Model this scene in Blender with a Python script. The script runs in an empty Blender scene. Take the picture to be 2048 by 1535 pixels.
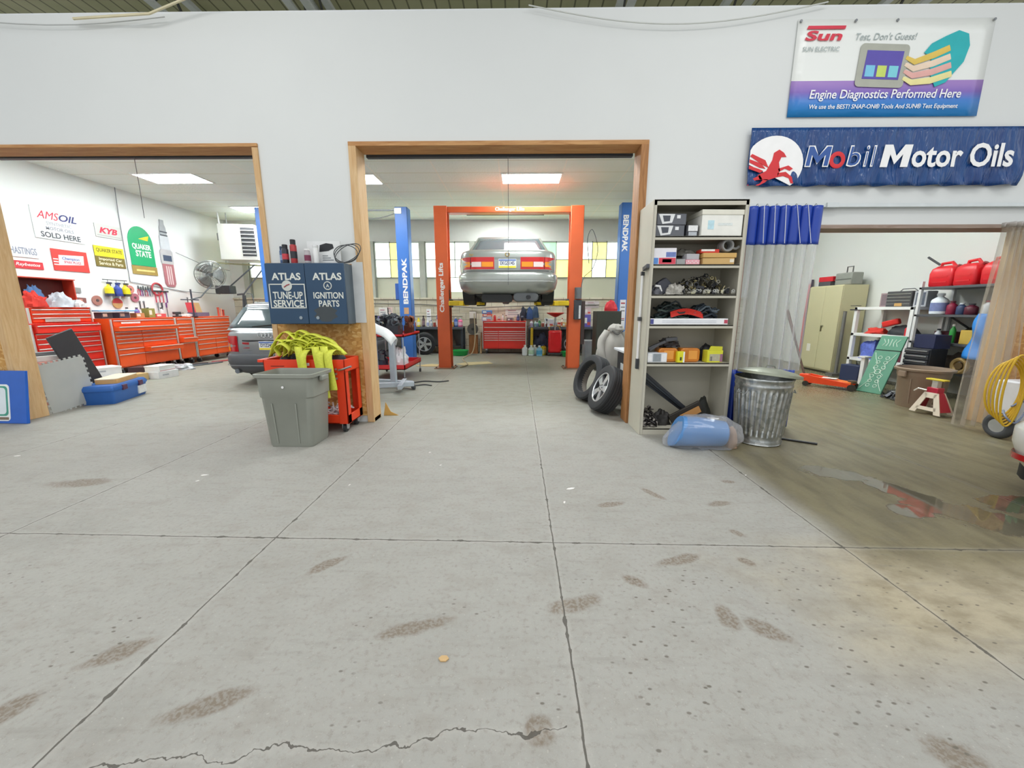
import bpy, bmesh, math, random
from math import radians as R, sin, cos, pi
from mathutils import Vector, Matrix, Euler
SC = bpy.context.scene
COL = SC.collection
# ---------------------------------------------------------------- camera, world, exposure
cd = bpy.data.cameras.new('camera'); cam = bpy.data.objects.new('camera', cd); COL.objects.link(cam)
cd.sensor_width = 36.0; cd.lens = 36.0 * 776.0 / 2048.0; cd.clip_start = .05; cd.clip_end = 200
cam.location = (0, 0, 1.32); cam.rotation_euler = (R(90 - 10.9), 0, R(.8))
SC.camera = cam
SC.view_settings.view_transform = 'Standard'; SC.view_settings.look = 'None'
SC.view_settings.gamma = 1.0; SC.view_settings.use_curve_mapping = False
SC.view_settings.exposure = 0.0
w = bpy.data.worlds.new('daylight'); SC.world = w; w.use_nodes = True
w.node_tree.nodes['Background'].inputs[0].default_value = (.95, .98, 1.0, 1)
w.node_tree.nodes['Background'].inputs[1].default_value = WORLD_S = 0.9
LAMP_S = 40.0          # ceiling troffers of the service bays, seen and added
ADDED_LAMP_S = 40.0      # unseen area lamps added over the front bay
WIN_S = 2.2           # daylit panes of the back windows
try:
    SC.cycles.use_denoising = True; SC.cycles.max_bounces = 8; SC.cycles.transparent_max_bounces = 16
    SC.cycles.caustics_reflective = False; SC.cycles.caustics_refractive = False; SC.cycles.sample_clamp_indirect = 6
except Exception: pass
RND = random.Random(7)

# ---------------------------------------------------------------- materials
def lin(h):
    h = h.lstrip('#'); out = []
    for i in (0, 2, 4):
        c = int(h[i:i+2], 16) / 255
        out.append(c / 12.92 if c <= .04045 else ((c + .055) / 1.055) ** 2.4)
    return (*out, 1)
MC = {}
def M(h, rough=.5, metal=0.0, var=.12, scale=9.0, bump=0.0, trans=0.0, alpha=1.0, coat=0.0, emit=0.0):
    key = (h, rough, metal, var, scale, bump, trans, alpha, coat, emit)
    if key in MC: return MC[key]
    m = bpy.data.materials.new('surface_' + h); m.use_nodes = True; nt = m.node_tree; b = nt.nodes['Principled BSDF']
    c = lin(h); m.diffuse_color = c
    b.inputs['Roughness'].default_value = rough; b.inputs['Metallic'].default_value = metal
    b.inputs['Transmission Weight'].default_value = trans; b.inputs['Alpha'].default_value = alpha
    b.inputs['Coat Weight'].default_value = coat
    if emit:
        b.inputs['Emission Color'].default_value = c; b.inputs['Emission Strength'].default_value = emit
    b.inputs['Base Color'].default_value = c
    if var or bump:
        tc = nt.nodes.new('ShaderNodeTexCoord'); nz = nt.nodes.new('ShaderNodeTexNoise')
        nz.inputs['Scale'].default_value = scale; nz.inputs['Detail'].default_value = 4
        nt.links.new(tc.outputs['Object'], nz.inputs['Vector'])
        if var:
            mx = nt.nodes.new('ShaderNodeMix'); mx.data_type = 'RGBA'
            mx.inputs['A'].default_value = tuple(v * (1 - var) for v in c[:3]) + (1,)
            mx.inputs['B'].default_value = tuple(min(1, v * (1 + var)) for v in c[:3]) + (1,)
            nt.links.new(nz.outputs['Fac'], mx.inputs['Factor']); nt.links.new(mx.outputs['Result'], b.inputs['Base Color'])
        if bump:
            bp = nt.nodes.new('ShaderNodeBump'); bp.inputs['Strength'].default_value = bump; bp.inputs['Distance'].default_value = .01
            nt.links.new(nz.outputs['Fac'], bp.inputs['Height']); nt.links.new(bp.outputs['Normal'], b.inputs['Normal'])
    MC[key] = m
    return m
def lamp_mat(name, col, s):
    m = bpy.data.materials.new(name); m.use_nodes = True; b = m.node_tree.nodes['Principled BSDF']
    b.inputs['Base Color'].default_value = col; b.inputs['Emission Color'].default_value = col; b.inputs['Emission Strength'].default_value = s
    return m
class NT:
    """small node helper"""
    def __init__(s, name):
        s.m = bpy.data.materials.new(name); s.m.use_nodes = True; s.t = s.m.node_tree; s.b = s.t.nodes['Principled BSDF']
        s.pos = s.t.nodes.new('ShaderNodeNewGeometry').outputs['Position']
        s.obj = s.t.nodes.new('ShaderNodeTexCoord').outputs['Object']
    def link(s, a, b):
        if isinstance(a, bpy.types.NodeSocket): s.t.links.new(a, b)
        else: b.default_value = a
    def math(s, op, a, b=0.0, c=None, clamp=False):
        n = s.t.nodes.new('ShaderNodeMath'); n.operation = op; n.use_clamp = clamp
        s.link(a, n.inputs[0]); s.link(b, n.inputs[1])
        if c is not None: s.link(c, n.inputs[2])
        return n.outputs[0]
    def sep(s, v):
        n = s.t.nodes.new('ShaderNodeSeparateXYZ'); s.link(v, n.inputs[0]); return n.outputs
    def noise(s, v, scale, detail=4, rough=.5, dist=0.0, col=False):
        n = s.t.nodes.new('ShaderNodeTexNoise'); s.link(v, n.inputs['Vector'])
        n.inputs['Scale'].default_value = scale; n.inputs['Detail'].default_value = detail
        n.inputs['Roughness'].default_value = rough; n.inputs['Distortion'].default_value = dist
        return n.outputs['Color' if col else 'Fac']
    def vor(s, v, scale, out='Color', feat='F1'):
        n = s.t.nodes.new('ShaderNodeTexVoronoi'); n.feature = feat; s.link(v, n.inputs['Vector']); n.inputs['Scale'].default_value = scale
        return n.outputs[out]
    def mapping(s, v, loc=(0, 0, 0), rot=(0, 0, 0), sc=(1, 1, 1)):
        n = s.t.nodes.new('ShaderNodeMapping'); s.link(v, n.inputs[0]); n.inputs[1].default_value = loc; n.inputs[2].default_value = rot; n.inputs[3].default_value = sc
        return n.outputs[0]
    def sstep(s, v, a, b):
        n = s.t.nodes.new('ShaderNodeMapRange'); n.interpolation_type = 'SMOOTHSTEP'; s.link(v, n.inputs['Value'])
        n.inputs['From Min'].default_value = a; n.inputs['From Max'].default_value = b
        return n.outputs[0]
    def mix(s, f, a, b, mode='MIX'):
        n = s.t.nodes.new('ShaderNodeMix'); n.data_type = 'RGBA'; n.blend_type = mode
        s.link(f, n.inputs['Factor']); s.link(a, n.inputs['A']); s.link(b, n.inputs['B']); return n.outputs['Result']
    def ramp(s, f, stops):
        n = s.t.nodes.new('ShaderNodeValToRGB'); s.link(f, n.inputs[0]); e = n.color_ramp.elements
        e[0].position, e[0].color = stops[0]; e[1].position, e[1].color = stops[-1]
        for p, c in stops[1:-1]:
            x = e.new(p); x.color = c
        return n.outputs[0]
    def bump(s, h, st=.3, d=.01):
        n = s.t.nodes.new('ShaderNodeBump'); n.inputs['Strength'].default_value = st; n.inputs['Distance'].default_value = d
        s.link(h, n.inputs['Height']); s.link(n.outputs[0], s.b.inputs['Normal'])

def wood_mat(name, c1, c2, axis='z', rough=.6):
    n = NT(name); sc = {'z': (9, 9, .8), 'x': (.8, 9, 9), 'y': (9, .8, 9)}[axis]
    v = n.mapping(n.obj, sc=sc); f = n.noise(v, 3.0, 6, .6, 1.2)
    n.link(n.ramp(f, [(.3, lin(c1)), (.7, lin(c2))]), n.b.inputs['Base Color']); n.b.inputs['Roughness'].default_value = rough
    n.bump(f, .15)
    return n.m
def osb_mat(name, c1, c2, c3):
    n = NT(name); wv = n.mapping(n.obj, sc=(1, 1, 1.6))
    d = n.noise(wv, 6.0, 3, .5, 0, True)
    v = n.mix(.12, wv, d)
    f = n.sep(n.vor(v, 26.0))[0]
    g = n.noise(n.obj, 2.2, 3)
    c = n.ramp(f, [(.0, lin(c1)), (.5, lin(c2)), (1., lin(c3))])
    c = n.mix(n.sstep(g, .45, .75), c, n.mix(.5, c, lin(c1)))
    n.link(c, n.b.inputs['Base Color']); n.b.inputs['Roughness'].default_value = .65; n.bump(f, .2)
    return n.m

# ---------------------------------------------------------------- mesh builder
class MB:
    def __init__(s): s.v = []; s.f = []; s.mi = []
    def add(s, vs, fs, mi=0, mat=None):
        o = len(s.v)
        s.v += [tuple(mat @ Vector(p)) if mat is not None else tuple(p) for p in vs]
        s.f += [tuple(i + o for i in f) for f in fs]; s.mi += [mi] * len(fs)
        return s
    def box(s, x0, x1, y0, y1, z0, z1, mi=0, mat=None):
        return s.add([(x0, y0, z0), (x1, y0, z0), (x1, y1, z0), (x0, y1, z0), (x0, y0, z1), (x1, y0, z1), (x1, y1, z1), (x0, y1, z1)],
                     [(0, 3, 2, 1), (4, 5, 6, 7), (0, 1, 5, 4), (1, 2, 6, 5), (2, 3, 7, 6), (3, 0, 4, 7)], mi, mat)
    def cb(s, c, size, rot=(0, 0, 0), mi=0):
        x, y, z = (q / 2 for q in size)
        return s.box(-x, x, -y, y, -z, z, mi, Matrix.Translation(c) @ Euler(rot).to_matrix().to_4x4())
    def cyl(s, p0, p1, r0, r1=None, n=16, mi=0):
        r1 = r0 if r1 is None else r1
        p0, p1 = Vector(p0), Vector(p1); d = (p1 - p0).normalized()
        a = d.orthogonal().normalized(); b = d.cross(a)
        ring = lambda p, r: [p + (a * cos(2 * pi * i / n) + b * sin(2 * pi * i / n)) * r for i in range(n)]
        vs = ring(p0, r0) + ring(p1, r1)
        fs = [(i, (i + 1) % n, n + (i + 1) % n, n + i) for i in range(n)] + [tuple(range(n - 1, -1, -1)), tuple(range(n, 2 * n))]
        return s.add(vs, fs, mi)
    def bar(s, p0, p1, wd, th, mi=0, up=(0, 0, 1)):
        p0, p1 = Vector(p0), Vector(p1); d = p1 - p0; L = d.length; d.normalize()
        u = Vector(up)
        if abs(d.dot(u)) > .98: u = Vector((0, 1, 0))
        sx = d.cross(u).normalized(); uz = sx.cross(d)
        m = Matrix((sx, d, uz)).transposed().to_4x4(); m.translation = p0
        return s.box(-wd / 2, wd / 2, 0, L, -th / 2, th / 2, mi, m)
    def tube(s, pts, r, n=8, closed=False, mi=0):
        P = [Vector(p) for p in pts]; k = len(P); rs = r if isinstance(r, (list, tuple)) else [r] * k
        tg = []
        for i in range(k):
            a = P[i - 1] if (i or closed) else P[i]; b = P[(i + 1) % k] if (i < k - 1 or closed) else P[i]
            t = b - a; tg.append(t.normalized() if t.length > 1e-9 else Vector((0, 0, 1)))
        u = tg[0].orthogonal().normalized(); vs = []
        for i in range(k):
            u = u - tg[i] * u.dot(tg[i])
            u = u.normalized() if u.length > 1e-6 else tg[i].orthogonal().normalized()
            w_ = tg[i].cross(u)
            vs += [P[i] + (u * cos(2 * pi * j / n) + w_ * sin(2 * pi * j / n)) * rs[i] for j in range(n)]
        fs = []
        for i in range(k if closed else k - 1):
            a, b = i * n, ((i + 1) % k) * n
            fs += [(a + j, a + (j + 1) % n, b + (j + 1) % n, b + j) for j in range(n)]
        if not closed: fs += [tuple(range(n - 1, -1, -1)), tuple(range((k - 1) * n, k * n))]
        return s.add(vs, fs, mi)
    def lathe(s, prof, c=(0, 0, 0), n=24, mi=0, mat=None, caps=True):
        vs = []; k = len(prof)
        for r, z in prof: vs += [(c[0] + r * cos(2 * pi * j / n), c[1] + r * sin(2 * pi * j / n), c[2] + z) for j in range(n)]
        fs = []
        for i in range(k - 1): fs += [(i * n + j, i * n + (j + 1) % n, (i + 1) * n + (j + 1) % n, (i + 1) * n + j) for j in range(n)]
        if caps: fs += [tuple(range(n - 1, -1, -1)), tuple(range((k - 1) * n, k * n))]
        return s.add(vs, fs, mi, mat)
    def prism(s, poly, ax, d0, d1, mi=0, mat=None):
        f = {'x': lambda a, b, d: (d, a, b), 'y': lambda a, b, d: (a, d, b), 'z': lambda a, b, d: (a, b, d)}[ax]
        n = len(poly); vs = [f(a, b, d0) for a, b in poly] + [f(a, b, d1) for a, b in poly]
        return s.add(vs, [(i, (i + 1) % n, n + (i + 1) % n, n + i) for i in range(n)] + [tuple(range(n - 1, -1, -1)), tuple(range(n, 2 * n))], mi, mat)
    def loft(s, rings, mi=0, caps=True, mat=None):
        n = len(rings[0]); vs = [p for r in rings for p in r]; fs = []
        for i in range(len(rings) - 1): fs += [(i * n + j, i * n + (j + 1) % n, (i + 1) * n + (j + 1) % n, (i + 1) * n + j) for j in range(n)]
        if caps: fs += [tuple(range(n - 1, -1, -1)), tuple(range((len(rings) - 1) * n, len(rings) * n))]
        return s.add(vs, fs, mi, mat)
    def sph(s, c, r, n=16, k=10, mi=0, fn=None, mat=None):
        r = r if isinstance(r, (list, tuple)) else (r, r, r); rings = []
        for i in range(k + 1):
            t = -pi / 2 + pi * i / k; rr = max(cos(t), .02)
            ring = []
            for j in range(n):
                d = Vector((rr * cos(2 * pi * j / n), rr * sin(2 * pi * j / n), sin(t)))
                q = fn(d) if fn else 1
                ring.append((c[0] + d.x * r[0] * q, c[1] + d.y * r[1] * q, c[2] + d.z * r[2] * q))
            rings.append(ring)
        return s.loft(rings, mi, True, mat)
    def torus(s, c, R_, r, ax='z', n=32, k=10, mi=0, mat=None):
        pts = []
        for i in range(n):
            a, b = R_ * cos(2 * pi * i / n), R_ * sin(2 * pi * i / n)
            p = {'z': (a, b, 0), 'y': (a, 0, b), 'x': (0, a, b)}[ax]; pts.append(Vector(p) + Vector(c))
        return s.tube(pts, r, k, True, mi)
    def grid(s, fn, nu, nv, mi=0):
        vs = [fn(i / nu, j / nv) for i in range(nu + 1) for j in range(nv + 1)]
        fs = [(i * (nv + 1) + j, (i + 1) * (nv + 1) + j, (i + 1) * (nv + 1) + j + 1, i * (nv + 1) + j + 1) for i in range(nu) for j in range(nv)]
        return s.add(vs, fs, mi)
    def build(s, name, mats, parent=None, bev=0.0, smooth=True, seg=2, thick=0.0, loc=None, rot=None, ang=38):
        me = bpy.data.meshes.new(name); me.from_pydata([tuple(p) for p in s.v], [], s.f)
        mats = mats if isinstance(mats, (list, tuple)) else [mats]
        for m in mats: me.materials.append(m)
        me.polygons.foreach_set('material_index', s.mi); me.update()
        bm = bmesh.new(); bm.from_mesh(me); bmesh.ops.recalc_face_normals(bm, faces=bm.faces); bm.to_mesh(me); bm.free()
        if smooth:
            me.polygons.foreach_set('use_smooth', [True] * len(me.polygons)); me.set_sharp_from_angle(angle=R(ang))
        o = bpy.data.objects.new(name, me); COL.objects.link(o)
        if parent is not None: o.parent = parent
        if loc is not None: o.location = loc
        if rot is not None: o.rotation_euler = rot
        if thick:
            q = o.modifiers.new('thickness', 'SOLIDIFY'); q.thickness = thick; q.offset = 0
        if bev:
            q = o.modifiers.new('edges', 'BEVEL'); q.width = bev; q.segments = seg; q.limit_method = 'ANGLE'; q.angle_limit = R(40)
        return o
def tag(o, label, cat, group=None, kind=None):
    o['label'] = label; o['category'] = cat
    if group: o['group'] = group
    if kind: o['kind'] = kind
    return o
def T(name, label, cat, loc=(0, 0, 0), rz=0.0, group=None):
    o = bpy.data.objects.new(name, None); COL.objects.link(o); o.empty_display_size = .1
    o.location = loc; o.rotation_euler = (0, 0, R(rz)); return tag(o, label, cat, group)
def S(o):
    o['kind'] = 'structure'; return o
def kids(o): return [c for c in COL.objects if c.parent == o]
def dup(o, loc=None, rz=None, label=None, parent=None, group=None):
    c = o.copy(); COL.objects.link(c)
    if parent is not None: c.parent = parent
    if loc is not None: c.location = loc
    if rz is not None: c.rotation_euler = (c.rotation_euler[0], c.rotation_euler[1], R(rz))
    if label: c['label'] = label
    if group: c['group'] = group
    for ch in kids(o): dup(ch, parent=c)
    return c
def txt(body, parent, loc, rot, wd, ht, mat, bold=0.0, shear=0.0, thick=.0015, name='lettering', vertical=False, spacing=1.0):
    cu = bpy.data.curves.new(name, 'FONT'); cu.body = body; cu.offset = bold; cu.shear = shear; cu.extrude = .01; cu.resolution_u = 3; cu.space_character = spacing
    t = bpy.data.objects.new('tmp', cu); COL.objects.link(t)
    dg = bpy.context.evaluated_depsgraph_get(); me = bpy.data.meshes.new_from_object(t.evaluated_get(dg))
    bpy.data.objects.remove(t); bpy.data.curves.remove(cu)
    xs = [v.co.x for v in me.vertices]; ys = [v.co.y for v in me.vertices]
    x0, x1, y0, y1 = min(xs), max(xs), min(ys), max(ys)
    sx = wd / (x1 - x0); sy = ht / (y1 - y0)
    for v in me.vertices: v.co = ((v.co.x - (x0 + x1) / 2) * sx, (v.co.y - (y0 + y1) / 2) * sy, (thick if v.co.z > 0 else 0))
    me.materials.clear(); me.materials.append(mat)
    me.name = name; o = bpy.data.objects.new(name, me); COL.objects.link(o); o.parent = parent; o.location = loc; o.rotation_euler = rot
    return o
FR = (R(90), 0, 0)            # on faces that look toward -Y
LW = (R(90), 0, R(90))        # on faces that look toward +X
RW = (R(90), 0, R(-90))       # on faces that look toward -X
def lumpfn(seed, amp=.25, freq=2.0):
    from mathutils import noise
    o = Vector((seed * 3.7, seed * 1.3, seed * 5.1))
    return lambda d: 1 + amp * noise.noise(d * freq + o) + amp * .45 * noise.noise(d * freq * 2.7 + o)
def heap(seed, wx, wy, h, amp=.3, freq=2.2, n=28, k=16):
    """a soft heap that rests flat on z=0"""
    f = lumpfn(seed, amp, freq); m = MB(); m.sph((0, 0, 0), (wx / 2, wy / 2, h), n, k, 0, f)
    m.v = [(x, y, max(z, 0)) for x, y, z in m.v]
    return m
def rrect(x0, x1, y0, y1, r, n=5):
    out = []
    for cx, cy, a in ((x1 - r, y1 - r, 0), (x0 + r, y1 - r, 90), (x0 + r, y0 + r, 180), (x1 - r, y0 + r, 270)):
        out += [(cx + r * cos(R(a + 90 * i / n)), cy + r * sin(R(a + 90 * i / n))) for i in range(n + 1)]
    return out
# small repeated kinds of goods
def bottle(name, label, cat, loc, r, h, col, cap, band=None, group=None, neck=.4, rz=0, mat=None):
    t = T(name, label, cat, loc, rz, group)
    MB().lathe([(r * .9, 0), (r, .01), (r, h * .62), (r * .9, h * .7), (r * neck, h * .84), (r * neck, h * .9)], n=16).build('body', mat or M(col, .35), t)
    MB().lathe([(r * (neck + .12), h * .88), (r * (neck + .12), h * .99), (r * neck * .8, h)], n=14).build('cap', M(cap, .4), t)
    if band: MB().lathe([(r * 1.012, h * .15), (r * 1.012, h * .55)], n=16, caps=False).build('paper_label', M(band, .5, var=.25, scale=30), t)
    return t
def spray(name, label, loc, r, h, col, cap, band=None, cat='spray can', group=None):
    t = T(name, label, cat, loc, 0, group)
    MB().lathe([(r * .95, 0), (r, .006), (r, h * .74), (r * .8, h * .79)], n=18).build('body', M(col, .3, .2), t)
    MB().lathe([(r * .82, h * .78), (r * .82, h * .98), (r * .7, h)], n=18).build('cap', M(cap, .4), t)
    if band: MB().lathe([(r * 1.015, h * .2), (r * 1.015, h * .5)], n=18, caps=False).build('paper_label', M(band, .45, var=.3, scale=40), t)
    return t
def carton(name, label, loc, size, col, rz=0, face=None, cat='box', group=None, lid=None, rot=None):
    t = T(name, label, cat, loc, rz, group)
    if rot: t.rotation_euler = rot
    x, y, z = size
    MB().box(-x / 2, x / 2, -y / 2, y / 2, 0, z).build('carton_body' if name == 'carton' else 'body', M(col, .6), t, bev=.004)
    if face:
        for i, (fc, u0, u1, v0, v1) in enumerate(face):
            MB().box(-x / 2 + u0 * x, -x / 2 + u1 * x, -y / 2 - .0015, -y / 2 + .001, v0 * z, v1 * z).build('printed_panel', M(fc, .5, var=.2, scale=35), t)
    if lid: MB().box(-x / 2 - .006, x / 2 + .006, -y / 2 - .006, y / 2 + .006, z * .82, z + .004).build('lid', M(lid, .6), t, bev=.003)
    return t

# ================================================================ the setting
WHITE = M('#dcdfde', .6, var=.03, scale=1.5)
# floor: worn concrete slab with sawn joints, damp patch, puddle, oily footprints
def floor_material():
    n = NT('worn_concrete'); P = n.pos
    px, py, pz = n.sep(P)
    wob = n.noise(P, 9.0, 4); wob2 = n.noise(P, 1.3, 3); wl = n.math('MULTIPLY', n.math('SUBTRACT', wob, .5), .03)
    big = n.noise(P, .8, 6, .6); mid = n.noise(n.mapping(P, sc=(1, 1.6, 1)), 5.0, 8, .65); fine = n.noise(P, 45, 5, .7)
    c = n.ramp(n.noise(P, .8, 9, .72), [(.3, lin('#9b9a94')), (.52, lin('#a4a39d')), (.72, lin('#95948e'))])
    c = n.mix(n.math('MULTIPLY', n.sstep(mid, .45, .72), .6), c, lin('#96928a'))
    c = n.mix(n.math('MULTIPLY', n.sstep(fine, .5, .7), .55), c, lin('#857f75'))
    c = n.mix(n.math('MULTIPLY', n.sstep(n.noise(P, 90, 2), .6, .8), .35), c, lin('#d8d5cf'))
    # olive-brown floor of the service bays
    inner = n.sstep(n.math('ADD', py, n.math('MULTIPLY', wob2, 1.5)), 3.6, 7.2)
    c = n.mix(inner, c, n.mix(n.sstep(mid, .4, .7), lin('#95948a'), lin('#8b897b')))
    # ochre bloom and damp brown zone on the right
    wx = n.math('ADD', px, n.math('MULTIPLY', n.math('SUBTRACT', big, .5), 1.2))
    och = n.math('MULTIPLY', n.sstep(n.math('ADD', wx, n.math('MULTIPLY', n.math('SUBTRACT', wob2, .5), 1.5)), .95, 1.75), n.math('MULTIPLY', n.sstep(py, 2.2, 1.85), n.sstep(py, 1.05, 1.5)))
    c = n.mix(n.math('MULTIPLY', och, .75), c, n.mix(n.sstep(mid, .35, .7), lin('#b5a88a'), lin('#8f8263')))
    damp = n.math('MULTIPLY', n.sstep(n.math('ADD', px, wl), 1.75, 2.05), n.sstep(n.math('ADD', py, n.math('MULTIPLY', wob2, .35)), 1.75, 2.25))
    c = n.mix(n.math('MULTIPLY', damp, .9), c, n.mix(n.sstep(n.noise(n.mapping(P, sc=(3, .8, 1)), 3, 5), .35, .7), lin('#7d7557'), lin('#635b41')))
    # soft oil-darkened areas
    def ell(x, y, a, b, ang, lo=.6, hi=1.15, warp=.05):
        v = n.mapping(P, rot=(0, 0, -ang)); q = n.mapping(P)
        dx = n.math('SUBTRACT', px, x); dy = n.math('SUBTRACT', py, y)
        u = n.math('ADD', n.math('MULTIPLY', dx, cos(ang)), n.math('MULTIPLY', dy, sin(ang)))
        t = n.math('SUBTRACT', n.math('MULTIPLY', dy, cos(ang)), n.math('MULTIPLY', dx, sin(ang)))
        r = n.math('SQRT', n.math('ADD', n.math('POWER', n.math('ABSOLUTE', n.math('DIVIDE', u, a)), 2.0), n.math('POWER', n.math('ABSOLUTE', n.math('DIVIDE', t, b)), 2.0)))
        r = n.math('ADD', r, n.math('MULTIPLY', n.math('SUBTRACT', wob, .5), warp * 20))
        return n.sstep(r, hi, lo)
    acc = None
    for e in [(-1.04,1.08,.15,.045,.42),(-.43,1.41,.16,.04,.34),(-1.0,1.81,.12,.04,.77),(.87,1.88,.15,.04,.33),(.65,2.48,.11,.035,.27),(.99,2.64,.13,.03,-.97),(1.4,2.5,.1,.035,.26),(1.65,2.85,.06,.03,-.13),(1.32,2.14,.05,.03,-.98),(1.22,1.87,.05,.03,-.71),(.58,1.71,.07,.035,-.71),(.92,1.48,.08,.05,-1.6),(1.05,1.42,.1,.05,-.7),(.26,1.55,.13,.05,.33),(-1.56,1.27,.12,.05,.63),(-1.7,1.04,.08,.05,1.0),(-3.38,2.76,.24,.08,.12),(1.32,.95,.08,.06,-.6),(.07,1.01,.06,.05,-.57)]:
        k = ell(*e); acc = k if acc is None else n.math('MAXIMUM', acc, k)
    tread = n.math('ADD', .45, n.math('MULTIPLY', n.sstep(n.noise(P, 70, 3), .4, .6), .5))
    c = n.mix(n.math('MULTIPLY', acc, tread), c, lin('#7d7264'))
    # puddle
    pd = None
    for e in [(2.6,3.02,.26,.13,-.45),(2.83,2.68,.3,.13,-1.2),(2.95,2.4,.36,.16,-.5),(3.2,2.2,.42,.12,-.1),(2.62,2.42,.16,.1,.2),(3.42,2.52,.25,.14,.3)]:
        k = ell(*e, .85, 1.0, .055); pd = k if pd is None else n.math('MAXIMUM', pd, k)
    c = n.mix(n.math('MULTIPLY', pd, .6), c, lin('#5c584f'))
    # joints and cracks
    fx = n.math('ABSOLUTE', n.math('SUBTRACT', n.math('FRACT', n.math('DIVIDE', n.math('ADD', n.math('ADD', px, n.math('MULTIPLY', wl, .35)), 163 * .5 - .21 + .0), 1.63)), 0.5))
    fx = n.math('MULTIPLY', n.math('ABSOLUTE', n.math('SUBTRACT', .5, fx)), 1.63)
    return n, c, px, py, wl, wob, wob2, fine, mid, pd, damp, inner
n, c, px, py, wl, wob, wob2, fine, mid, pd, damp, inner = floor_material()
def near_line(v, x0, step):
    f = n.math('FRACT', n.math('ADD', n.math('DIVIDE', n.math('SUBTRACT', v, x0), step), 100.5))
    return n.math('MULTIPLY', n.math('ABSOLUTE', n.math('SUBTRACT', f, .5)), step)
jx = near_line(n.math('ADD', px, n.math('MULTIPLY', wl, .5)), .21, 1.63)
jy = near_line(n.math('ADD', n.math('ADD', py, n.math('MULTIPLY', px, .015)), n.math('MULTIPLY', wl, .5)), 2.03, 3.49)
jd = n.math('MINIMUM', jx, jy)
crk = n.math('ABSOLUTE', n.math('SUBTRACT', n.math('ADD', n.math('SUBTRACT', py, n.math('MULTIPLY', px, .09)), n.math('MULTIPLY', n.math('SUBTRACT', n.noise(n.pos, 3.2, 5, .6), .5), .28)), 1.0))
crk = n.math('ADD', crk, n.math('MULTIPLY', n.sstep(px, .16, .24), 1.0))
jd = n.math('MINIMUM', jd, n.math('ADD', crk, .0015))
chip = n.math('ADD', .0035, n.math('MULTIPLY', n.sstep(n.noise(n.pos, 14, 4), .5, .8), .012))
line = n.math('LESS_THAN', jd, chip)
edge = n.sstep(jd, .03, .004)
c = n.mix(n.math('MULTIPLY', edge, .12), c, lin('#d2cfc8'))
pit = n.math('MULTIPLY', n.sstep(n.vor(n.mapping(n.pos, sc=(1, 1.7, 1)), 17.0, 'Distance'), .19, .09), n.sstep(n.math('ADD', n.noise(n.pos, 2.6, 4), n.math('MULTIPLY', n.sstep(px, -.6, 1.6), .16)), .52, .64))
pit = n.math('MULTIPLY', pit, n.sstep(py, 2.3, 1.6))
c = n.mix(n.math('MULTIPLY', pit, .8), c, lin('#5f594f'))
strk = n.noise(n.mapping(n.pos, rot=(0, 0, R(-14)), sc=(1.2, 7, 1)), 2.2, 6, .65)
c = n.mix(n.math('MULTIPLY', n.sstep(strk, .54, .72), .28), c, lin('#7f7c74'))
c = n.mix(n.math('MULTIPLY', line, .85), c, lin('#4a463f'))
n.link(c, n.b.inputs['Base Color'])
ro = n.math('ADD', .62, n.math('MULTIPLY', fine, .2))
ro = n.math('SUBTRACT', ro, n.math('MULTIPLY', damp, .25)); ro = n.math('SUBTRACT', ro, n.math('MULTIPLY', inner, .2))
ro = n.math('MULTIPLY', ro, n.math('SUBTRACT', 1, n.math('MULTIPLY', pd, .97)))
n.link(ro, n.b.inputs['Roughness'])
hgt = n.math('ADD', n.math('MULTIPLY', fine, .35), n.math('ADD', n.math('MULTIPLY', n.noise(n.pos, 16, 6, .7), .7), n.math('MULTIPLY', line, -1.2)))
hgt = n.math('MULTIPLY', hgt, n.math('SUBTRACT', 1, pd))
n.bump(hgt, .55, .012)
S(MB().box(-14, 12, -7, 12.6, -.2, 0).build('floor', n.m, smooth=False))

OSB = osb_mat('strand_board', '#b5803f', '#cd9a52', '#e0b878'); OSBD = osb_mat('dark_strand_board', '#7d4c20', '#a0662f', '#b97f45')
STUD = wood_mat('jamb_lumber', '#c9a06e', '#dcbc8e', 'z'); STUDX = wood_mat('header_lumber', '#a9733f', '#cfa06a', 'x')
WF, WB, ZT = 4.45, 4.65, 4.215
m = MB()
for x0, x1, z0, z1 in [(-12, -5.95, 0, ZT), (-5.95, -2.78, 3.02, ZT), (-2.78, -1.73, 0, ZT), (-1.73, 1.32, 3.0, ZT), (1.32, 2.45, 0, ZT), (2.45, 5.52, 2.2, ZT), (5.52, 10, 0, ZT)]:
    m.box(x0, x1, WF, WB, z0, z1)
S(m.build('wall_front', WHITE, smooth=False))
# strand board skirts and lumber round the openings
S(MB().box(-2.77, -1.78, WF - .013, WF, .08, 1.81).build('trim_1', OSB))
S(MB().box(-12, -6.0, WF - .013, WF, 0, 1.81).build('trim_2', OSB))
S(MB().box(1.36, 2.44, WF - .013, WF, .05, 1.81).build('trim_3', OSBD))
S(MB().box(5.57, 10, WF - .013, WF, .05, 1.81).build('trim_4', OSB))
S(MB().box(-1.78, -1.7, WF - .02, WB + .02, 0, 3.0).box(-1.73, -1.70, WF, WB, 0, .05).build('trim_5', STUD, bev=.004))
S(MB().box(1.28, 1.36, WF - .02, WB + .02, 0, 3.0).build('trim_6', wood_mat('dark_jamb', '#8a5a30', '#b98552', 'z'), bev=.004))
S(MB().box(-1.78, 1.36, WF - .02, WB + .02, 2.995, 3.04).build('trim_7', STUDX, bev=.004))
S(MB().box(-6.0, -5.92, WF - .02, WB + .02, 0, 3.0).build('trim_8', STUD, bev=.004))
S(MB().box(-6.0, -2.74, WF - .02, WB + .02, 2.995, 3.03).build('trim_9', STUDX, bev=.004))
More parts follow.
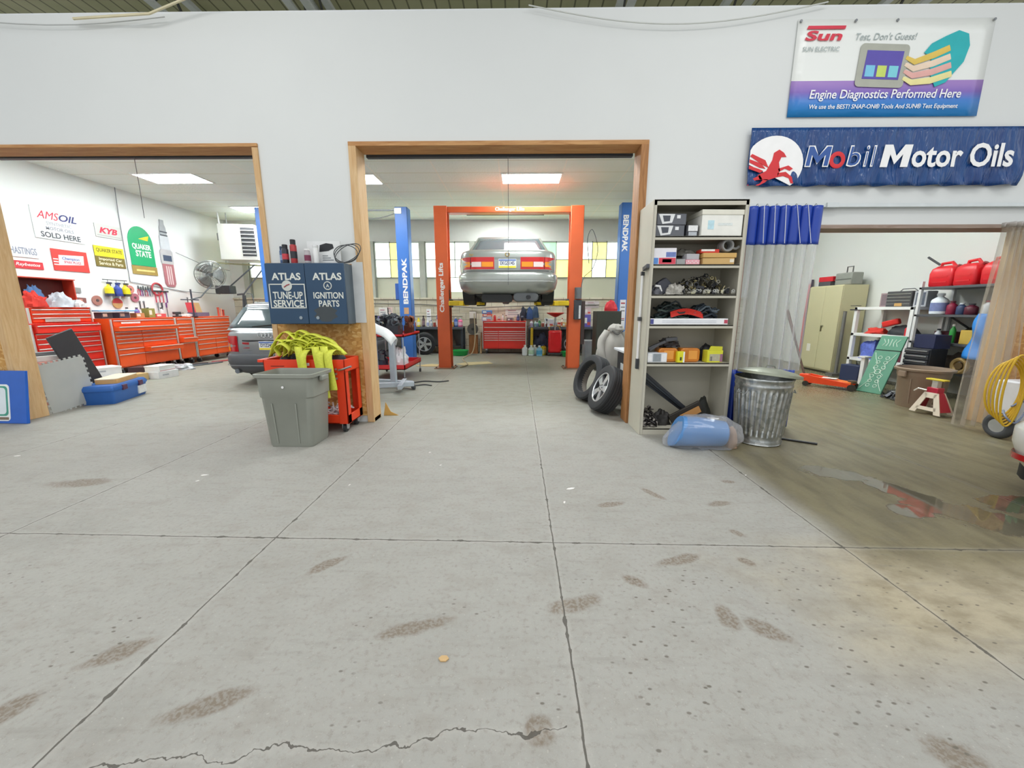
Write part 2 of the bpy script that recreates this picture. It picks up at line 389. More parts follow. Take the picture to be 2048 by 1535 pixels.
S(MB().box(-2.8, -2.74, WF - .02, WB + .02, 0, 2.99).build('trim_10', STUD, bev=.004))
S(MB().box(2.40, 2.47, WF - .02, WB + .02, 0, 2.2).build('trim_11', wood_mat('red_jamb', '#7f4426', '#b06a40', 'z'), bev=.004))
S(MB().box(5.48, 5.57, WF - .02, WB + .02, 0, 2.2).build('trim_12', STUD, bev=.004))
S(MB().box(2.40, 5.57, WF - .02, WB + .02, 2.165, 2.205).build('trim_13', wood_mat('grey_header', '#8d7768', '#a9968a', 'x'), bev=.004))
# rolled-up doors above the openings
SEAL = M('#3b3f45', .5); 
for i, (x0, x1, zb, zt) in enumerate([(-5.9, -2.81, 2.985, 3.7), (-1.69, 1.27, 2.975, 3.7), (2.48, 5.47, 2.18, 2.7)]):
    d = S(MB().box(x0, x1, 4.70, 4.74, zb + .03, zt).build('door_%d' % (i + 1), M('#d9dadb', .5, var=.05)))
    MB().box(x0, x1, 4.69, 4.75, zb, zb + .032).build('bottom_seal', SEAL, d, bev=.006)
    xc = (x0 + x1) / 2 + .03
    MB().box(xc - .09, xc + .09, 4.68, 4.70, zb + .045, zb + .08).box(xc - .09, xc - .06, 4.67, 4.70, zb + .03, zb + .08).box(xc + .06, xc + .09, 4.67, 4.70, zb + .03, zb + .08).build('lift_handle', M('#26282c', .5), d, bev=.004)
# bay shell
S(MB().box(-8.95, -8.8, WB, 12.4, 0, 3.95).build('wall_left', M('#eef0f0', .6, var=.03, scale=1.2), smooth=False))
S(MB().box(6.98, 7.15, WB, 12.4, 0, 3.95).build('wall_right', M('#dadcd7', .6, var=.04, scale=1.2), smooth=False))
def brick_mat():
    n = NT('painted_block'); br = n.t.nodes.new('ShaderNodeTexBrick'); px, py, pz = n.sep(n.pos)
    cb = n.t.nodes.new('ShaderNodeCombineXYZ'); n.link(px, cb.inputs[0]); n.link(pz, cb.inputs[1]); n.link(cb.outputs[0], br.inputs[0])
    br.inputs['Scale'].default_value = 1.0; br.inputs['Brick Width'].default_value = .4; br.inputs['Row Height'].default_value = .2; br.inputs['Mortar Size'].default_value = .008
    g = n.noise(n.pos, 4, 5)
    n.link(n.ramp(g, [(.3, lin('#c9c2ab')), (.7, lin('#ded9c6'))]), br.inputs['Color1']); n.link(n.ramp(g, [(.3, lin('#c2bba3')), (.7, lin('#d8d2bd'))]), br.inputs['Color2'])
    br.inputs['Mortar'].default_value = lin('#a59d88'); n.link(br.outputs[0], n.b.inputs['Base Color']); n.b.inputs['Roughness'].default_value = .7
    return n.m
YB = 12.2
S(MB().box(-8.95, 7.15, YB, YB + .2, 0, 1.62).box(-8.95, 7.15, YB - .05, YB + .2, 1.62, 1.67).build('wall_back', brick_mat(), smooth=False))
S(MB().box(-8.95, 7.15, YB, YB + .2, 3.32, 3.95).box(-8.95, -8.3, YB, YB + .2, 1.67, 3.32).box(5.2, 7.15, YB, YB + .2, 1.67, 3.32).build('wall_back_upper', M('#d9dad6', .6, var=.04), smooth=False))
# back window band: steel frames with clear, yellow and green panes, panelled over below
def pane(col, s):
    m = bpy.data.materials.new('daylit_glass'); m.use_nodes = True; nt = m.node_tree; b = nt.nodes['Principled BSDF']
    tc = nt.nodes.new('ShaderNodeTexCoord'); nz = nt.nodes.new('ShaderNodeTexNoise'); nz.inputs['Scale'].default_value = 5; nt.links.new(tc.outputs['Object'], nz.inputs[0])
    mr = nt.nodes.new('ShaderNodeMapRange'); nt.links.new(nz.outputs[0], mr.inputs[0]); mr.inputs[3].default_value = s * .75; mr.inputs[4].default_value = s * 1.25
    b.inputs['Base Color'].default_value = lin(col); b.inputs['Emission Color'].default_value = lin(col); nt.links.new(mr.outputs[0], b.inputs['Emission Strength']); b.inputs['Roughness'].default_value = .2
    return m
CLR, YEL, GRN, LGR = pane('#f4fff6', WIN_S * 1.0), pane('#f1e988', WIN_S * .62), pane('#8fd39a', WIN_S * .7), pane('#dff3e2', WIN_S * .95)
FRAME = M('#8f9389', .5); PANEL = M('#c9cab4', .6, var=.06, scale=2)
wx = [-8.3, -7.0, -5.9, -4.42, -2.88, -1.36, .15, 1.72, 3.2, 4.4, 5.2]
pat = {4: 'cygcycyy', 3: 'yccyycyc', 5: 'cycgccyy', 6: 'cccycycc', 7: 'ycgccycc', 8: 'cccyccyc'}
r2 = random.Random(5)
for i in range(len(wx) - 1):
    a, b = wx[i] + .1, wx[i + 1] - .1
    f = MB(); nc = 3
    f.box(a - .04, a, YB + .02, YB + .1, 1.67, 3.32).box(b, b + .04, YB + .02, YB + .1, 1.67, 3.32)
    for z in (3.29, 2.79, 2.27): f.box(a, b, YB + .03, YB + .08, z - .012, z + .012)
    for k in range(1, nc): f.box(a + (b - a) * k / nc - .012, a + (b - a) * k / nc + .012, YB + .03, YB + .08, 2.27, 3.32)
    wdw = S(f.build('window_%d' % (i + 1), FRAME, smooth=False))
    for k in range(nc):
        for j in range(2):
            ch = r2.choice('yccycyclg') if not (i in (3,) and k == 1) else 'y'
            MB().box(a + (b - a) * k / nc + .01, a + (b - a) * (k + 1) / nc - .01, YB + .05, YB + .06, (2.28, 2.80)[j], (2.78, 3.28)[j]).build('pane', {'y': YEL, 'c': CLR, 'g': GRN, 'l': LGR}[ch], wdw)
    if i in (4, 5): MB().box(a + .35, b - .1, YB + .03, YB + .06, 1.85, 2.26).build('pane', CLR if i == 4 else YEL, wdw)
    S(MB().box(wx[i] - .1, wx[i] + .06, YB - .02, YB + .15, 1.67, 3.32).build('trim_%d' % (20 + i), M('#b4b7ac', .6), smooth=False))
S(MB().box(-8.3, -1.25, YB + .06, YB + .12, 1.67, 2.27).box(1.6, 5.2, YB + .06, YB + .12, 1.67, 2.27).box(-1.25, 1.6, YB + .07, YB + .12, 1.67, 2.27).build('trim_40', PANEL, smooth=False))
# suspended ceiling with lay-in tiles
def tile_mat():
    n = NT('ceiling_tile'); px, py, pz = n.sep(n.pos)
    def nl(v, x0, st):
        f = n.math('FRACT', n.math('ADD', n.math('DIVIDE', n.math('SUBTRACT', v, x0), st), 100.5)); return n.math('MULTIPLY', n.math('ABSOLUTE', n.math('SUBTRACT', f, .5)), st)
    dx, dy = nl(px, -.35, 1.22), nl(py, 8.15, .62)
    c = n.ramp(n.noise(n.pos, 1.1, 4), [(.3, lin('#eef7f1')), (.7, lin('#f5fcf8'))])
    c = n.mix(n.math('LESS_THAN', dx, .014), c, lin('#fafbf4')); c = n.mix(n.math('LESS_THAN', dy, .012), c, lin('#e0e3d4'))
    n.link(c, n.b.inputs['Base Color']); n.b.inputs['Roughness'].default_value = .8
    sag = n.math('ADD', n.math('MULTIPLY', n.math('MINIMUM', dy, .2), 4.0), n.noise(n.pos, 30, 3)); n.bump(sag, .35, .03)
    return n.m
S(MB().box(-8.95, 7.15, WB, YB + .2, 3.92, 3.95).build('ceiling', tile_mat(), smooth=False))
# roof deck and joists seen over the wall top
def deck_mat():
    n = NT('roof_deck'); px, py, pz = n.sep(n.pos)
    f = n.math('FRACT', n.math('MULTIPLY', px, 5.0)); c = n.ramp(n.noise(n.pos, 2, 4), [(.3, lin('#b0af88')), (.7, lin('#c4bf9c'))])
    c = n.mix(n.math('LESS_THAN', f, .12), c, lin('#77745a')); n.link(c, n.b.inputs['Base Color']); n.b.inputs['Roughness'].default_value = .6; return n.m
S(MB().box(-14, 12, 3.6, 12.6, 5.62, 5.7).build('ceiling_roof_deck', deck_mat(), smooth=False))
JW = M('#e4e6e8', .5); JD = M('#4a4a48', .5)
for i, x in enumerate((-8.4, -4.7, -2.95, -2.72, 1.45, 2.95, 5.2)):
    q = MB().box(x - .05, x + .05, 3.7, 12.3, 5.56, 5.62).box(x - .05, x + .05, 3.7, 12.3, 5.16, 5.2)
    for k in range(13):
        y = 3.8 + k * .65
        q.bar((x, y, 5.18), (x, y + .33, 5.58), .025, .025, 1).bar((x, y + .33, 5.58), (x, y + .65, 5.18), .025, .025, 1)
    S(q.build('trim_%d' % (50 + i), (JW, JD), smooth=False))
S(MB().box(-12, 10, 4.46, 4.64, ZT, ZT + .02).build('trim_60', M('#dfe2e4', .5), smooth=False))

# ---------------------------------------------------------------- lamps
def troffer(loc, label):
    t = T('ceiling_light', label, 'ceiling light', loc, 0, 'recessed ceiling lights of the bays')
    f = MB()
    for x0, x1, y0, y1 in ((-.61, .61, -.31, -.28), (-.61, .61, .28, .31), (-.61, -.58, -.28, .28), (.58, .61, -.28, .28)): f.box(x0, x1, y0, y1, -.02, .01)
    f.build('frame', M('#f3f4f2', .5), t)
    MB().box(-.58, .58, -.28, .28, -.012, 0).build('diffuser', lamp_mat('lit_diffuser', (.95, 1, 1, 1), LAMP_S), t)
    return t
T0 = troffer((.27, 8.48, 3.92), 'bright rectangular ceiling light above the rear of the lifted sedan')
for lc, lb in [((-3.42, 8.48, 3.92), 'ceiling light half hidden by the left edge of the middle doorway'),
               ((-6.95, 8.38, 3.92), 'nearer of the two ceiling lights in the left bay'),
               ((-6.85, 10.87, 3.92), 'farther ceiling light in the left bay, above the wall heater'),
               ((-.3, 11.1, 3.92), 'distant ceiling light seen just under the orange lift crossbeam'),
               ((4.4, 8.48, 3.92), 'unseen ceiling light added over the right bay behind the plastic curtains'),  # right bay troffers are out of view, added for illumination
               ((4.4, 6.0, 3.92), 'unseen ceiling light added to the right bay just behind the low doorway'),
               ((.27, 6.0, 3.92), 'unseen ceiling light added just behind the header of the middle doorway'),  # troffers behind the headers are unseen, added to light the bays
               ((-6.95, 6.0, 3.92), 'unseen ceiling light added just behind the header of the left doorway')]:
    dup(T0, lc, None, lb)
for i, (x, y) in enumerate(((-5.5, -.6), (0, -.6), (5.5, -.6), (-5.5, -4), (0, -4), (5.5, -4), (-3, 2.0), (2.6, 2.0))):  # area lamps added out of frame to brighten the front bay
    a = bpy.data.lights.new('added_area_lamp', 'AREA'); a.shape = 'RECTANGLE'; a.size = 2.4; a.size_y = .5; a.energy = ADDED_LAMP_S; a.color = (1, .99, .96)
    o = bpy.data.objects.new('added_area_lamp', a); COL.objects.link(o); o.location = (x, y, 5.3)
    S(MB().box(x - 1.25, x + 1.25, y - .28, y + .28, 5.31, 5.36).cyl((x - 1, y, 5.36), (x - 1, y, 5.62), .012, n=6).cyl((x + 1, y, 5.36), (x + 1, y, 5.62), .012, n=6).build('trim_%d' % (70 + i), M('#e9eaea', .5), smooth=False))  # added housing and rods around each added lamp, out of view
S(MB().box(-13, 11, 1.95, 2.05, 5.62, 5.75).box(-13, 11, -.65, -.55, 5.62, 5.75).box(-13, 11, -4.05, -3.95, 5.62, 5.75).build('trim_61', M('#c9ccce', .5), smooth=False))  # added beams, out of view, for the added lamp housings to hang from

# ---------------------------------------------------------------- banners and rail on the front wall
def sun_banner():
    nn = NT('printed_vinyl'); x, y, z = nn.sep(nn.pos)
    g = nn.ramp(nn.sstep(z, 3.25, 3.57), [(0, lin('#1e86cf')), (.4, lin('#3f7fd0')), (.75, lin('#8268bd')), (1, lin('#a583c9'))])
    c = nn.mix(nn.math('LESS_THAN', z, 3.565), lin('#eef1ee'), g); nn.link(c, nn.b.inputs['Base Color']); nn.b.inputs['Roughness'].default_value = .25
    nn.bump(nn.noise(nn.mapping(nn.pos, sc=(1, 1, 3)), 2.5, 2), .3, .03)
    t = T('banner', 'white and purple-blue vinyl banner with a monitor and teal hand, high on the wall', 'banner', (3.69, 4.44, 3.24))
    MB().grid(lambda u, v: (-.95 + 1.9 * u, -.004 + .006 * sin(u * 9) * (v - .3), .86 * v), 16, 6).build('sheet', nn.m, t, thick=.003)
    red = M('#d8324a', .35); gray = M('#a9b4b4', .5); wt = M('#ffffff', .4)
    y = -.0125
    txt('Sun', t, (3.0 - 3.69, y, 3.955 - 3.24), FR, .36, .085, red, .03, .15)
    MB().prism([(2.83, 4.012), (3.20, 4.012), (3.206, 4.04), (2.84, 4.04)], 'y', 0, .002).build('logo_bar', red, t, loc=(-3.69, y, -3.24))
    txt('SUN ELECTRIC', t, (2.99 - 3.69, y, 3.84 - 3.24), FR, .36, .04, gray, 0, .1)
    txt("Test, Don't Guess!", t, (3.61 - 3.69, y, 3.94 - 3.24), FR, .59, .07, gray, 0, .25)
    txt('Engine Diagnostics Performed Here', t, (-.005, y, .19), FR, 1.5, .105, wt, .012, .15)
    txt('We use the BEST! SNAP-ON\u00ae Tools And SUN\u00ae Test Equipment', t, (-.005, y, .085), FR, 1.48, .055, wt, .01, .15)
    mo = MB().prism(rrect(-.24, .24, -.19, .19, .04), 'y', -.002, 0).build('printed_monitor', M('#aeb0a4', .4), t, loc=(3.61 - 3.69, y, 3.69 - 3.24), rot=(0, R(2), 0))
    MB().prism([(-.18, -.12), (.18, -.12), (.19, .13), (-.17, .13)], 'y', -.004, -.002).build('screen', M('#5b4fae', .3), mo)
    for k in range(3): MB().box(-.16 + k * .115, -.07 + k * .115, -.005, -.004, -.1, .0).build('screen_tile', M(('#7cc8e8', '#c9dc6a', '#7fd3e0')[k], .3), mo)
    hd = MB().prism([(.06, -.24), (.16, -.2), (.22, -.12), (.3, -.02), (.33, .12), (.3, .22), (.2, .25), (.08, .2), (-.04, .14), (-.1, .06), (-.02, .02), (-.02, -.05), (.0, -.14)], 'y', -.002, 0).build('printed_hand', M('#17b3b9', .35), t, loc=(4.1 - 3.69, y, 3.74 - 3.24))
    for k in range(4):
        fg = MB().tube([(.14 + .02 * k, -.004, .1 - k * .075), (.0, -.004, .04 - k * .075), (-.18, -.004, -.02 - k * .06), (-.27, -.004, .02 - k * .06)], [.028, .03, .026, .016], 6); fg.v = [(a_, -.004 + .06 * (b_ + .004), c_) for a_, b_, c_ in fg.v]; fg.build('printed_finger', M(('#e6c65a', '#f0d8c0', '#e8b0a8', '#f0e6a0')[k], .35), hd)
    for k, (gx, gz) in enumerate(((-.93, .84), (.0, .84), (.93, .84), (-.4, .84))): MB().cyl((gx, -.012, gz), (gx, -.02, gz), .012, n=10).build('grommet', M('#8a8d90', .3, .8), t)
sun_banner()
def mobil_banner():
    nn = NT('blue_vinyl'); x, y, z = nn.sep(nn.pos)
    wv = nn.noise(nn.mapping(nn.pos, rot=(0, R(12), 0), sc=(4.5, 1, .7)), 2.4, 3, .6, .6)
    nn.link(nn.ramp(wv, [(.3, lin('#173a76')), (.7, lin('#1f4f8a'))]), nn.b.inputs['Base Color']); nn.b.inputs['Roughness'].default_value = .16; nn.bump(wv, .9, .05)
    t = T('banner', 'long glossy blue vinyl banner with big white lettering and a red winged horse', 'banner', (3.78, 4.415, 2.58))
    def f(u, v):
        return (-1.4 + 2.8 * u, -.010 - .034 * (1 - v) ** 2 * (sin(u * 75 + 9 * v) * .5 + sin(u * 47 + 1 - 6 * v) * .5) - .004, .55 * v)
    MB().grid(f, 220, 12).build('sheet', nn.m, t, thick=.003)
    wt, red = M('#ffffff', .4), M('#d9262e', .4); y = -.034
    circ = [(-1.15 + .3 * cos(a), .2 + .27 * sin(a)) for a in [R(-50 + 10 * k) for k in range(24)] if True]
    circ = [(max(p, -1.4), max(q, 0.0)) for p, q in circ]
    MB().prism(circ, 'y', 0, .003).build('white_disc', wt, t, loc=(0, y + .002, 0))
    horse = [(-1.39, .0), (-1.34, .02), (-1.31, .12), (-1.28, .17), (-1.37, .2), (-1.4, .27), (-1.3, .3), (-1.24, .25), (-1.2, .33), (-1.08, .34), (-1.12, .28), (-1.13, .2), (-1.1, .12), (-1.0, .13), (-.93, .06), (-1.0, .09), (-1.12, .08), (-1.2, .1), (-1.24, .04)]
    hs = MB()
    for pg in ([(-1.30, .10), (-1.22, .14), (-1.17, .24), (-1.16, .31), (-1.11, .34), (-1.06, .31), (-1.03, .27), (-1.08, .27), (-1.10, .22), (-1.08, .14), (-1.10, .08), (-1.20, .05), (-1.28, .06)],
               [(-1.10, .12), (-1.02, .13), (-.95, .08), (-.93, .02), (-.955, .02), (-.98, .07), (-1.04, .09), (-1.1, .08)], [(-1.10, .16), (-1.0, .19), (-.95, .16), (-.98, .14), (-1.03, .16), (-1.09, .13)],
               [(-1.28, .1), (-1.36, .06), (-1.40, 0), (-1.37, 0), (-1.32, .05), (-1.25, .06)], [(-1.24, .06), (-1.27, .02), (-1.33, 0), (-1.28, 0), (-1.22, .03), (-1.19, .06)],
               [(-1.20, .17), (-1.24, .24), (-1.38, .30), (-1.4, .28), (-1.27, .2)], [(-1.23, .16), (-1.28, .21), (-1.4, .25), (-1.4, .22), (-1.29, .17)], [(-1.25, .14), (-1.30, .16), (-1.4, .19), (-1.4, .16), (-1.28, .12)]):
        hs.prism(pg, 'y', 0, .003)
    hs.build('red_winged_horse', red, t, loc=(0, y - .002, 0))
    b = .018
    def big_m(x, z, wd, ht, st, mat, yy):
        a = wd / 2; h_ = ht / 2; q = .12 * ht
        pg = [(-a, -h_), (-a + st, -h_), (-a + st, h_ - ht * .42), (0, -h_ + ht * .12), (a - st, h_ - ht * .42), (a - st, -h_), (a, -h_), (a, h_), (a - st * 1.05, h_), (0, -h_ + ht * .5), (-a + st * 1.05, h_), (-a, h_)]
        mm_ = MB(); sh = lambda p: (p[0] + .12 * p[1] / 1.0, p[1])
        for ids in ((0, 1, 2, 10, 11), (2, 3, 9, 10), (3, 4, 8, 9), (4, 5, 6, 7, 8)): mm_.prism([sh(pg[i]) for i in ids], 'y', -.0015, 0)
        mm_.build('lettering', mat, t, loc=(x, yy, z))
    big_m(3.075 - 3.78, 2.855 - 2.58, .24, .2, .06, wt, y); big_m(3.075 - 3.78, 2.855 - 2.58, .222, .18, .04, M('#2a56a0', .3), y - .002)
    for s_, cx, wd, hh, cz in (('b', 3.435, .14, .2, 2.855), ('i', 3.56, .045, .2, 2.855), ('l', 3.63, .045, .2, 2.855)):
        txt(s_, t, (cx - 3.78, y, cz - 2.58), FR, wd, hh, wt, .012, .12); txt(s_, t, (cx - 3.78, y - .002, cz - 2.58), FR, wd - .026, hh - .024, M('#2a56a0', .3), -.006, .12)
    ring_o = MB().torus((0, 0, 0), .06, .02, 'y', 36, 8); ring_o.v = [(a_, b_ * .1, c_) for a_, b_, c_ in ring_o.v]; ring_o.build('lettering', red, t, loc=(3.27 - 3.78, y, 2.82 - 2.58))
    big_m(3.86 - 3.78, 2.855 - 2.58, .28, .21, .075, wt, y); txt('otor Oils', t, (4.53 - 3.78, y, 2.86 - 2.58), FR, 1.02, .225, wt, .024)
mobil_banner()
tag(MB().box(2.36, 6.2, 4.40, 4.44, 2.375, 2.41).box(3.24, 3.36, 4.385, 4.44, 2.37, 2.415).build('curtain_rail', M('#d5dbdc', .4, .3)), 'pale metal curtain rail along the wall above the right doorway', 'rail')
for i, (pts, rr, colr, lb) in enumerate([
    ([(.1 + .12 * k, 4.40, 4.22 - .17 * sin(pi * k / 24)) for k in range(25)], .006, '#c9ccc8', 'thin pale cable sagging along the top of the white wall'),
    ([(-4.4, 4.39, 4.14), (-3.6, 4.35, 4.15), (-3.0, 4.3, 4.3), (-2.4, 4.2, 4.5)], .012, '#d8cfae', 'cream rope rising off the top of the wall toward the roof'),
    ([(-5.6 + .3 * k, 4.41, 4.16 - .06 * sin(pi * k / 7)) for k in range(8)], .005, '#b8bbba', 'thin cable near the top left of the white wall')]):
    tag(MB().tube(pts, rr, 6).build('cable', M(colr, .6)), lb, 'cable')
for x, zb, zt, lb in ((-.11, 1.6, 2.98, 'thin pull cord hanging from the raised door in the middle doorway'), (-4.3, 2.35, 2.99, 'thin pull cord hanging from the raised door in the left doorway')):
    tag(MB().tube([(x, 4.69, zt), (x + .004, 4.69, (zb + zt) / 2), (x, 4.69, zb)], .003, 5).build('pull_cord', M('#5c5f63', .7)), lb, 'cord')

# ================================================================ pillar between the two left openings
def ribbon(pts, wdt, side=(1, 0, 0), m=None, mi=0):
    m = m or MB(); P = [Vector(p) for p in pts]; sd = Vector(side).normalized() * wdt / 2; o = len(m.v)
    m.v += [tuple(q) for p in P for q in (p - sd, p + sd)]
    m.f += [(o + 2 * i, o + 2 * i + 1, o + 2 * i + 3, o + 2 * i + 2) for i in range(len(P) - 1)]; m.mi += [mi] * (len(P) - 1)
    return m
def spline(pts, k=6):
    P = [Vector(p) for p in pts]; P = [P[0] * 2 - P[1]] + P + [P[-1] * 2 - P[-2]]; out = []
    for i in range(1, len(P) - 2):
        for j in range(k):
            t = j / k; a, b, c_, d = P[i - 1], P[i], P[i + 1], P[i + 2]
            out.append(.5 * ((2 * b) + (c_ - a) * t + (2 * a - 5 * b + 4 * c_ - d) * t * t + (3 * b - a - 3 * c_ + d) * t ** 3))
    out.append(P[-2]); return out
NAVY = M('#2f4a66', .38, .2, var=.15, scale=4)
CREAM = M('#d9dcd6', .5, var=.1)
def atlas():
    t = T('wall_cabinet', 'navy blue metal wall cabinet with white lettering on its two doors, on the pillar', 'cabinet', (-2.25, 4.33, 1.16))
    MB().box(-.42, .42, -.10, .105, 0, .64).build('cabinet_body', M('#5d6a75', .4, .3, var=.15), t, bev=.006)
    for i, (x0, x1) in enumerate(((-.42, -.002), (.002, .42))):
        d = MB().box(x0, x1, -.118, -.1, .005, .635).build('door', NAVY, t, bev=.004)
        MB().cyl(((x1 if i == 0 else x0) + (-.08 if i == 0 else .1), -.118, .07), ((x1 if i == 0 else x0) + (-.08 if i == 0 else .1), -.124, .07), .018, n=12).build('finger_latch', M('#9aa5ac', .3, .8), d)
        y = -.1195; cx = -.2 if i == 0 else .235
        txt('ATLAS', d, (cx, y, .5), FR, .31, .075, CREAM, .03)
        if i == 0:
            fr = MB()
            for a, b, c_, e in ((-.39, -.02, .415, .425), (-.385, -.015, .17, .18), (-.395, -.385, .17, .425), (-.02, -.01, .17, .425)): fr.box(a, b, y - .001, y, c_, e)
            fr.build('sign_border', CREAM, d)
            MB().cyl((cx, y - .003, .405), (cx, y, .405), .055, n=24).build('round_emblem', M('#c9cdc8', .5), d)
            MB().tube([(cx - .03, y - .004, .39), (cx, y - .004, .41), (cx + .03, y - .004, .42)], .006, 5).build('lettering', M('#a04a50', .5), d)
            txt('TUNE-UP', d, (cx, y, .305), FR, .32, .075, CREAM, .02); txt('SERVICE', d, (cx, y, .22), FR, .325, .075, CREAM, .025)
        else:
            MB().torus((cx, y, .405), .04, .005, 'y', 24, 6).build('round_emblem', CREAM, d); txt('A', d, (cx, y, .405), FR, .035, .035, CREAM, .01)
            txt('IGNITION', d, (cx, y, .305), FR, .32, .068, CREAM, .02); txt('PARTS', d, (cx, y, .22), FR, .22, .068, CREAM, .02)
            MB().prism([(.14 * cos(a * pi / 8) * (.7 + .3 * (a % 2)) + .19, .09 * sin(a * pi / 8) + .115) for a in range(16)], 'y', -.1185, -.1182).build('worn_patch', M('#3f464b', .6), d)
atlas()
tag(MB().box(-1.83, -1.71, 4.425, 4.437, 1.17, 1.83).build('white_board', M('#d5d8d8', .6)), 'narrow white painted board on the pillar beside the navy cabinet', 'board')
ZC_ = 1.80
spray('spray_can', 'tallest black-capped spray can on top of the navy wall cabinet', (-2.375, 4.27, ZC_), .033, .24, '#a83236', '#23252a', '#2a2c33')
spray('spray_can', 'shorter black-capped spray can at the left on the navy wall cabinet', (-2.465, 4.27, ZC_), .033, .19, '#2b2f3a', '#22252b', '#c23b46')
spray('spray_can', 'blue-grey spray can behind the black-capped ones on the navy wall cabinet', (-2.53, 4.33, ZC_), .03, .18, '#3f5b87', '#2b3a55', '#8ea2c4')
bottle('bottle', 'small bottle with a white cap and dark red label on the navy wall cabinet', 'bottle', (-2.225, 4.26, ZC_), .032, .145, '#b6b0b4', '#f2f2f2', '#7b3450', neck=.8)
bottle('bottle', 'taller plain white bottle on the navy wall cabinet, before the printed card', 'bottle', (-2.155, 4.30, ZC_), .03, .19, '#eef0ef', '#e5e7e8', None, neck=.85)
t = T('display_card', 'white printed card with a black lamp picture standing on the navy wall cabinet', 'card', (-2.10, 4.38, ZC_))
MB().box(-.18, .18, -.006, .006, 0, .24).build('card_sheet', M('#e6e8e8', .5), t)
MB().prism([(-.05, .13), (.05, .14), (.11, .17), (.1, .21), (.03, .22), (-.04, .2)], 'y', -.009, -.006).build('printed_picture', M('#23262b', .5), t)
for k in range(3): MB().box(-.02, .1 - .03 * k, -.0075, -.006, .04 + .022 * k, .05 + .022 * k).build('lettering', M('#8d9296', .5), t)
mm = MB()
for k in range(3): mm.tube([(-1.83 + (.13 + .006 * k) * cos(a * pi / 12) + .02 * k - .02, 4.34 - .02 * k, ZC_ + .1 + (.09 + .004 * k) * sin(a * pi / 12 + .3 * k) + .005) for a in range(24)], .0045, 6, True)
tag(mm.build('wire_coil', M('#4a4d50', .5)), 'thin dark wire coil standing on edge on the navy wall cabinet', 'wire')

# red service cart, webbing and rubbish bin before the pillar
RED = M('#e8401c', .35, var=.06)
def cart():
    t = T('service_cart', 'orange-red steel tool cart on casters against the pillar', 'cart', (-2.25, 4.21, 0))
    x0, x1, y0, y1 = -.43, .43, -.19, .19
    MB().box(x0, x1, y0, y0 + .012, .66, .80).box(x0, x1, y1 - .012, y1, .66, .80).box(x0, x0 + .012, y0, y1, .66, .80).box(x1 - .012, x1, y0, y1, .66, .80).box(x0, x1, y0, y1, .66, .672).box(x0 - .06, x0, y0, y1, .77, .8).build('top_tray', RED, t, bev=.004)
    MB().box(x0 + .08, x0 + .22, y0 - .004, y0, .728, .734).build('tray_slot', M('#5a1208', .6), t)
    MB().box(-.02, .06, y0 - .002, y0, .735, .765).build('sticker', M('#dfe3ee', .5, var=.3, scale=60), t)
    MB().box(x0, x1, y0, y1, .10, .115).box(x0, x1, y0, y0 + .012, .10, .20).box(x0, x1, y1 - .012, y1, .10, .2).box(x0, x0 + .012, y0, y1, .1, .2).box(x1 - .012, x1, y0, y1, .1, .2).build('bottom_tray', RED, t, bev=.004)
    for sx in (0, 1):
        for sy in (0, 1):
            px = (x0, x1 - .1)[sx]; py = (y0 - .002, y1 - .01)[sy]
            p = MB().box(px, px + .1, py, py + .012, .1, .67).box((px, px + .088)[sx], (px + .012, px + .1)[sx], (py, py - .07)[sy], (py + .08, py + .012)[sy], .1, .67).build('post', RED, t, bev=.002)
            cx, cy = (x0 + .06, x1 - .06)[sx], (y0 + .05, y1 - .05)[sy]
            c_ = MB().cyl((cx - .016, cy, .045), (cx + .016, cy, .045), .045, n=18).build('caster', M('#2e3033', .5), t)
            MB().box(cx - .03, cx - .02, cy - .025, cy + .025, .04, .1).box(cx + .02, cx + .03, cy - .025, cy + .025, .04, .1).box(cx - .03, cx + .03, cy - .03, cy + .03, .095, .1).cyl((cx - .032, cy, .045), (cx + .032, cy, .045), .012, n=10).build('fork', M('#c9ccce', .3, .7), c_)
    MB().tube([(x1 - .06, y0 - .01, .69), (x1 + .0, y0 - .05, .705), (x1 + .1, y0 - .07, .74)], .011, 8).build('handle', M('#b9bcc0', .25, .9), t)
    for k in range(3): MB().cyl((x1 - .09, y0 - .004, .60 + .05 * k), (x1 - .09, y0 - .012, .6 + .05 * k), .012, n=8).build('bolt', M('#c7cacd', .3, .8), t)
cart()
STRAP = M('#dbe04e', .55, var=.2, scale=60)
m = MB(); rs = random.Random(11)
for k in range(22):
    cx = -2.50 + .021 * k; z0 = .82 + .035 * (k % 4)
    m = ribbon(spline([(cx - .14 + rs.uniform(-.05, .05), 4.1 + .03 * (k % 3), z0), (cx - .03, 4.06 + .02 * (k % 2) + rs.uniform(-.03, .05), z0 + .10 + rs.uniform(0, .09) * (1 if k < 15 else .4)), (cx + .12, 4.1 + .02 * (k % 3), z0 + .05 + rs.uniform(0, .06)), (cx + .2, 4.16, .84)]), .055, (.25, 1, .2), m)
for k, (x, zb, dx) in enumerate(((-2.26, .62, .02), (-2.08, .44, .05), (-1.99, .52, .04))):
    m = ribbon(spline([(x - .06, 4.12, .9), (x - .03, 4.02, .93), (x, 3.985, .80), (x + dx, 3.98, zb), (x + dx + .012, 3.972, zb - .03), (x + dx + .02, 3.965, zb), (x + .03, 3.968, .82), (x + .05, 4.03, .9), (x + .07, 4.12, .88)]), .075, (1, .15, 0), m)
m = ribbon(spline([(-2.5, 4.05, .84), (-2.53, 4.02, .93), (-2.44, 4.0, .97), (-2.38, 4.02, .9), (-2.46, 4.04, .84)]), .06, (0, 1, .3), m)
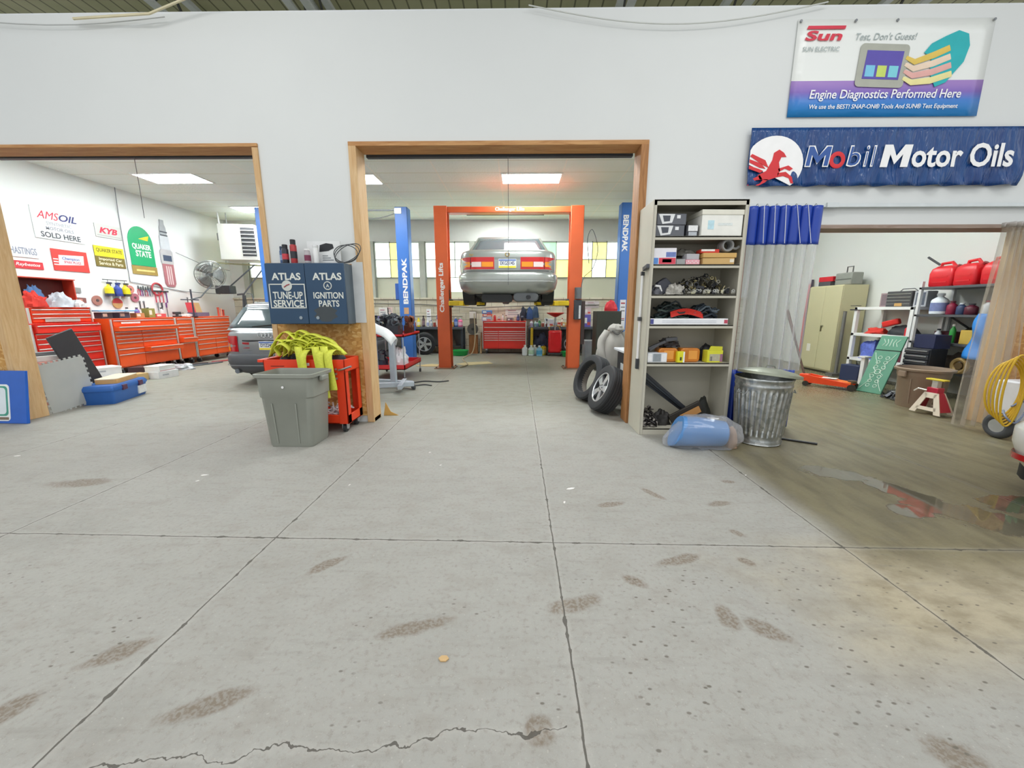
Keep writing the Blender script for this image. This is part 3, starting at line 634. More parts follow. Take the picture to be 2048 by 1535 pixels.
tag(m.build('tow_strap', STRAP, thick=.005), 'heap of yellow webbing strap spilling over the front of the red cart', 'strap')
o = heap(3, .44, .2, .16); tag(o.build('jacket', M('#55555a', .9, var=.35, scale=14, bump=.6), loc=(-2.07, 4.225, .69)), 'dark grey jacket bundled in the red cart behind the yellow straps', 'jacket')
o = heap(9, .3, .28, .16); tag(o.build('rag', M('#3f4145', .9, var=.4, scale=20, bump=.6), loc=(-2.5, 4.22, .675)), 'dark rag in the left end of the red cart top tray', 'rag')
m = MB(); rs = random.Random(4)
for k in range(16):
    c0 = Vector((-2.05 + rs.uniform(-.1, .1), 4.2 + rs.uniform(-.09, .09), .17 + rs.uniform(0, .1)))
    m.tube([c0 + Vector((rs.uniform(-.08, .08), rs.uniform(-.06, .06), rs.uniform(-.03, .05))) for q in range(5)], .009, 6)
tag(m.build('cord_tangle', M('#e3e3e6', .5)), 'tangle of white cord on the lower shelf of the red cart', 'cord')
tag(MB().lathe([(.06, 0), (.075, .01), (.075, .2), (.06, .22)], n=18).build('canister', M('#2f3236', .4), loc=(-2.21, 4.2, .117)), 'black canister on the lower shelf of the red cart', 'can')
def bin_():
    t = T('rubbish_bin', 'grey square plastic rubbish bin in front of the red cart', 'bin', (-2.20, 3.74, 0), -1)
    G = M('#8f9289', .5, var=.1, scale=5)
    def rg(hx, hy, r, z): return [(x, y, z) for x, y in rrect(-hx, hx, -hy, hy, r)]
    out = [rg(.21, .165, .05, 0), rg(.218, .17, .05, .02), rg(.25, .185, .055, .49), rg(.262, .192, .055, .50), rg(.268, .197, .055, .685), rg(.292, .212, .06, .69), rg(.294, .214, .06, .72), rg(.276, .2, .055, .725), rg(.262, .19, .05, .70), rg(.205, .16, .045, .03)]
    MB().loft(out).build('bin_body', G, t)
    for x in (-.12, .09): MB().bar((x, -.174, .04), (x * 1.1, -.19, .44), .012, .006).build('moulded_rib', G, t)
    MB().cyl((0, -.2, .6), (0, -.205, .6), .012, n=12).build('spot_sticker', M('#e9e9e9', .5), t)
    for s in (-1, 1): MB().box(s * .296 - .02, s * .296 + .02, -.06, .06, .64, .69).build('grip', G, t, bev=.01)
bin_()
tag(MB().prism([(-1.69, 0), (-1.5, 0), (-1.6, .05), (-1.66, .17)], 'y', 4.73, 4.737).build('cardboard_scrap', M('#c9a058', .7)), 'tan cardboard scrap on the floor inside the left jamb of the middle doorway', 'cardboard')

# ================================================================ tan steel shelving and its contents
TAN = M('#c3bfb0', .45, var=.05, scale=3)
SX0, SX1, SY0, SY1 = 1.31, 2.215, 4.0, 4.42
SZ = [2.02, 1.755, 1.465, 1.165, .775, .07]
t = T('shelving_unit', 'tall tan steel shelving unit crammed with car parts, right of the middle doorway', 'shelf', ((SX0 + SX1) / 2, SY0, 0))
xa = (SX1 - SX0) / 2; dp = SY1 - SY0
for s in (-1, 1): MB().box(s * xa - .006, s * xa + .006, 0, dp, 0, 2.35).box(min(s * xa, s * (xa - .03)), max(s * xa, s * (xa - .03)), 0, .012, 0, 2.35).build('side_panel', TAN, t, bev=.002)
MB().box(-xa, xa, dp - .008, dp, 0, 2.35).build('back_panel', TAN, t)
MB().box(-xa, xa, 0, dp, 2.335, 2.352).box(-xa, xa, 0, .01, 2.3, 2.352).build('top_panel', TAN, t, bev=.002)
for z in SZ: MB().box(-xa + .006, xa - .006, .004, dp - .008, z - .014, z).box(-xa + .006, xa - .006, .004, .014, z - (.036 if z > .1 else .07), z).build('shelf', TAN, t, bev=.002)
# top shelf
SZ = [z + .002 for z in SZ]
def clamshell(loc, lb):
    t = T('clamshell_pack', lb, 'package', loc, 2)
    MB().box(-.145, .145, -.05, .05, 0, .105).build('card_back', M('#5f6269', .4, var=.2), t, bev=.006)
    MB().prism([(-.13, .1), (.03, .1), (.005, .02), (-.09, .008)], 'y', -.053, -.05).build('white_mirror_shell', M('#e7e9ea', .3), t)
    MB().prism([(-.09, .085), (-.015, .085), (-.02, .035), (-.075, .03)], 'y', -.056, -.053).build('dark_opening', M('#474b55', .4), t)
    MB().box(.05, .085, -.052, -.05, .06, .09).build('price_sticker', M('#eceef0', .5), t)
clamshell((1.49, 4.09, 2.022), 'lower of two grey packs with a white mirror shell on the top shelf')
clamshell((1.50, 4.09, 2.129), 'upper of two grey packs with a white mirror shell on the top shelf')
carton('carton', 'small white-labelled black box on the top shelf beside the grey packs', (1.705, 4.08, 2.022), (.115, .1, .105), '#2a2c33', 0, [('#eef0f0', .15, .95, .45, .95), ('#b9bfc6', .2, .9, .05, .38)])
carton('carton', 'big white lidded carton with a pale blue mark on the top shelf', (1.975, 4.17, 2.022), (.40, .32, .235), '#efefe8', 2, [('#bfe0ea', .15, .3, .25, .6), ('#dfe6e4', .4, .75, .4, .5)], lid='#e4e2d4')
# second shelf
z = SZ[1]
carton('carton', 'white box printed red and blue at the left of the second shelf', (1.455, 4.10, z), (.225, .15, .155), '#eceaf0', 0, [('#d8475a', .25, .98, .02, .4), ('#5c8fd6', .02, .22, .02, .4), ('#6f82bd', .55, .98, .45, .75), ('#e9e6dc', .4, .8, .12, .32)])
tag(heap(21, .24, .16, .07).build('wire_bundle', M('#6c6a63', .5, .3, var=.4, scale=30, bump=.5), loc=(1.69, 4.17, z + .09)), 'grey bundle of wire lying on the boxes in the middle of the second shelf', 'wire')
carton('carton', 'flat grey box on the second shelf beside the red and blue box', (1.615, 4.08, z), (.085, .12, .05), '#9a9c9c')
carton('carton', 'small pink checked box on the second shelf', (1.735, 4.08, z), (.14, .1, .045), '#e8a9b4', 0, [('#f4e4e4', .05 + .13 * k, .1 + .13 * k, .2 + .3 * (k % 2), .5 + .3 * (k % 2)) for k in range(7)])
carton('carton', 'silver wrapped pack on top of the pink checked box', (1.735, 4.09, z + .047), (.13, .1, .055), '#b7b5ba', 5)
carton('carton', 'lower of two tan cardboard boxes on the second shelf', (1.985, 4.10, z), (.31, .16, .06), '#cfab6f', 0, [('#e9e0cc', .85, .98, .3, .8)])
carton('carton', 'upper of two tan cardboard boxes on the second shelf', (1.99, 4.10, z + .062), (.33, .17, .045), '#d2a964', 1)
carton('carton', 'thin red and white box on the tan cardboard boxes', (1.90, 4.09, z + .109), (.18, .11, .035), '#cf3a2c', 0, [('#f0e9e2', .02, .75, .45, .98)])
m = MB()
for k in range(5): m.torus((2.07, 4.04 + .022 * k, z + .18), .05 - .003 * (k % 2), .012, 'y', 24, 6)
m.tube([(2.11, 4.05, z + .16), (2.16, 4.06, z + .15), (2.19, 4.05, z + .17)], .014, 6)
tag(m.build('rolled_hose', M('#8b8c8b', .5)), 'rolled grey ribbed hose at the right end of the second shelf', 'hose')
# third shelf: latches and hardware
z = SZ[2]
t = T('switch_panel', 'dark trim panel with a white edge standing at the left of the third shelf', 'car part', (1.45, 4.10, z), 12)
MB().prism([(-.09, 0), (.07, 0), (.12, .11), (.05, .17), (-.03, .12)], 'y', -.03, .03).build('panel_body', M('#3a3c46', .4), t, bev=.008)
MB().tube([(-.07, -.035, .085), (-.02, -.037, .08), (.0, -.037, .03)], .012, 6).build('white_edge', M('#f0f0f0', .4), t)
tag(heap(31, .17, .18, .085).build('motor_cover', M('#55565d', .5, .2), loc=(1.41, 4.13, z)), 'rounded grey cover at the far left of the third shelf', 'car part')
tag(heap(33, .2, .14, .1, .5, 4).build('clear_bag', M('#aaa79f', .25, var=.4, scale=25, bump=.5), loc=(1.60, 4.08, z)), 'clear plastic bag of small parts at the front of the third shelf', 'bag')
rs = random.Random(21)
def scrap_heap(cx, cy, z, wx, wy, h, cols, n, seed, label, cat='car parts', name='hardware_heap', sc=1.0):
    m = MB(); r = random.Random(seed)
    for k in range(n):
        u, v = r.uniform(-1, 1), r.uniform(-1, 1); top = h * (1 - .75 * abs(u) ** 2.0) * (1 - .35 * v * v)
        p = Vector((u * wx / 2, v * wy / 2, r.uniform(.02, 1) * top)); q = r.random()
        if q < .45: m.cb(p, (r.uniform(.02, .075) * sc, r.uniform(.01, .03) * sc, r.uniform(.008, .035) * sc), (r.uniform(-1, 1), r.uniform(-1, 1), r.uniform(-3, 3)), k % len(cols))
        elif q < .75:
            d = Vector((r.uniform(-1, 1), r.uniform(-1, 1), r.uniform(-.6, .6))).normalized() * r.uniform(.03, .06) * sc
            m.tube([p - d, p + Vector((0, 0, .01)), p + d], .004 * sc, 5, False, k % len(cols))
        else: m.torus(p, r.uniform(.012, .025) * sc, .005 * sc, r.choice('xyz'), 12, 5, k % len(cols))
    m.v = [(max(-wx / 2, min(wx / 2, x)), max(-wy / 2, min(wy / 2, y)), max(.002, q)) for x, y, q in m.v]
    o = m.build(name, [M(c_, .4, .5) for c_ in cols], loc=(cx, cy, z)); tag(o, label, cat, None, 'stuff'); return o
scrap_heap(1.88, 4.16, z, .54, .3, .20, ('#3a3b40', '#5e5c54', '#8d8a80', '#26272c', '#a59a72'), 230, 1, 'jumbled heap of small metal latches and brackets on the third shelf')
for k in range(14):
    x = 1.70 + .035 * k + rs.uniform(-.02, .02)
    t = T('door_latch', 'small grey metal door latch at the front of the heap on the third shelf', 'door latch', (x, 4.035 + rs.uniform(0, .015), z + .004 + rs.uniform(0, .004)), rs.uniform(-60, 60), 'door latches on the third shelf')
    MB().cb((0, 0, .018), (.045, .022, .034), (0, 0, 0)).build('latch_case', M(('#4a4a50', '#9c9a90', '#c9c5a8', '#2f3036')[k % 4], .4, .5), t, bev=.003)
    MB().torus((0, -.012, .03), .012, .004, 'y', 14, 6).build('latch_hook', M('#d5d6d2', .3, .8), t)
# fourth shelf: wiring
z = SZ[3]
carton('carton', 'long flat white printed box at the front of the fourth shelf', (1.74, 4.055, z), (.78, .1, .06), '#eef0f4', 0, [('#b9c0cc', .15, .85, .6, .66), ('#b9c0cc', .15, .85, .35, .4), ('#c24b60', .95, .995, .2, .8), ('#4a4f8f', .0, .04, .1, .9)])
for k, (cx, wx_, h, cols, lb) in enumerate([(1.60, .40, .23, ('#2c3a38', '#1f2a2c', '#46544e'), 'green-black wiring loom heaped at the left of the fourth shelf'),
                                      (1.95, .36, .2, ('#26303a', '#3d4a55', '#5e6b74'), 'blue-black wiring loom heaped at the right of the fourth shelf')]):
    m = MB(); r = random.Random(40 + k)
    for q in range(26):
        y = r.uniform(-.11, .05); zz = r.uniform(0.01, h); ph = r.uniform(0, 6)
        m.tube([((u / 7 - .5) * wx_ * r.uniform(.9, 1.0) * (1 - .3 * zz / h), y + .03 * sin(ph + u), max(.012, zz * (1 - .5 * abs(u / 7 - .5)) + .022 * sin(ph * 2 + u * 1.3))) for u in range(8)], r.uniform(.006, .012), 6, False, q % 3)
    tag(m.build('wiring_loom', [M(c_, .45) for c_ in cols], loc=(cx, 4.22, z + .002)), lb, 'wiring')
m = MB()
for q in range(5): m.tube([(1.58 + .33 * u / 8, 4.085 + .004 * q, z + .072 + .012 * q + .035 * sin(u * .42)) for u in range(9)], .007, 6)
tag(m.build('red_cable', M('#cf3328', .45)), 'red cable bundle lying across the wiring on the fourth shelf', 'cable')
# fifth shelf
z = SZ[4]
carton('carton', 'clear and white parts box at the left of the fifth shelf', (1.45, 4.08, z), (.2, .12, .1), '#cfd3d8', 0, [('#f2f3f4', .0, .22, .1, .9), ('#f2f3f4', .72, .98, .1, .9), ('#8f979c', .28, .68, .1, .9)])
m = MB(); m.bar((-.13, 0, .02), (.12, 0, .13), .05, .03).bar((-.12, .0, .0), (-.02, 0, .07), .06, .02).cb((.1, 0, .12), (.12, .07, .04), (0, -.1, 0))
tag(m.build('wiper_arm', M('#55565a', .4, .4), bev=.006, loc=(1.50, 4.09, z + .115)), 'grey bracket arm lying over the parts box on the fifth shelf', 'car part')
AMB = M('#c9781c', .18, var=.2, coat=.3)
for x, lb in ((1.575, 'left of two amber lamp lenses on the fifth shelf'), (1.805, 'right of two amber lamp lenses, beside the yellow box on the fifth shelf')):
    t = T('amber_lens', lb, 'lamp lens', (x, 4.12, z), 0)
    MB().prism(rrect(-.10, .10, 0, .145, .035), 'y', -.06, .08).build('lens_body', AMB, t, bev=.01)
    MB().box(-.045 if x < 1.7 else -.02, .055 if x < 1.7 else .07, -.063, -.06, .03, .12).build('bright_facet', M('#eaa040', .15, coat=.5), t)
carton('carton', 'narrow upright yellow box between the amber lenses on the fifth shelf', (1.69, 4.035, z), (.075, .05, .115), '#e4df2e', 0, [('#f5f5ee', .78, .99, .02, .98), ('#3f4423', .35, .6, .2, .5)])
tag(heap(52, .2, .12, .09, .5, 4).build('bulb_holder', M('#3a3536', .4, .3), loc=(1.62, 4.18, z + .148)), 'dark bulb holder lying on the amber lenses', 'car part')
t = carton('carton', 'yellow box with a picture at the right of the fifth shelf', (2.045, 4.08, z), (.165, .1, .125), '#dfdc3a', 3, [('#b8b39c', .15, .8, .12, .7), ('#8b7aa0', .18, .32, .12, .5), ('#9b6a86', .82, .98, .05, .7)])
MB().prism([(-.07, .125), (.07, .125), (.07, .165), (-.05, .17)], 'y', -.05, -.04).build('hang_tab', M('#d9d636', .5), t)
tag(heap(56, .2, .12, .17, .2).build('black_bag', M('#232327', .5), loc=(2.06, 4.24, z)), 'black bag behind the picture-printed yellow box on the fifth shelf', 'bag')
# bottom shelf
z = SZ[5]
for k in range(4):
    tag(MB().bar((1.335, 4.25 + .02 * k, .69 - .035 * k), (1.86 + .02 * k, 4.22 + .03 * k, .25 - .03 * k), .018, .028).build('trim_strip_rubber', M(('#33363c', '#4b525a', '#2a2c31', '#3c4046')[k], .35)), ('topmost', 'second', 'third', 'lowest')[k] + ' of the dark rubber strips slanting across the bottom compartment', 'rubber strip')
scrap_heap(1.42, 4.13, z, .18, .2, .22, ('#4a4744', '#77726c', '#2d2a2c', '#95908a'), 130, 5, 'pile of small scrap metal pieces at the left of the bottom compartment', 'scrap metal', 'scrap_metal_pile')
tag(heap(61, .2, .16, .15, .3).build('black_sack', M('#2c2a28', .6), loc=(1.60, 4.19, z)), 'black sack in the middle of the bottom compartment', 'bag')
tag(MB().cb((0, 0, 0), (.36, .03, .10), (0, -.5, 0)).build('mud_flap', M('#35312c', .5), bev=.006, loc=(1.83, 4.12, .22)), 'dark slanting flap before the cardboard in the bottom compartment', 'car part')
tag(MB().cb((0, 0, 0), (.22, .012, .07), (0, -.5, 0)).build('cardboard_piece', M('#c58f55', .7), loc=(1.87, 4.08, .215)), 'tan cardboard piece slanting behind the blue bagged roll', 'cardboard')
tag(heap(66, .2, .17, .28, .2).build('dark_bundle', M('#2e302c', .7), loc=(2.06, 4.25, z)), 'dark bundle in the right corner of the bottom compartment', 'bundle')
# white tube on the left side of the shelving
t = T('lamp_tube', 'white tube hung upright on the left side of the tan shelving', 'tube lamp', (1.288, 4.16, .78))
MB().cyl((0, 0, 0), (0, 0, .9), .013, n=12).build('tube', M('#f1f1f4', .35), t)
for z0 in (-.09, .88): MB().box(-.016, .016, -.02, .02, z0, z0 + .11 if z0 < 0 else z0 + .04).build('end_cap', M('#3a3d42', .5), t, bev=.004)
MB().box(-.02, .01, -.025, .02, .42, .46).build('clip', M('#45484c', .5), t)
tag(MB().bar((1.285, 4.12, 1.72), (1.285, 3.99, 1.74), .03, .04).build('hook_bracket', M('#4b4e55', .4, .4), bev=.004), 'dark hook bracket on the left edge of the tan shelving', 'bracket')

# ================================================================ plastic strip curtains, trash can, bagged roll
def vinyl(name, col, op, rough=.12):
    m = bpy.data.materials.new(name); m.use_nodes = True; nt = m.node_tree; b = nt.nodes['Principled BSDF']; o = nt.nodes['Material Output']
    tr = nt.nodes.new('ShaderNodeBsdfTransparent'); tr.inputs[0].default_value = (.95, .95, .95, 1); mx = nt.nodes.new('ShaderNodeMixShader')
    lw = nt.nodes.new('ShaderNodeLayerWeight'); lw.inputs[0].default_value = .35
    mr = nt.nodes.new('ShaderNodeMapRange'); mr.inputs[3].default_value = op; mr.inputs[4].default_value = min(1, op + .5); nt.links.new(lw.outputs['Facing'], mr.inputs[0])
    b.inputs['Base Color'].default_value = lin(col); b.inputs['Roughness'].default_value = rough; b.inputs['Specular IOR Level'].default_value = .9
    nt.links.new(mr.outputs[0], mx.inputs[0]); nt.links.new(tr.outputs[0], mx.inputs[1]); nt.links.new(b.outputs[0], mx.inputs[2]); nt.links.new(mx.outputs[0], o.inputs[0]); return m
VINYL = vinyl('clear_vinyl', '#dfe2e6', .25); VTINT = vinyl('smoked_vinyl', '#c9bdae', .18)
BLUEV = M('#2445a8', .3, var=.1)
t = T('strip_curtain', 'clear plastic curtain with blue top and bottom bands, right of the tan shelving', 'curtain', (2.35, 4.33, 0))
def fold(z0, z1, x0, x1, amp, nf, nu=120, nv=10, dy=0.0):
    def f(u, v):
        z = z0 + (z1 - z0) * v; sp = .12 * (1 - z / 2.33)
        a = amp * (.7 + .3 * sin(z * 2.3)) ; ph = nf * 2 * pi * u + .5 * sin(z * 1.9 + u * 5)
        return (x0 + (x1 - x0) * u + .018 * sin(ph * 1.0 + 1.2), dy + a * sin(ph) - .03 + .02 * sin(u * 3 + z), z)
    return MB().grid(f, nu, nv)
fold(1.98, 2.36, 0, .76, .045, 7).build('top_band', BLUEV, t, thick=.003)
fold(.66, 1.985, -.01, .75, .045, 7, nv=20).build('clear_panel', VINYL, t)
fold(.01, .665, -.02, .70, .05, 7).build('bottom_band', BLUEV, t, thick=.003)
m = MB()
for k in range(5): m.tube([(.16 + .11 * k + .05 * (1 - q / 10) * (1.6 if k > 2 else .6), -.075, 1.99 + .037 * q) for q in range(11)], .003, 5)
m.build('draw_cords', M('#e9ebf2', .5), t)
for k in range(8): MB().torus((.03 + .1 * k, 0, 2.372), .016, .003, 'x', 12, 5).build('hanging_ring', M('#9ea3a8', .3, .8), t)
t = T('strip_curtain', 'smoky clear plastic curtain bunched at the far right jamb of the low doorway', 'curtain', (4.98, 4.30, 0))
def f2(u, v):
    z = .04 + 2.14 * v; ph = 5 * 2 * pi * u + .6 * sin(z * 2 + u * 4); w_ = .48 - .2 * v
    return (-.07 + .09 * v + w_ * u + .012 * sin(ph + 1), .05 * sin(ph) - .02 - .08 * u * (1 - v), z)
MB().grid(f2, 100, 22).build('clear_panel', VTINT, t)
MB().grid(lambda u, v: (.02 + .3 * u, .05 * sin(31 * u) - .02, 2.15 + .045 * v), 60, 2).build('hem', M('#b9b4b0', .5), t, thick=.004)

def garbage_can():
    t = T('trash_can', 'fluted galvanized metal trash can with its lid askew beside the tan shelving', 'trash can', (2.45, 3.83, 0))
    n_ = 240; rings = []
    G = NT('galvanised_steel'); v = G.vor(G.obj, 28.0); fz = G.sep(v)[0]
    G.link(G.ramp(fz, [(.1, lin('#a3a8a8')), (.9, lin('#c9cccb'))]), G.b.inputs['Base Color']); G.b.inputs['Metallic'].default_value = .85; G.b.inputs['Roughness'].default_value = .32
    def ring(r, z, fl):
        out = []
        for j in range(n_):
            a = 2 * pi * j / n_; s_ = sin(a * 30); q = r + fl * (.007 * max(-1, min(1, 2.2 * s_)))
            out.append((q * cos(a), q * sin(a), z))
        return out
    prof = [(.205, 0, 0), (.212, .012, 0), (.206, .02, 0), (.213, .04, 0), (.207, .05, 0), (.211, .085, 0), (.212, .10, 0), (.213, .11, 1), (.243, .53, 1), (.245, .545, 0), (.246, .58, 0), (.252, .59, 0), (.247, .60, 0), (.248, .635, 0), (.254, .645, 0), (.258, .66, 0), (.25, .668, 0), (.246, .655, 0), (.2, .03, 0)]
    MB().loft([ring(*p) for p in prof]).build('can_body', G.m, t, ang=60)
    for s in (0, 1):
        a = R(200 + 150 * s); c_ = Vector((.26 * cos(a), .26 * sin(a), .55)); d = Vector((-sin(a), cos(a), 0))
        MB().tube([c_ - d * .05, c_ - d * .045 + Vector((.02 * cos(a), .02 * sin(a), -.03)), c_ + d * .045 + Vector((.02 * cos(a), .02 * sin(a), -.03)), c_ + d * .05], .005, 6).build('side_handle', M('#9fa3a4', .35, .8), t)
    LG = M('#a9ae9c', .35, .6)
    lid = MB().lathe([(.268, -.02), (.274, -.018), (.274, .004), (.25, .012), (.2, .03), (.1, .048), (0.001, .052)], n=48, caps=False).build('lid', LG, t, loc=(.035, -.02, .70), rot=(R(-4), R(7), 0), thick=.003)
    MB().tube([(-.05, 0, .048), (-.04, 0, .075), (.04, 0, .075), (.05, 0, .048)], .006, 6).build('lid_handle', M('#8a8f86', .35, .8), lid)
garbage_can()
t = T('bagged_roll', 'light blue roll wrapped in a clear plastic bag on the floor before the tan shelving', 'bag', (1.80, 3.66, 0), 0)
rings = []
for k, (x, ry, rz_, cz) in enumerate([(-.26, .10, .13, .135), (-.25, .125, .15, .152), (-.1, .13, .148, .15), (.08, .125, .135, .137), (.2, .12, .125, .127), (.22, .1, .11, .115)]):
    rings.append([(x + .05 * sin(a) * (1 if x < 0 else .4), ry * cos(a), cz + rz_ * sin(a)) for a in [2 * pi * j / 28 for j in range(28)]])
MB().loft(rings).build('blue_roll', M('#5b92cf', .2, var=.06, coat=.4), t)
rings = []; fn = lumpfn(8, .18, 3)
for k in range(12):
    u = k / 11; x = -.36 + .72 * u; rr = (.04 + .14 * min(1, 4 * u)) * (1 if u < .8 else 1 - (u - .8) * 2.2)
    rings.append([(x, rr * .95 * cos(a) * fn(Vector((u * 3, cos(a), sin(a)))), max(.003, (.155 - .04 * u) * (.35 + .65 * min(1, 3 * u)) + rr * sin(a) * fn(Vector((u * 3, cos(a), sin(a)))))) for a in [2 * pi * j / 24 for j in range(24)]])
MB().loft(rings).build('clear_bag', vinyl('bag_film', '#d8dadf', .12, .08), t)
tag(heap(71, .12, .17, .2, .15).build('brown_paper', M('#a88a72', .5, var=.25, scale=12, bump=.5), loc=(2.085, 3.66, .003)), 'crumpled brown paper inside the clear bag at the right end of the blue roll', 'wrap')
tag(MB().cyl((2.72, 3.86, .012), (2.97, 3.70, .012), .011, n=8).build('metal_rod', M('#2d2d2f', .4, .5)), 'black metal rod on the floor right of the trash can', 'rod')

# ================================================================ vehicles
TYRE = M('#2f3033', .75, var=.15, scale=40); ALLOY = M('#d3d6d9', .28, .7)
GLASS = M('#55646a', .06, .0, var=.05, coat=.5); BLK = M('#1e1f21', .5)
def tyre_rings(m, R_, wd, hub, tread=True):
    """tyre about the local y axis, centred"""
    n_ = 72; h = wd / 2
    prof = [(hub, -h * .8), (hub + .01, -h * .95), (R_ * .86, -h), (R_ * .95, -h * .93), (R_ * .99, -h * .75)]
    for k in range(5):
        a = -h * .62 + k * h * .31
        prof += [(R_, a - h * .11), (R_, a + h * .11), (R_ - (.008 if k < 4 and tread else 0), a + h * .13), (R_ - (.008 if k < 4 and tread else 0), a + h * .18)]
    prof += [(R_ * .99, h * .75), (R_ * .95, h * .93), (R_ * .86, h), (hub + .01, h * .95), (hub, h * .8)]
    vs = []
    for r, y in prof: vs += [(r * cos(2 * pi * j / n_), y, r * sin(2 * pi * j / n_)) for j in range(n_)]
    k = len(prof)
    fs = [(i * n_ + j, i * n_ + (j + 1) % n_, ((i + 1) % k) * n_ + (j + 1) % n_, ((i + 1) % k) * n_ + j) for i in range(k) for j in range(n_)]
    return m.add(vs, fs)
def rim(parent, r, wd, spokes=5, mat=None):
    mat = mat or ALLOY; m = MB(); h = wd / 2
    for s in (-1,):
        m.torus((0, s * h * .85, 0), r - .008, .011, 'y', 40, 8); m.cyl((0, s * h * .8, 0), (0, s * h * .3, 0), .065, n=20)
        for k in range(spokes):
            a = 2 * pi * k / spokes + .3
            m.prism([(-.028, .05), (.028, .05), (.05, r - .01), (-.05, r - .01)], 'y', s * h * .78, s * h * .5, 0, Matrix.Rotation(a, 4, 'Y'))
    o = m.build('wheel_rim', mat, parent)
    m = MB(); m.lathe([(r, -h * .7), (r, h * .7)], n=40, caps=False, mat=Matrix.Rotation(R(90), 4, 'X')); m.cyl((0, h * .3, 0), (0, h * .35, 0), r, n=40)
    m.build('rim_barrel', M('#77797c', .4, .6), o)
    for k in range(5): MB().cyl((.035 * cos(k * 2 * pi / 5), -h * .8, .035 * sin(k * 2 * pi / 5)), (.035 * cos(k * 2 * pi / 5), -h * .86, .035 * sin(k * 2 * pi / 5)), .008, n=8).build('lug_nut', M('#5b5d60', .4, .6), o)
    return o
def outline(hw, hl, yc, inset, z, n_=64, e=5.0, zf=None):
    out = []
    for j in range(n_):
        a = 2 * pi * j / n_; c_, s_ = cos(a), sin(a)
        x = (hw - inset) * math.copysign(abs(c_) ** (2 / e), c_); y = (hl - inset) * math.copysign(abs(s_) ** (2 / e), s_)
        out.append((x, yc + y, z if zf is None else zf(y / hl, z)))
    return out
def rear_y(x, hw, hl, inset=0, e=5.0):
    q = min(1, abs(x) / (hw - inset)); return hl - (hl - inset) * (1 - q ** e) ** (1 / e)
def on_rear(hw, hl, x0, x1, z0, z1, out=.006, e=5.0, n_=14, inset=0, dz=0.0):
    """strip that follows the curved tail from x0 to x1"""
    m = MB()
    f = lambda d: (lambda u, v: (x0 + (x1 - x0) * u, rear_y(x0 + (x1 - x0) * u, hw, hl, inset, e) - d, z0 + dz * u + (z1 - z0) * v))
    m.grid(f(out), n_, 2); m.grid(f(-.03), n_, 2); return m
def car(name, label, loc, rz, paint, low, hw=.89, L=4.6, belt=.93, roof=1.40, wagon=False, e=5.0, lift=0.0, cat='car'):
    t = T(name, label, cat, loc, rz); hl = L / 2
    zf = lambda v, z: z - (max(0, v - .25) * .22 if z > .7 else 0)
    MB().loft([outline(hw, hl, hl, .06, .52, e=e), outline(hw, hl, hl, .0, .55, e=e), outline(hw, hl, hl, -.012, .70, e=e, zf=zf), outline(hw, hl, hl, .005, belt - .07, e=e, zf=zf), outline(hw, hl, hl, .03, belt - .02, e=e, zf=zf), outline(hw, hl, hl, .07, belt, e=e, zf=zf), outline(hw, hl, hl, .3, belt + .012, e=e, zf=zf)]).build('body', paint, t, ang=50)
    MB().loft([outline(hw, hl, hl, .14, .2, e=e), outline(hw, hl, hl, .05, .24, e=e), outline(hw, hl, hl, -.005, .30, e=e), outline(hw, hl, hl, -.035, .42, e=e), outline(hw, hl, hl, -.035, .52, e=e), outline(hw, hl, hl, -.01, .555, e=e), outline(hw, hl, hl, .08, .56, e=e)]).build('bumper', low, t, ang=50)
    # cabin with glass
    ys0, ys1 = ((.10, .42) if wagon else (.78, 1.35)); ye0, ye1 = 3.35, 2.65
    def ringc(hx, y0, y1, z, r=.16): return [(x, y, z) for x, y in rrect(-hx, hx, y0, y1, r, 6)]
    s = lambda q, a, b: a + (b - a) * q
    lv = [(0, belt), (.5, s(.5, belt, roof)), (.86, s(.86, belt, roof)), (.96, s(.97, belt, roof)), (1.0, roof)]
    MB().loft([ringc(s(q, hw - .06, hw - .27) - (.07 if q == 1 else 0), s(q, ys0, ys1) + (.1 if q == 1 else 0), s(q, ye0, ye1) - (.1 if q == 1 else 0), z) for q, z in lv]).build('cabin', paint, t, ang=60)
    def gl(q, k): return s(q, hw - .06, hw - .27) * k, s(q, ys0, ys1) - .008
    rg = []
    m = MB()
    def fr(u, v):
        q = .1 + .76 * v; hx, y = gl(q, .90); x = (2 * u - 1) * hx; return (x, y + .0, s(q, belt, roof))
    m.grid(fr, 10, 6); g = m.build('rear_window', GLASS, t, thick=.008)
    for sd in (-1, 1):
        m = MB()
        for ya, yb in ((.12, .48), (.52, .9)):
            def fs_(u, v):
                q = .1 + .75 * v; return (sd * (s(q, hw - .06, hw - .27) + .004), s(ya + (yb - ya) * u, s(q, ys0, ys1) + .1, s(q, ye0, ye1)), s(q, belt, roof))
            m.grid(fs_, 4, 4)
        m.build('side_window', GLASS, t, thick=.006)
    for sx in (-1, 1):
        for y in (.95, L - .95):
            wh = T('wheel', 'x', 'x'); del wh['label']; del wh['category']; wh.parent = t; wh.location = (sx * (hw - .16), y, .315)
            wh.rotation_euler = (0, 0, R(-90 if sx < 0 else 90))
            o = tyre_rings(MB(), .315, .2, .2).build('tyre', TYRE, wh, ang=30); rim(wh, .2, .2, 7)
            MB().cyl((sx * (hw - .25), y, .36), (sx * (hw - .03), y, .36), .36, n=36).build('wheel_arch', BLK, t)
    return t
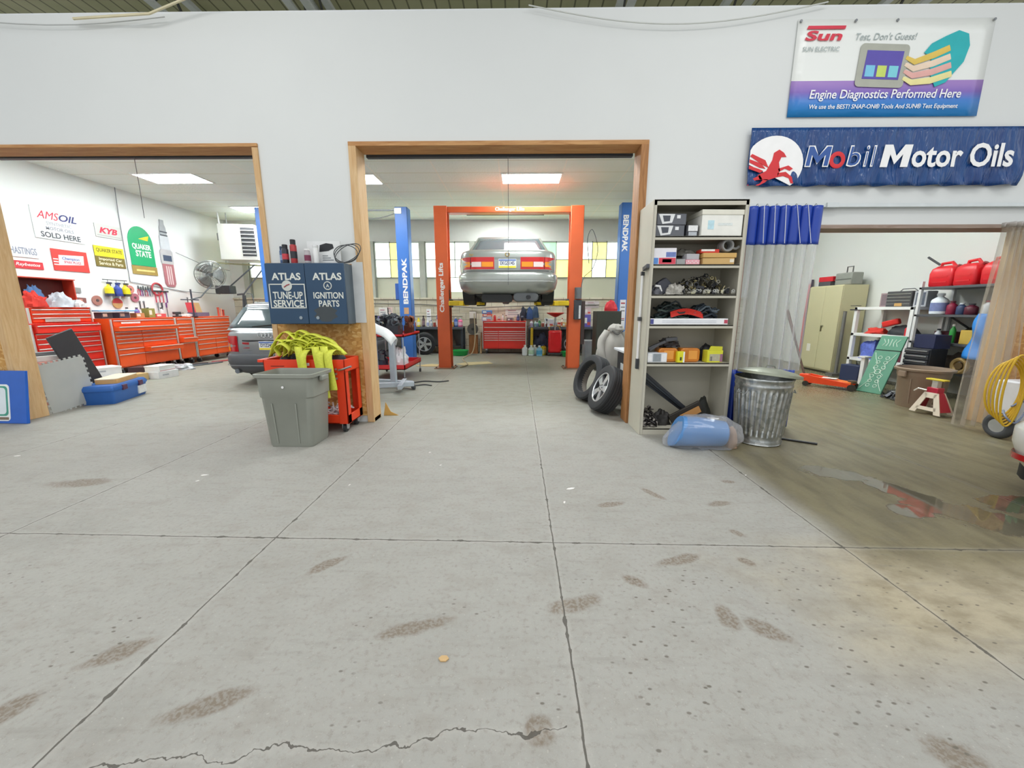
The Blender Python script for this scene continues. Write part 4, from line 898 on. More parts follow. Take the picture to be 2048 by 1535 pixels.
def plate(t, x, y, z, s, wd=.31, ht=.155):
    p = MB().box(x - wd / 2, x + wd / 2, y - .008, y, z - ht / 2, z + ht / 2).build('number_plate', M('#eef0f2', .4), t, bev=.003)
    MB().box(x - wd / 2 + .005, x + wd / 2 - .005, y - .0095, y - .008, z + ht * .28, z + ht * .46).build('blue_band', M('#6f86bf', .4), p)
    MB().box(x - wd / 2 + .005, x + wd / 2 - .005, y - .0095, y - .008, z - ht * .47, z - ht * .26).build('yellow_band', M('#f0dc3c', .4), p)
    txt(s, p, (x, y - .0095, z + .008), FR, wd * .8, ht * .4, M('#2a3560', .5), .01)

def silver_sedan():
    P_ = M('#a3a7a3', .28, .55, var=.05, coat=.6); hw, hl = .915, 2.15
    t = car('sedan', 'silver sedan raised on the orange two-post lift, seen from behind', (-.18, 7.08, 1.40), 0, P_, P_, hw, 4.3, .95, 1.39, e=7)
    RL = M('#c3181e', .15, var=.06, coat=.6); AM = M('#f0930f', .2, coat=.5); WL_ = M('#ead7d4', .2, coat=.5)
    for sd in (-1, 1):
        a, b = sd * .23, sd * .845
        lm = on_rear(hw, hl, a, b, .61, .815, .012, 7, 18).build('tail_lamp', RL, t)
        on_rear(hw, hl, sd * .25, sd * .45, .65, .735, .016, 7, 6).build('amber_lens' if sd < 0 else 'amber_lens', AM, lm)
        on_rear(hw, hl, sd * .46, sd * .63, .65, .735, .016, 7, 6).build('reverse_lens', WL_, lm)
        on_rear(hw, hl, sd * .66, sd * .84, .65, .735, .016, 7, 10).build('amber_lens', AM, lm)
        on_rear(hw, hl, sd * .645, sd * .655, .61, .815, .015, 7, 2).build('lamp_seam', M('#5a0d10', .4), lm)
    on_rear(hw, hl, -.225, .225, .61, .815, .004, 7, 6).build('plate_recess', M('#8e928f', .35, .4), t)
    plate(t, 0, rear_y(0, hw, hl, 0, 7) - .008, .705, 'EKG5145')
    on_rear(hw, hl, -.86, .86, .575, .59, .008, 7, 24).build('bumper_seam', M('#4c504f', .5), t)
    on_rear(hw, hl, -.84, .84, .40, .415, .042, 7, 24, -.02).build('bumper_crease', M('#c3c7c4', .25, .6), t)
    GOLD = M('#c9a556', .3, .8)
    MB().torus((0, -.006, .862), .035, .006, 'y', 24, 6, mat=Matrix.Scale(.7, 4, (0, 0, 1)) if False else None).build('round_badge', GOLD, t)
    txt('INFINITI', t, (-.56, .022, .855), FR, .22, .03, GOLD, .01); txt('I30', t, (.52, .02, .855), FR, .09, .03, GOLD, .01)
    # underside
    UN = M('#34373a', .6, .3, var=.4, scale=14); m = MB()
    m.box(-.62, .62, .35, 3.9, .17, .24)
    m.build('underbody', UN, t, bev=.03)
    sil = MB().loft([[(x + .33, y0, z + .14) for x, z in rrect(-.23, .23, -.085, .085, .08, 6)] for y0 in (.12, .14, .5, .52)]).build('muffler', M('#6f7376', .4, .6), t, bev=.02)
    MB().tube([(.36, .2, .14), (.38, .05, .13), (.38, -.01, .13)], .035, 14).build('tailpipe', M('#3a3b3d', .4, .7), sil)
    for sd in (-1, 1):
        MB().tube([(sd * .2, .95, .12), (sd * .72, .95, .2)], .03, 8).tube([(sd * .68, .75, .10), (sd * .68, .95, .3)], .035, 8).build('suspension_arm', M('#2b2d2f', .5, .4), t)
    MB().tube([(-.1, .4, .1), (-.12, 1.6, .06), (-.05, 2.6, .07)], .03, 8).build('exhaust_pipe', M('#57595a', .4, .6), t)
    MB().loft([[(x - .2, y0, z + .12) for x, z in rrect(-.28, .28, -.07, .07, .05, 4)] for y0 in (.2, .22, .7, .72)]).build('fuel_tank', M('#26282a', .5), t)
    return t
silver_sedan()
def grey_wagon():
    P_ = M('#8d9094', .3, .5, var=.05, coat=.6); LOW = M('#55575c', .5, var=.08); hw, hl = .88, 2.3
    t = car('station_wagon', 'dark silver station wagon parked in the left bay with its tail toward the viewer', (-4.31, 6.62, 0), 0, P_, LOW, hw, 4.6, .96, 1.42, True, e=7)
    RL = M('#b3121d', .15, coat=.6); AM = M('#f08a1c', .2, coat=.4)
    for sd in (-1, 1):
        lm = on_rear(hw, hl, sd * .5, sd * .872, .60, .87, .012, 7, 16).build('tail_lamp', RL, t)
        on_rear(hw, hl, sd * .66, sd * .868, .61, .73, .016, 7, 8).build('amber_lens', AM, lm)
        MB().bar((sd * .62, .75, 1.44), (sd * .6, 2.6, 1.46), .03, .025).bar((sd * .62, .75, 1.40), (sd * .62, .8, 1.45), .03, .03).bar((sd * .6, 2.6, 1.40), (sd * .6, 2.55, 1.46), .03, .03).build('roof_rail', M('#d4d6d8', .3, .8), t, bev=.006)
        MB().cyl((sd * .56, -.02, .26), (sd * .56, .2, .26), .04, n=16).build('tailpipe', M('#9ea1a4', .3, .8), t)
    on_rear(hw, hl, -.42, .42, .62, .80, .004, 7, 8).build('plate_recess', M('#2a2b30', .4), t)
    on_rear(hw, hl, -.42, -.3, .66, .76, .008, 7, 4).build('red_reflector', M('#a3131f', .2, coat=.5), t)
    plate(t, .02, -.006, .705, 'DYZ2405', .3, .15)
    CH = M('#e6e8ea', .2, .9); m = MB()
    for k in range(4): m.torus((-.09 + .06 * k, -.012, .885), .037, .006, 'y', 22, 6)
    m.build('ring_badge', CH, t)
    on_rear(hw, hl, -.82, .82, .36, .375, .05, 7, 20, -.02).build('bumper_strip', M('#9b9ea2', .3, .5), t)
    m = MB().bar((-.3, .13, 1.02), (.25, .14, 1.07), .02, .02); m.build('rear_wiper', BLK, t)
    return t
grey_wagon()
def white_car():
    P_ = M('#f1f0ea', .18, var=.02, coat=.7); hw, hl = .9, 2.2
    t = car('car', 'white car whose rear bumper corner shows at the right edge', (3.45, 1.84, 0), -90, P_, P_, hw, 4.4, .95, 1.45, e=10)
    for sd in (-1, 1):
        on_rear(hw, hl, sd * .62, sd * .885, .305, .345, .012, 10, 8, -.022).build('red_reflector', M('#c0131c', .15, coat=.6), t)
        on_rear(hw, hl, sd * .55, sd * .87, .66, .86, .012, 10, 12).build('tail_lamp', M('#b0121c', .15, coat=.6), t)
        MB().tube([(sd * .62, .25, .17), (sd * .62, .05, .16), (sd * .62, -.01, .155)], .045, 18).build('tailpipe', M('#2f3236', .25, .8), t)
    on_rear(hw, hl, -.8, .8, .17, .26, .02, 10, 20, .02).build('lower_valance', M('#1f2023', .5), t)
white_car()

# ================================================================ lifts of the service bays
ORG = M('#dd6537', .42, var=.1, scale=3); LBLUE = M('#3d74c4', .4, var=.1, scale=3); DKB = M('#2a2d33', .45)
def channel(m, x0, x1, y0, y1, z0, z1, th=.02, op='x+'):
    """a C-shaped column"""
    m.box(x0, x1, y0, y0 + th, z0, z1).box(x0, x1, y1 - th, y1, z0, z1)
    if op == 'x+': m.box(x0, x0 + th, y0, y1, z0, z1)
    else: m.box(x1 - th, x1, y0, y1, z0, z1)
    return m
t = T('car_lift', 'orange-red two-post car lift with a crossbeam holding up the silver sedan', 'car lift', (-.19, 8.85, 0))
for sd in (-1, 1):
    xo = 1.59 * sd; xi = 1.31 * sd; a, b = min(xo, xi), max(xo, xi)
    p = channel(MB(), a, b, -.15, .15, .015, 3.46, .02, 'x+' if sd < 0 else 'x-').build('column', ORG, t, bev=.012)
    MB().box(a - .09, b + .09, -.24, .2, 0, .018).build('base_plate', M('#8d6a55', .6, .3, var=.3), t, bev=.004)
    m = MB(); 
    for q in (-.2, .16):
        for xx in (a - .05, b + .05): m.cyl((xx, q, .018), (xx, q, .04), .018, n=6)
    m.build('anchor_bolt', M('#5c5752', .5, .5), p)
    MB().box(a + .03, b - .03, -.12, .12, 1.0, 1.75).build('carriage', M('#33363a', .5), t, bev=.01)
    MB().box(min(xi, xi - sd * .03), max(xi, xi - sd * .03), -.2, .2, 1.36, 1.54).build('arm_bracket', M('#3d4046', .5), t, bev=.01)
    YL = M('#eac91e', .4, var=.1)
    for q in (-1, 1):
        ar = MB().bar((xi - sd * .02, q * .16, 1.44), (xi - sd * .36 , q * .3, 1.44), .13, .085).bar((xi - sd * .3, q * .26, 1.445), (xi - sd * .72, q * .42, 1.445), .09, .06).build('swing_arm', YL, t, bev=.006)
        MB().cyl((xi - sd * .68, q * .40, 1.47), (xi - sd * .68, q * .40, 1.565), .055, n=16).build('lift_pad', M('#2b2c2e', .6), ar)
    MB().box(min(xi - sd * .02, xi - sd * .42), max(xi - sd * .02, xi - sd * .42), -.32, -.22, 1.40, 1.5).build('arm_guard', YL, t, bev=.01)
MB().box(-1.32, 1.32, -.11, .11, 3.33, 3.45).build('crossbeam', ORG, t, bev=.01)
WT = M('#f4f4f2', .45)
txt('Challenger Lifts', t, (.02, -.1115, 3.388), FR, .62, .085, WT, .025)
txt('Challenger Lifts', t, (-1.46, -.1515, 1.78), (R(90), R(-90), 0), 1.05, .13, WT, .03)
MB().box(-.9, .75, -.06, -.03, 3.285, 3.295).build('stop_bar', M('#5a5d58', .5), t)
pu = MB().box(1.42, 1.58, -.26, -.155, 1.1, 1.52).build('power_unit', M('#3a3f47', .5), t, bev=.012)
MB().cyl((1.5, -.22, 1.54), (1.5, -.22, 1.78), .075, n=18).build('motor', M('#74787c', .4, .5), pu)
MB().box(1.52, 1.56, -.263, -.259, 1.12, 1.4).build('warning_label', M('#d7d9dc', .5, var=.4, scale=40), pu)
MB().box(1.59, 1.68, -.13, -.02, .55, 1.5).build('cable_cover', M('#4a3b3a', .5), t, bev=.008)
MB().tube(spline([(1.56, -.2, 1.78), (1.62, -.2, 2.0), (1.82, -.1, 2.2), (1.92, -.05, 2.6), (1.8, .0, 3.0), (1.7, .0, 2.8), (1.75, 0, 2.3)]), .008, 6).build('control_cable', M('#5c6066', .5), t)
t = T('car_lift', 'blue two-post car lift standing left of the orange lift', 'car lift', (-4.5, 10.0, 0))
def blue_post(t, x, op, txtx=None, body='BENDPAK', z0=1.0, flip=1, top=3.72):
    a, b = x - .15, x + .15
    p = channel(MB(), a, b, -.15, .15, .015, top, .02, op).build('column', LBLUE, t, bev=.012)
    MB().box(a - .08, b + .08, -.22, .2, 0, .016).build('base_plate', M('#3f5f94', .5), t)
    MB().box(a + .03, b - .03, -.12, .12, .3, .8).build('carriage', M('#2a4f92', .5), t, bev=.01)
    MB().box((b, a - .1)[op == 'x-'], (b + .1, a)[op == 'x-'], -.1, .1, 1.55, 1.95).build('side_box', M('#2f5aa6', .5), t, bev=.01)
    return p
blue_post(t, 1.70, 'x-'); blue_post(t, -1.68, 'x+')
txt('BENDPAK', t, (1.72, -.1515, 2.0), (R(90), R(-90), 0), 1.1, .12, WT, .035)
txt('BENDPAK', t, (-1.66, -.1515, 2.6), (R(90), R(90), 0), 1.0, .12, WT, .035)
MB().box(1.66, 1.78, -.153, -.15, 1.2, 1.36).build('notice_plate', M('#c9a37c', .5), t)
MB().cyl((-1.6, 0, 3.68), (1.6, 0, 3.68), .022, n=10).build('cross_tube', M('#a9adb5', .35, .6), t)
MB().box(1.54, 1.72, -.16, -.02, 3.56, 3.7).build('pulley_cover', M('#c5cad2', .4, .4), t, bev=.01)
MB().tube([(.4 + 1.2 * k / 8, -.02, 3.63 - .14 * sin(pi * k / 8)) for k in range(9)], .01, 6).build('cable', M('#85898c', .5), t)
t = T('car_lift', 'blue two-post car lift standing right of the orange lift', 'car lift', (4.2, 10.0, 0))
blue_post(t, -1.58, 'x+', top=3.8); blue_post(t, .80, 'x-', top=3.8)
txt('BENDPAK', t, (-1.62, -.1515, 3.1), (R(90), R(90), 0), .84, .13, WT, .035)
MB().cyl((-1.5, 0, 3.74), (.7, 0, 3.74), .022, n=10).build('cross_tube', M('#a9adb5', .35, .6), t)
MB().box(-1.66, -1.52, -.1525, -.15, .8, 1.55).build('label_strip', M('#e3e5ea', .5), t)
for k, z_ in enumerate((1.45, 1.36, 1.27, 1.08, 1.04)): MB().box(-1.64, -1.54, -.1535, -.1525, z_, z_ + .02 + .012 * (k == 0)).build('printed_mark', M('#b0404c' if k % 3 == 0 else '#4a4f5a', .5), t)
MB().box(-1.40, -1.34, -.2, -.1, 1.55, 1.95).build('release_handle', M('#e0c928', .4), t, bev=.01)

# ================================================================ tool chests
ALU = M('#d9d6d2', .3, .6)
def chest(name, label, loc, rz, wd, dp, z0, z1, rows, col=RED, group=None, trim=True, casters=True, title=None):
    """rows: (height share, [column shares], pulled-out drawer index or None)"""
    t = T(name, label, 'tool chest', loc, rz, group); h = z1 - z0
    MB().box(-wd / 2, wd / 2, 0.012, dp, z0, z1).build('body', col, t, bev=.006)
    MB().box(-wd / 2, wd / 2, -.005, dp, z1, z1 + .015).build('top', col, t, bev=.004)
    tot = sum(r[0] for r in rows); z = z1 - .012
    for r in rows:
        rh = (h - .03) * r[0] / tot; x = -wd / 2 + .025; tc = sum(r[1])
        for i, cshare in enumerate(r[1]):
            cw = (wd - .05) * cshare / tc; out = .0 if len(r) < 3 or r[2] != i else r[3]
            nm = 'drawer' if rh < .34 else 'door'
            d = MB().box(x + .004, x + cw - .004, -.006 - out, .014, z - rh + .005, z - .004).build(nm, col, t, bev=.003)
            MB().box(x + .01, x + cw - .01, -.02 - out, -.005 - out, z - .024, z - .008).build('pull', ALU, d, bev=.003)
            x += cw
        z -= rh
    if trim:
        for s in (-1, 1): MB().box(s * wd / 2 - .018, s * wd / 2 + .004, -.012, .02, z0, z1).build('corner_trim', ALU, t, bev=.003)
    if title: MB().box(-wd * .38, -wd * .1, -.022, -.018, z1 - .09, z1 - .055).build('name_badge', M('#e9e6e2', .4, var=.4, scale=50), t)
    if casters:
        for sx in (-1, 1):
            for y in (.08, dp - .08):
                cx = sx * (wd / 2 - .1); c_ = MB().cyl((cx - .018, y, .055), (cx + .018, y, .055), .055, n=18).build('caster', M('#3c3d40', .5), t)
                MB().box(cx - .028, cx + .028, y - .02, y + .02, .09, z0 + .002).build('fork', M('#b9bbbd', .35, .7), c_)
    return t
REDC = M('#e02f22', .35, var=.06)
chest('tool_chest', 'wide red tool chest against the back wall below the lifted sedan', (-.385, 11.66, 0), 0, 1.29, .45, .15, .96,
      [(.9, [1]), (.8, [1]), (.42, [.35, .65]), (.42, [.35, .65]), (.42, [.35, .65]), (.42, [.35, .65]), (1.0, [1, 0.0001]), (.01, [1])] if False else
      [(.9, [1]), (.75, [1]), (.4, [.35, .65]), (.4, [.35, .65]), (.4, [.35, .65]), (.4, [.35, .65]), (1.6, [.35, .65])], REDC)

# ================================================================ middle bay
STEEL = M('#5b6068', .45, .4, var=.15); DSTEEL = M('#3c4046', .5, .3)
def bench(label, x0, x1, z=.80):
    t = T('workbench', label, 'workbench', ((x0 + x1) / 2, 11.62, 0)); h = (x1 - x0) / 2
    MB().box(-h, h, 0, .52, z - .04, z).box(-h, h, -.004, .02, z - .07, z).build('worktop', STEEL, t, bev=.005)
    k = max(2, int((x1 - x0) / 1.3) + 1)
    for i in range(k):
        for y in (.03, .46):
            x = -h + .04 + (2 * h - .08) * i / (k - 1); MB().box(x - .03, x + .03, y, y + .05, 0, z - .04).build('leg', DSTEEL, t)
    MB().box(-h + .05, h - .05, .05, .48, .22, .24).build('lower_shelf', DSTEEL, t); MB().box(-h, h, .49, .51, .25, z - .04).build('back_panel', M('#6d6f70', .6, var=.3, scale=5), t)
bench('long dark steel workbench along the back wall, left of the red chest', -4.75, -1.62); bench('dark steel workbench along the back wall, right of the red chest', .33, 2.35)
BZ = .802
# goods on the benches
rows = [
 ('bottle', -4.55, .04, .24, '#e8d23c', '#f0f0f0', None, 'yellow spray bottle at the far left end of the back workbench'),
 ('bottle', -4.38, .045, .20, '#7b6fae', '#d8d5e6', '#b9b2dc', 'purple bottle on the back workbench, left of the blue post'),
 ('box', -4.18, .16, .15, '#6b6678', None, None, 'dark mauve box on the back workbench, left of the blue post'),
 ('bottle', -3.98, .04, .22, '#e9ebee', '#2a2c30', '#9aa6c8', 'white bottle with a black cap on the back workbench, left of the blue post'),
 ('box', -3.80, .13, .17, '#a49b95', None, None, 'taupe box on the back workbench just left of the blue post'),
 ('bottle', -2.98, .05, .27, '#ecd52a', '#e2c818', '#f3ecc0', 'yellow jug on the back workbench just right of the left blue post'),
 ('bottle', -2.83, .045, .33, '#4a3b42', '#2a2328', '#7d6a72', 'tall dark bottle on the back workbench, right of the left blue post'),
 ('bottle', -2.70, .04, .23, '#f1f2f5', '#d9dbe4', '#aab2d2', 'white bottle with lilac label between the left blue and orange posts'),
 ('bottle', -2.60, .035, .19, '#dfe6e8', '#3f6fb6', '#c3cfe3', 'pale bottle with a blue cap between the left blue and orange posts'),
 ('can', -2.50, .04, .16, '#b6564c', '#e9e4da', None, 'brick red can on the back workbench between the left posts'),
 ('box', -2.29, .26, .22, '#f0f1f3', None, None, 'white carton on the back workbench beside the left orange post'),
 ('box', -2.31, .22, .12, '#7f86b8', None, .225, 'small blue-grey carton on the white carton by the left orange post'),
 ('box', -2.28, .2, .2, '#e7b3bd', None, .348, 'pink printed box at the top of the cartons by the left orange post'),
 ('box', -1.98, .12, .14, '#d9a23f', None, None, 'ochre box just right of the left orange post'),
 ('bottle', -1.86, .06, .28, '#3a5fae', '#f0f0f0', '#8fa7d8', 'blue jug on the back workbench right of the left orange post'),
 ('bottle', -1.72, .07, .26, '#e86a9a', '#d7dce6', '#f0b7cc', 'pink bag-shaped jug at the right end of the left bench'),
 ('box', -.92, .3, .13, '#aebfd6', None, .17, 'pale blue box on the red tool chest, at its left end'),
 ('box', -.90, .28, .08, '#d35f4a', None, .302, 'thin red box on top of the pale blue box on the red chest'),
 ('box', -.91, .3, .1, '#5b86c4', None, .384, 'blue box topmost in the stack on the red chest'),
 ('bottle', -.68, .04, .2, '#d13b3b', '#f0eeee', None, 'red bottle on the red tool chest beside the blue box stack'),
 ('can', -.56, .04, .13, '#d6d9da', '#b7babd', '#c4574d', 'silver can on the red tool chest'),
 ('bottle', -.44, .03, .2, '#e9e9e6', '#3a3c42', None, 'white bottle in the middle of the red tool chest'),
 ('box', -.22, .16, .09, '#6f6d78', None, .17, 'grey box on the red tool chest, right of the middle'),
 ('bottle', .02, .045, .19, '#35406e', '#1f2338', '#5b6aa0', 'navy bottle at the right of the red tool chest top'),
 ('can', .14, .045, .15, '#37394a', '#74798c', None, 'dark can at the right of the red tool chest top'),
 ('bottle', .42, .05, .2, '#dcd6e2', '#9a5a6c', '#b0a4c4', 'lilac bottle at the left end of the right back workbench'),
 ('bottle', .54, .045, .17, '#b7d4d2', '#e9f0f0', '#8fbab9', 'pale teal bottle on the right back workbench'),
 ('bottle', .66, .045, .22, '#3f8a5a', '#e8e8e0', '#8fc4a0', 'green bottle on the right back workbench'),
 ('can', .76, .045, .14, '#c56a5a', '#d9d9d6', None, 'coral can on the right back workbench'),
 ('box', .96, .24, .23, '#e6e6f0', None, None, 'white lilac carton under the red drain funnel on the right workbench'),
 ('bottle', 1.14, .05, .2, '#dfe3e8', '#8aa0c8', '#b9c6dd', 'grey-white bottle right of the white lilac carton'),
 ('can', 1.25, .05, .16, '#d24b42', '#f0e8e0', '#e9c9b8', 'red and cream can on the right workbench'),
 ('box', 1.42, .16, .13, '#c9a867', None, None, 'tan box on the right workbench by the orange post'),
 ('bottle', 1.75, .05, .3, '#a0324a', '#e8e0e2', '#c98a94', 'crimson bottle just right of the right orange post'),
 ('bottle', 1.87, .045, .24, '#c7a37a', '#f0ece4', None, 'beige bottle right of the right orange post'),
 ('can', -4.48, .05, .15, '#3d4048', '#8f9298', None, 'charcoal can beside the yellow spray bottle at the far left of the back workbench'),
 ('bottle', -4.27, .04, .26, '#a9b7c6', '#e9ecf0', '#dfe6f0', 'steel-blue bottle between the purple bottle and the mauve box'),
 ('box', -3.62, .2, .24, '#4b4f59', None, None, 'slate carton right behind the left blue post on the back workbench'),
 ('box', -3.40, .18, .14, '#c9b9a4', None, None, 'cream carton behind the left blue post on the back workbench'),
 ('bottle', -3.22, .045, .22, '#d9dde2', '#3f5f9a', '#7f9ccf', 'silver bottle with a blue label just left of the yellow jug'),
 ('can', -3.10, .045, .17, '#c14a3c', '#e8e2d8', None, 'vermilion can just left of the yellow jug'),
 ('bottle', -2.42, .03, .3, '#c8402f', '#f0e9e0', '#f2d9c0', 'slim red bottle just left of the white carton by the left orange post'),
 ('bottle', -.34, .035, .17, '#c9c2b0', '#7a2e2e', None, 'beige bottle with a maroon cap on the red tool chest'),
 ('can', -.08, .04, .12, '#e0d9c8', '#c8b98a', None, 'cream can on the red tool chest between the grey box and the navy bottle'),
 ('can', .60, .04, .13, '#8fa4c8', '#e9edf2', None, 'powder-blue can between the pale teal and green bottles'),
 ('box', .86, .07, .26, '#d9dfe9', None, None, 'narrow pale carton left of the white lilac carton'),
 ('bottle', 1.34, .035, .26, '#efe6d6', '#c43c36', '#d8604c', 'cream bottle with a red label by the tan box near the right orange post'),
 ('box', 1.62, .14, .22, '#b85a4a', None, None, 'brick carton behind the right orange post'),
 ('bottle', 1.98, .035, .3, '#e2e6ee', '#6a63b6', '#b9b4e0', 'white bottle with a violet label beside the violet carton'),
 ('box', 2.08, .2, .36, '#6a63b6', None, None, 'violet upright carton right of the right orange post'),
 ('box', 2.08, .2, .2, '#d9c3c9', None, .362, 'pale pink carton on the violet carton'),
]
for kd, x, r, h, col, cap, band, lb in rows:
    zz = BZ + (.173 if -1.05 < x < .3 else 0); y = 11.80
    if kd == 'bottle': bottle('bottle', lb, 'bottle', (x, y + .02 * sin(x * 40), zz), r, h, col, cap, band)
    elif kd == 'can': spray('spray_can', lb, (x, y + .02 * sin(x * 31), zz), r, h, col, cap, band)
    else: carton('carton', lb, (x, y, BZ + (band or 0) if band else zz), (r, .16, h), col, 0, [('#f0efe9', .1, .45, .3, .75), ('#d25a50' if col != '#d35f4a' else '#f0e0d8', .5, .9, .15, .4)])
# things on the block wall above the benches
for x, z_, wd, ht, col, lb in ((-4.15, 1.2, .3, .34, '#e6e2dc', 'white paper notice on the back wall left of the blue post'), (-3.95, 1.28, .16, .22, '#e2c9c0', 'pinkish paper notice on the back wall left of the blue post'),
                               (-2.75, 1.15, .14, .36, '#f0f1f2', 'white strip notice on the back wall right of the left blue post'), (-.1, 1.2, .55, .26, '#d8d8d2', 'pale poster on the back wall above the red chest'),
                               (1.85, 1.44, .5, .2, '#e4d9d8', 'wide white label panel on the back wall behind the right orange post'), (2.3, 1.46, .4, .2, '#cfc6c8', 'grey label panel on the back wall left of the right blue post')):
    t = T('notice', lb, 'notice', (x, 12.145 if z_ > 1.5 else 12.19, z_))
    MB().box(-wd / 2, wd / 2, -.006, 0, -ht / 2, ht / 2).build('sheet', M(col, .6), t)
    for k in range(3): MB().box(-wd * .35, wd * (.1 + .1 * k), -.0075, -.006, ht * (.25 - .22 * k), ht * (.32 - .22 * k)).build('printed_line', M('#a8616a' if k == 0 else '#8d8f96', .6), t)
tag(MB().tube([(-4.8, 12.15, 1.5), (-3, 12.15, 1.47), (-1.2, 12.15, 1.36), (.2, 12.15, 1.42), (2.5, 12.15, 1.45)], .014, 6).build('pipe', M('#7d7a72', .5)), 'grey pipe running along the block wall above the benches', 'pipe')
tag(MB().cyl((-4.8, 12.17, 1.12), (-1.7, 12.17, 1.1), .008, n=6).build('wall_rod', M('#5f5d58', .5)), 'thin rod along the block wall above the left bench', 'rod')
for k, (x, col, lb) in enumerate(((.38, '#39507e', 'blue cloth hanging on the back wall right of the red chest'), (.18, '#2e3340', 'dark cloth hanging on the back wall right of the red chest'), (.55, '#3b4f6b', 'slate cloth hanging on the back wall above the right bench'))):
    tag(heap(80 + k, .2, .12, .36, .25).build('hanging_cloth', M(col, .9, var=.3, bump=.5), loc=(x, 12.1, 1.02 + .02 * k)), lb, 'cloth')
# wheel with alloy rim, grinder, drain pans, jugs, oil drainer
def wheel(label, loc, rot, R_=.32, wd=.2, hub=.21, sp=5, rimmat=None, cat='wheel'):
    t = T('roadwheel', label, cat, loc); t.rotation_euler = rot
    tyre_rings(MB(), R_, wd, hub).build('tyre', TYRE, t, ang=30); rim(t, hub, wd, sp, rimmat); return t
wheel('alloy wheel with black tire leaning against the bench, left of the left orange post', (-2.74, 11.42, .325), (R(8), 0, R(8)), .325)
wheel('wheel half hidden behind the right orange post', (1.60, 11.44, .31), (R(-6), 0, R(-30)), .31)
t = T('bench_grinder', 'old grey-brown bench grinder on a wooden post beside the red chest', 'grinder', (-1.33, 11.75, 0))
MB().box(-.13, .13, -.08, .14, 0, .56).build('wooden_stand', wood_mat('stand_wood', '#7a4a26', '#a56c3c', 'z'), t, bev=.006)
MB().cyl((-.0, -.12, .74), (0, .12, .74), .13, n=24).build('motor_housing', M('#77736a', .5, .3), t, bev=.01)
MB().cyl((0, -.15, .74), (0, -.12, .74), .165, n=30).build('wire_wheel', M('#5d5a55', .6, .3, var=.3, scale=60), t); MB().cyl((0, -.165, .74), (0, -.15, .74), .04, n=16).build('hub_nut', M('#2e2d2b', .5), t)
MB().box(-.1, .1, -.05, .1, .88, 1.28).build('upright', M('#6b5e50', .6, var=.3), t, bev=.01); MB().box(-.1, .1, -.075, -.05, 1.05, 1.25).build('guard', M('#dcd2cc', .5), t, bev=.02)
tag(MB().bar((-1.10, 11.70, 0.0), (-1.085, 11.86, .62), .03, .12).build('wood_plank', wood_mat('plank_wood', '#b08b60', '#d2b184', 'y'), bev=.003), 'short wooden plank leaning between the grinder stand and the red chest', 'plank')
def drain_pan(label, loc, s=1.0):
    t = T('drain_pan', label, 'drain pan', loc)
    MB().lathe([(.22 * s, 0), (.235 * s, .01), (.27 * s, .13), (.29 * s, .135), (.29 * s, .15), (.262 * s, .145), (.225 * s, .02)], n=28).build('pan', M('#1f9f4a', .35, var=.08), t)
    MB().bar((-.27 * s, 0, .13), (-.34 * s, 0, .135), .1, .02).build('spout', M('#1f9f4a', .35, var=.08), t, bev=.004)
drain_pan('green plastic drain pan on the floor right of the left orange post', (-1.68, 11.28, 0), .92)
drain_pan('green plastic drain pan beside the red drain tank, partly hidden', (1.42, 11.0, 0), .6)
for x, y, col, lb, bd in ((.22, 11.30, '#e6eaec', 'leftmost white jug on the floor before the back bench', None), (.40, 11.24, '#e0ecec', 'second white jug, with a pale green label, before the back bench', '#b9d6b9'), (.50, 11.36, '#e9eeee', 'third white jug behind the blue-labelled jug', None), (.63, 11.14, '#8fc8e0', 'clear blue washer-fluid jug at the right of the jug row', '#4fa4cf'), (.735, 11.38, '#e6d832', 'yellow jug behind the washer-fluid jug', '#f0ec9a'), (.78, 11.57, '#e0c922', 'yellow jug touching the left side of the red drain tank', None)):
    t = bottle('jug', lb, 'jug', (x, y, 0), .085, .3, col, '#f2f2f2' if 'yellow' not in lb else '#2f4a86', bd, neck=.3)
    MB().tube([(0, -.05, .27), (0, -.085, .25), (0, -.09, .2), (0, -.075, .17)], .012, 6).build('handle', M(col, .35), t)
tag(MB().cyl((.42, 11.57, .0), (.43, 11.6, .78), .04, n=12).build('yellow_tube', M('#d6b92a', .4)), 'upright yellow tube leaning on the bench beside the red chest', 'tube')
tag(heap(92, .5, .3, .34, .4).build('bag_heap', M('#31384e', .7, var=.4, scale=12, bump=.5), loc=(.72, 11.74, .242)), 'dark blue heap of bags on the shelf under the right bench', 'bag')
tag(heap(93, .6, .3, .3, .4).build('parts_heap', M('#56534b', .6, .2, var=.4, scale=14, bump=.5), loc=(-3.6, 11.86, .242)), 'grey heap of old parts under the left bench', 'car parts', None, 'stuff')
tag(heap(94, .4, .22, .36, .3).build('debris_heap', M('#605a4e', .7, var=.4, scale=14, bump=.5), loc=(-2.1, 11.85, .242)), 'brown-grey heap of parts under the left bench near the grinder', 'car parts', None, 'stuff')
t = T('oil_drainer', 'red wheeled oil drain tank with a red funnel pan on a post above it', 'oil drainer', (1.08, 11.26, 0))
MB().box(-.19, .19, -.13, .13, .08, .73).build('tank', M('#e5232b', .25, coat=.4), t, bev=.05)
MB().cyl((0, 0, .73), (0, 0, 1.12), .02, n=12).build('post', M('#b9bcc0', .3, .8), t)
MB().lathe([(.03, 1.1), (.1, 1.13), (.24, 1.2), (.25, 1.225), (.235, 1.22), (.09, 1.145)], n=30).build('funnel_pan', M('#e0322c', .35), t)
for sx in (-1, 1): MB().cyl((sx * .2, .05, .07), (sx * .24, .05, .07), .07, n=20).build('wheel', M('#2a2b2d', .5), t)
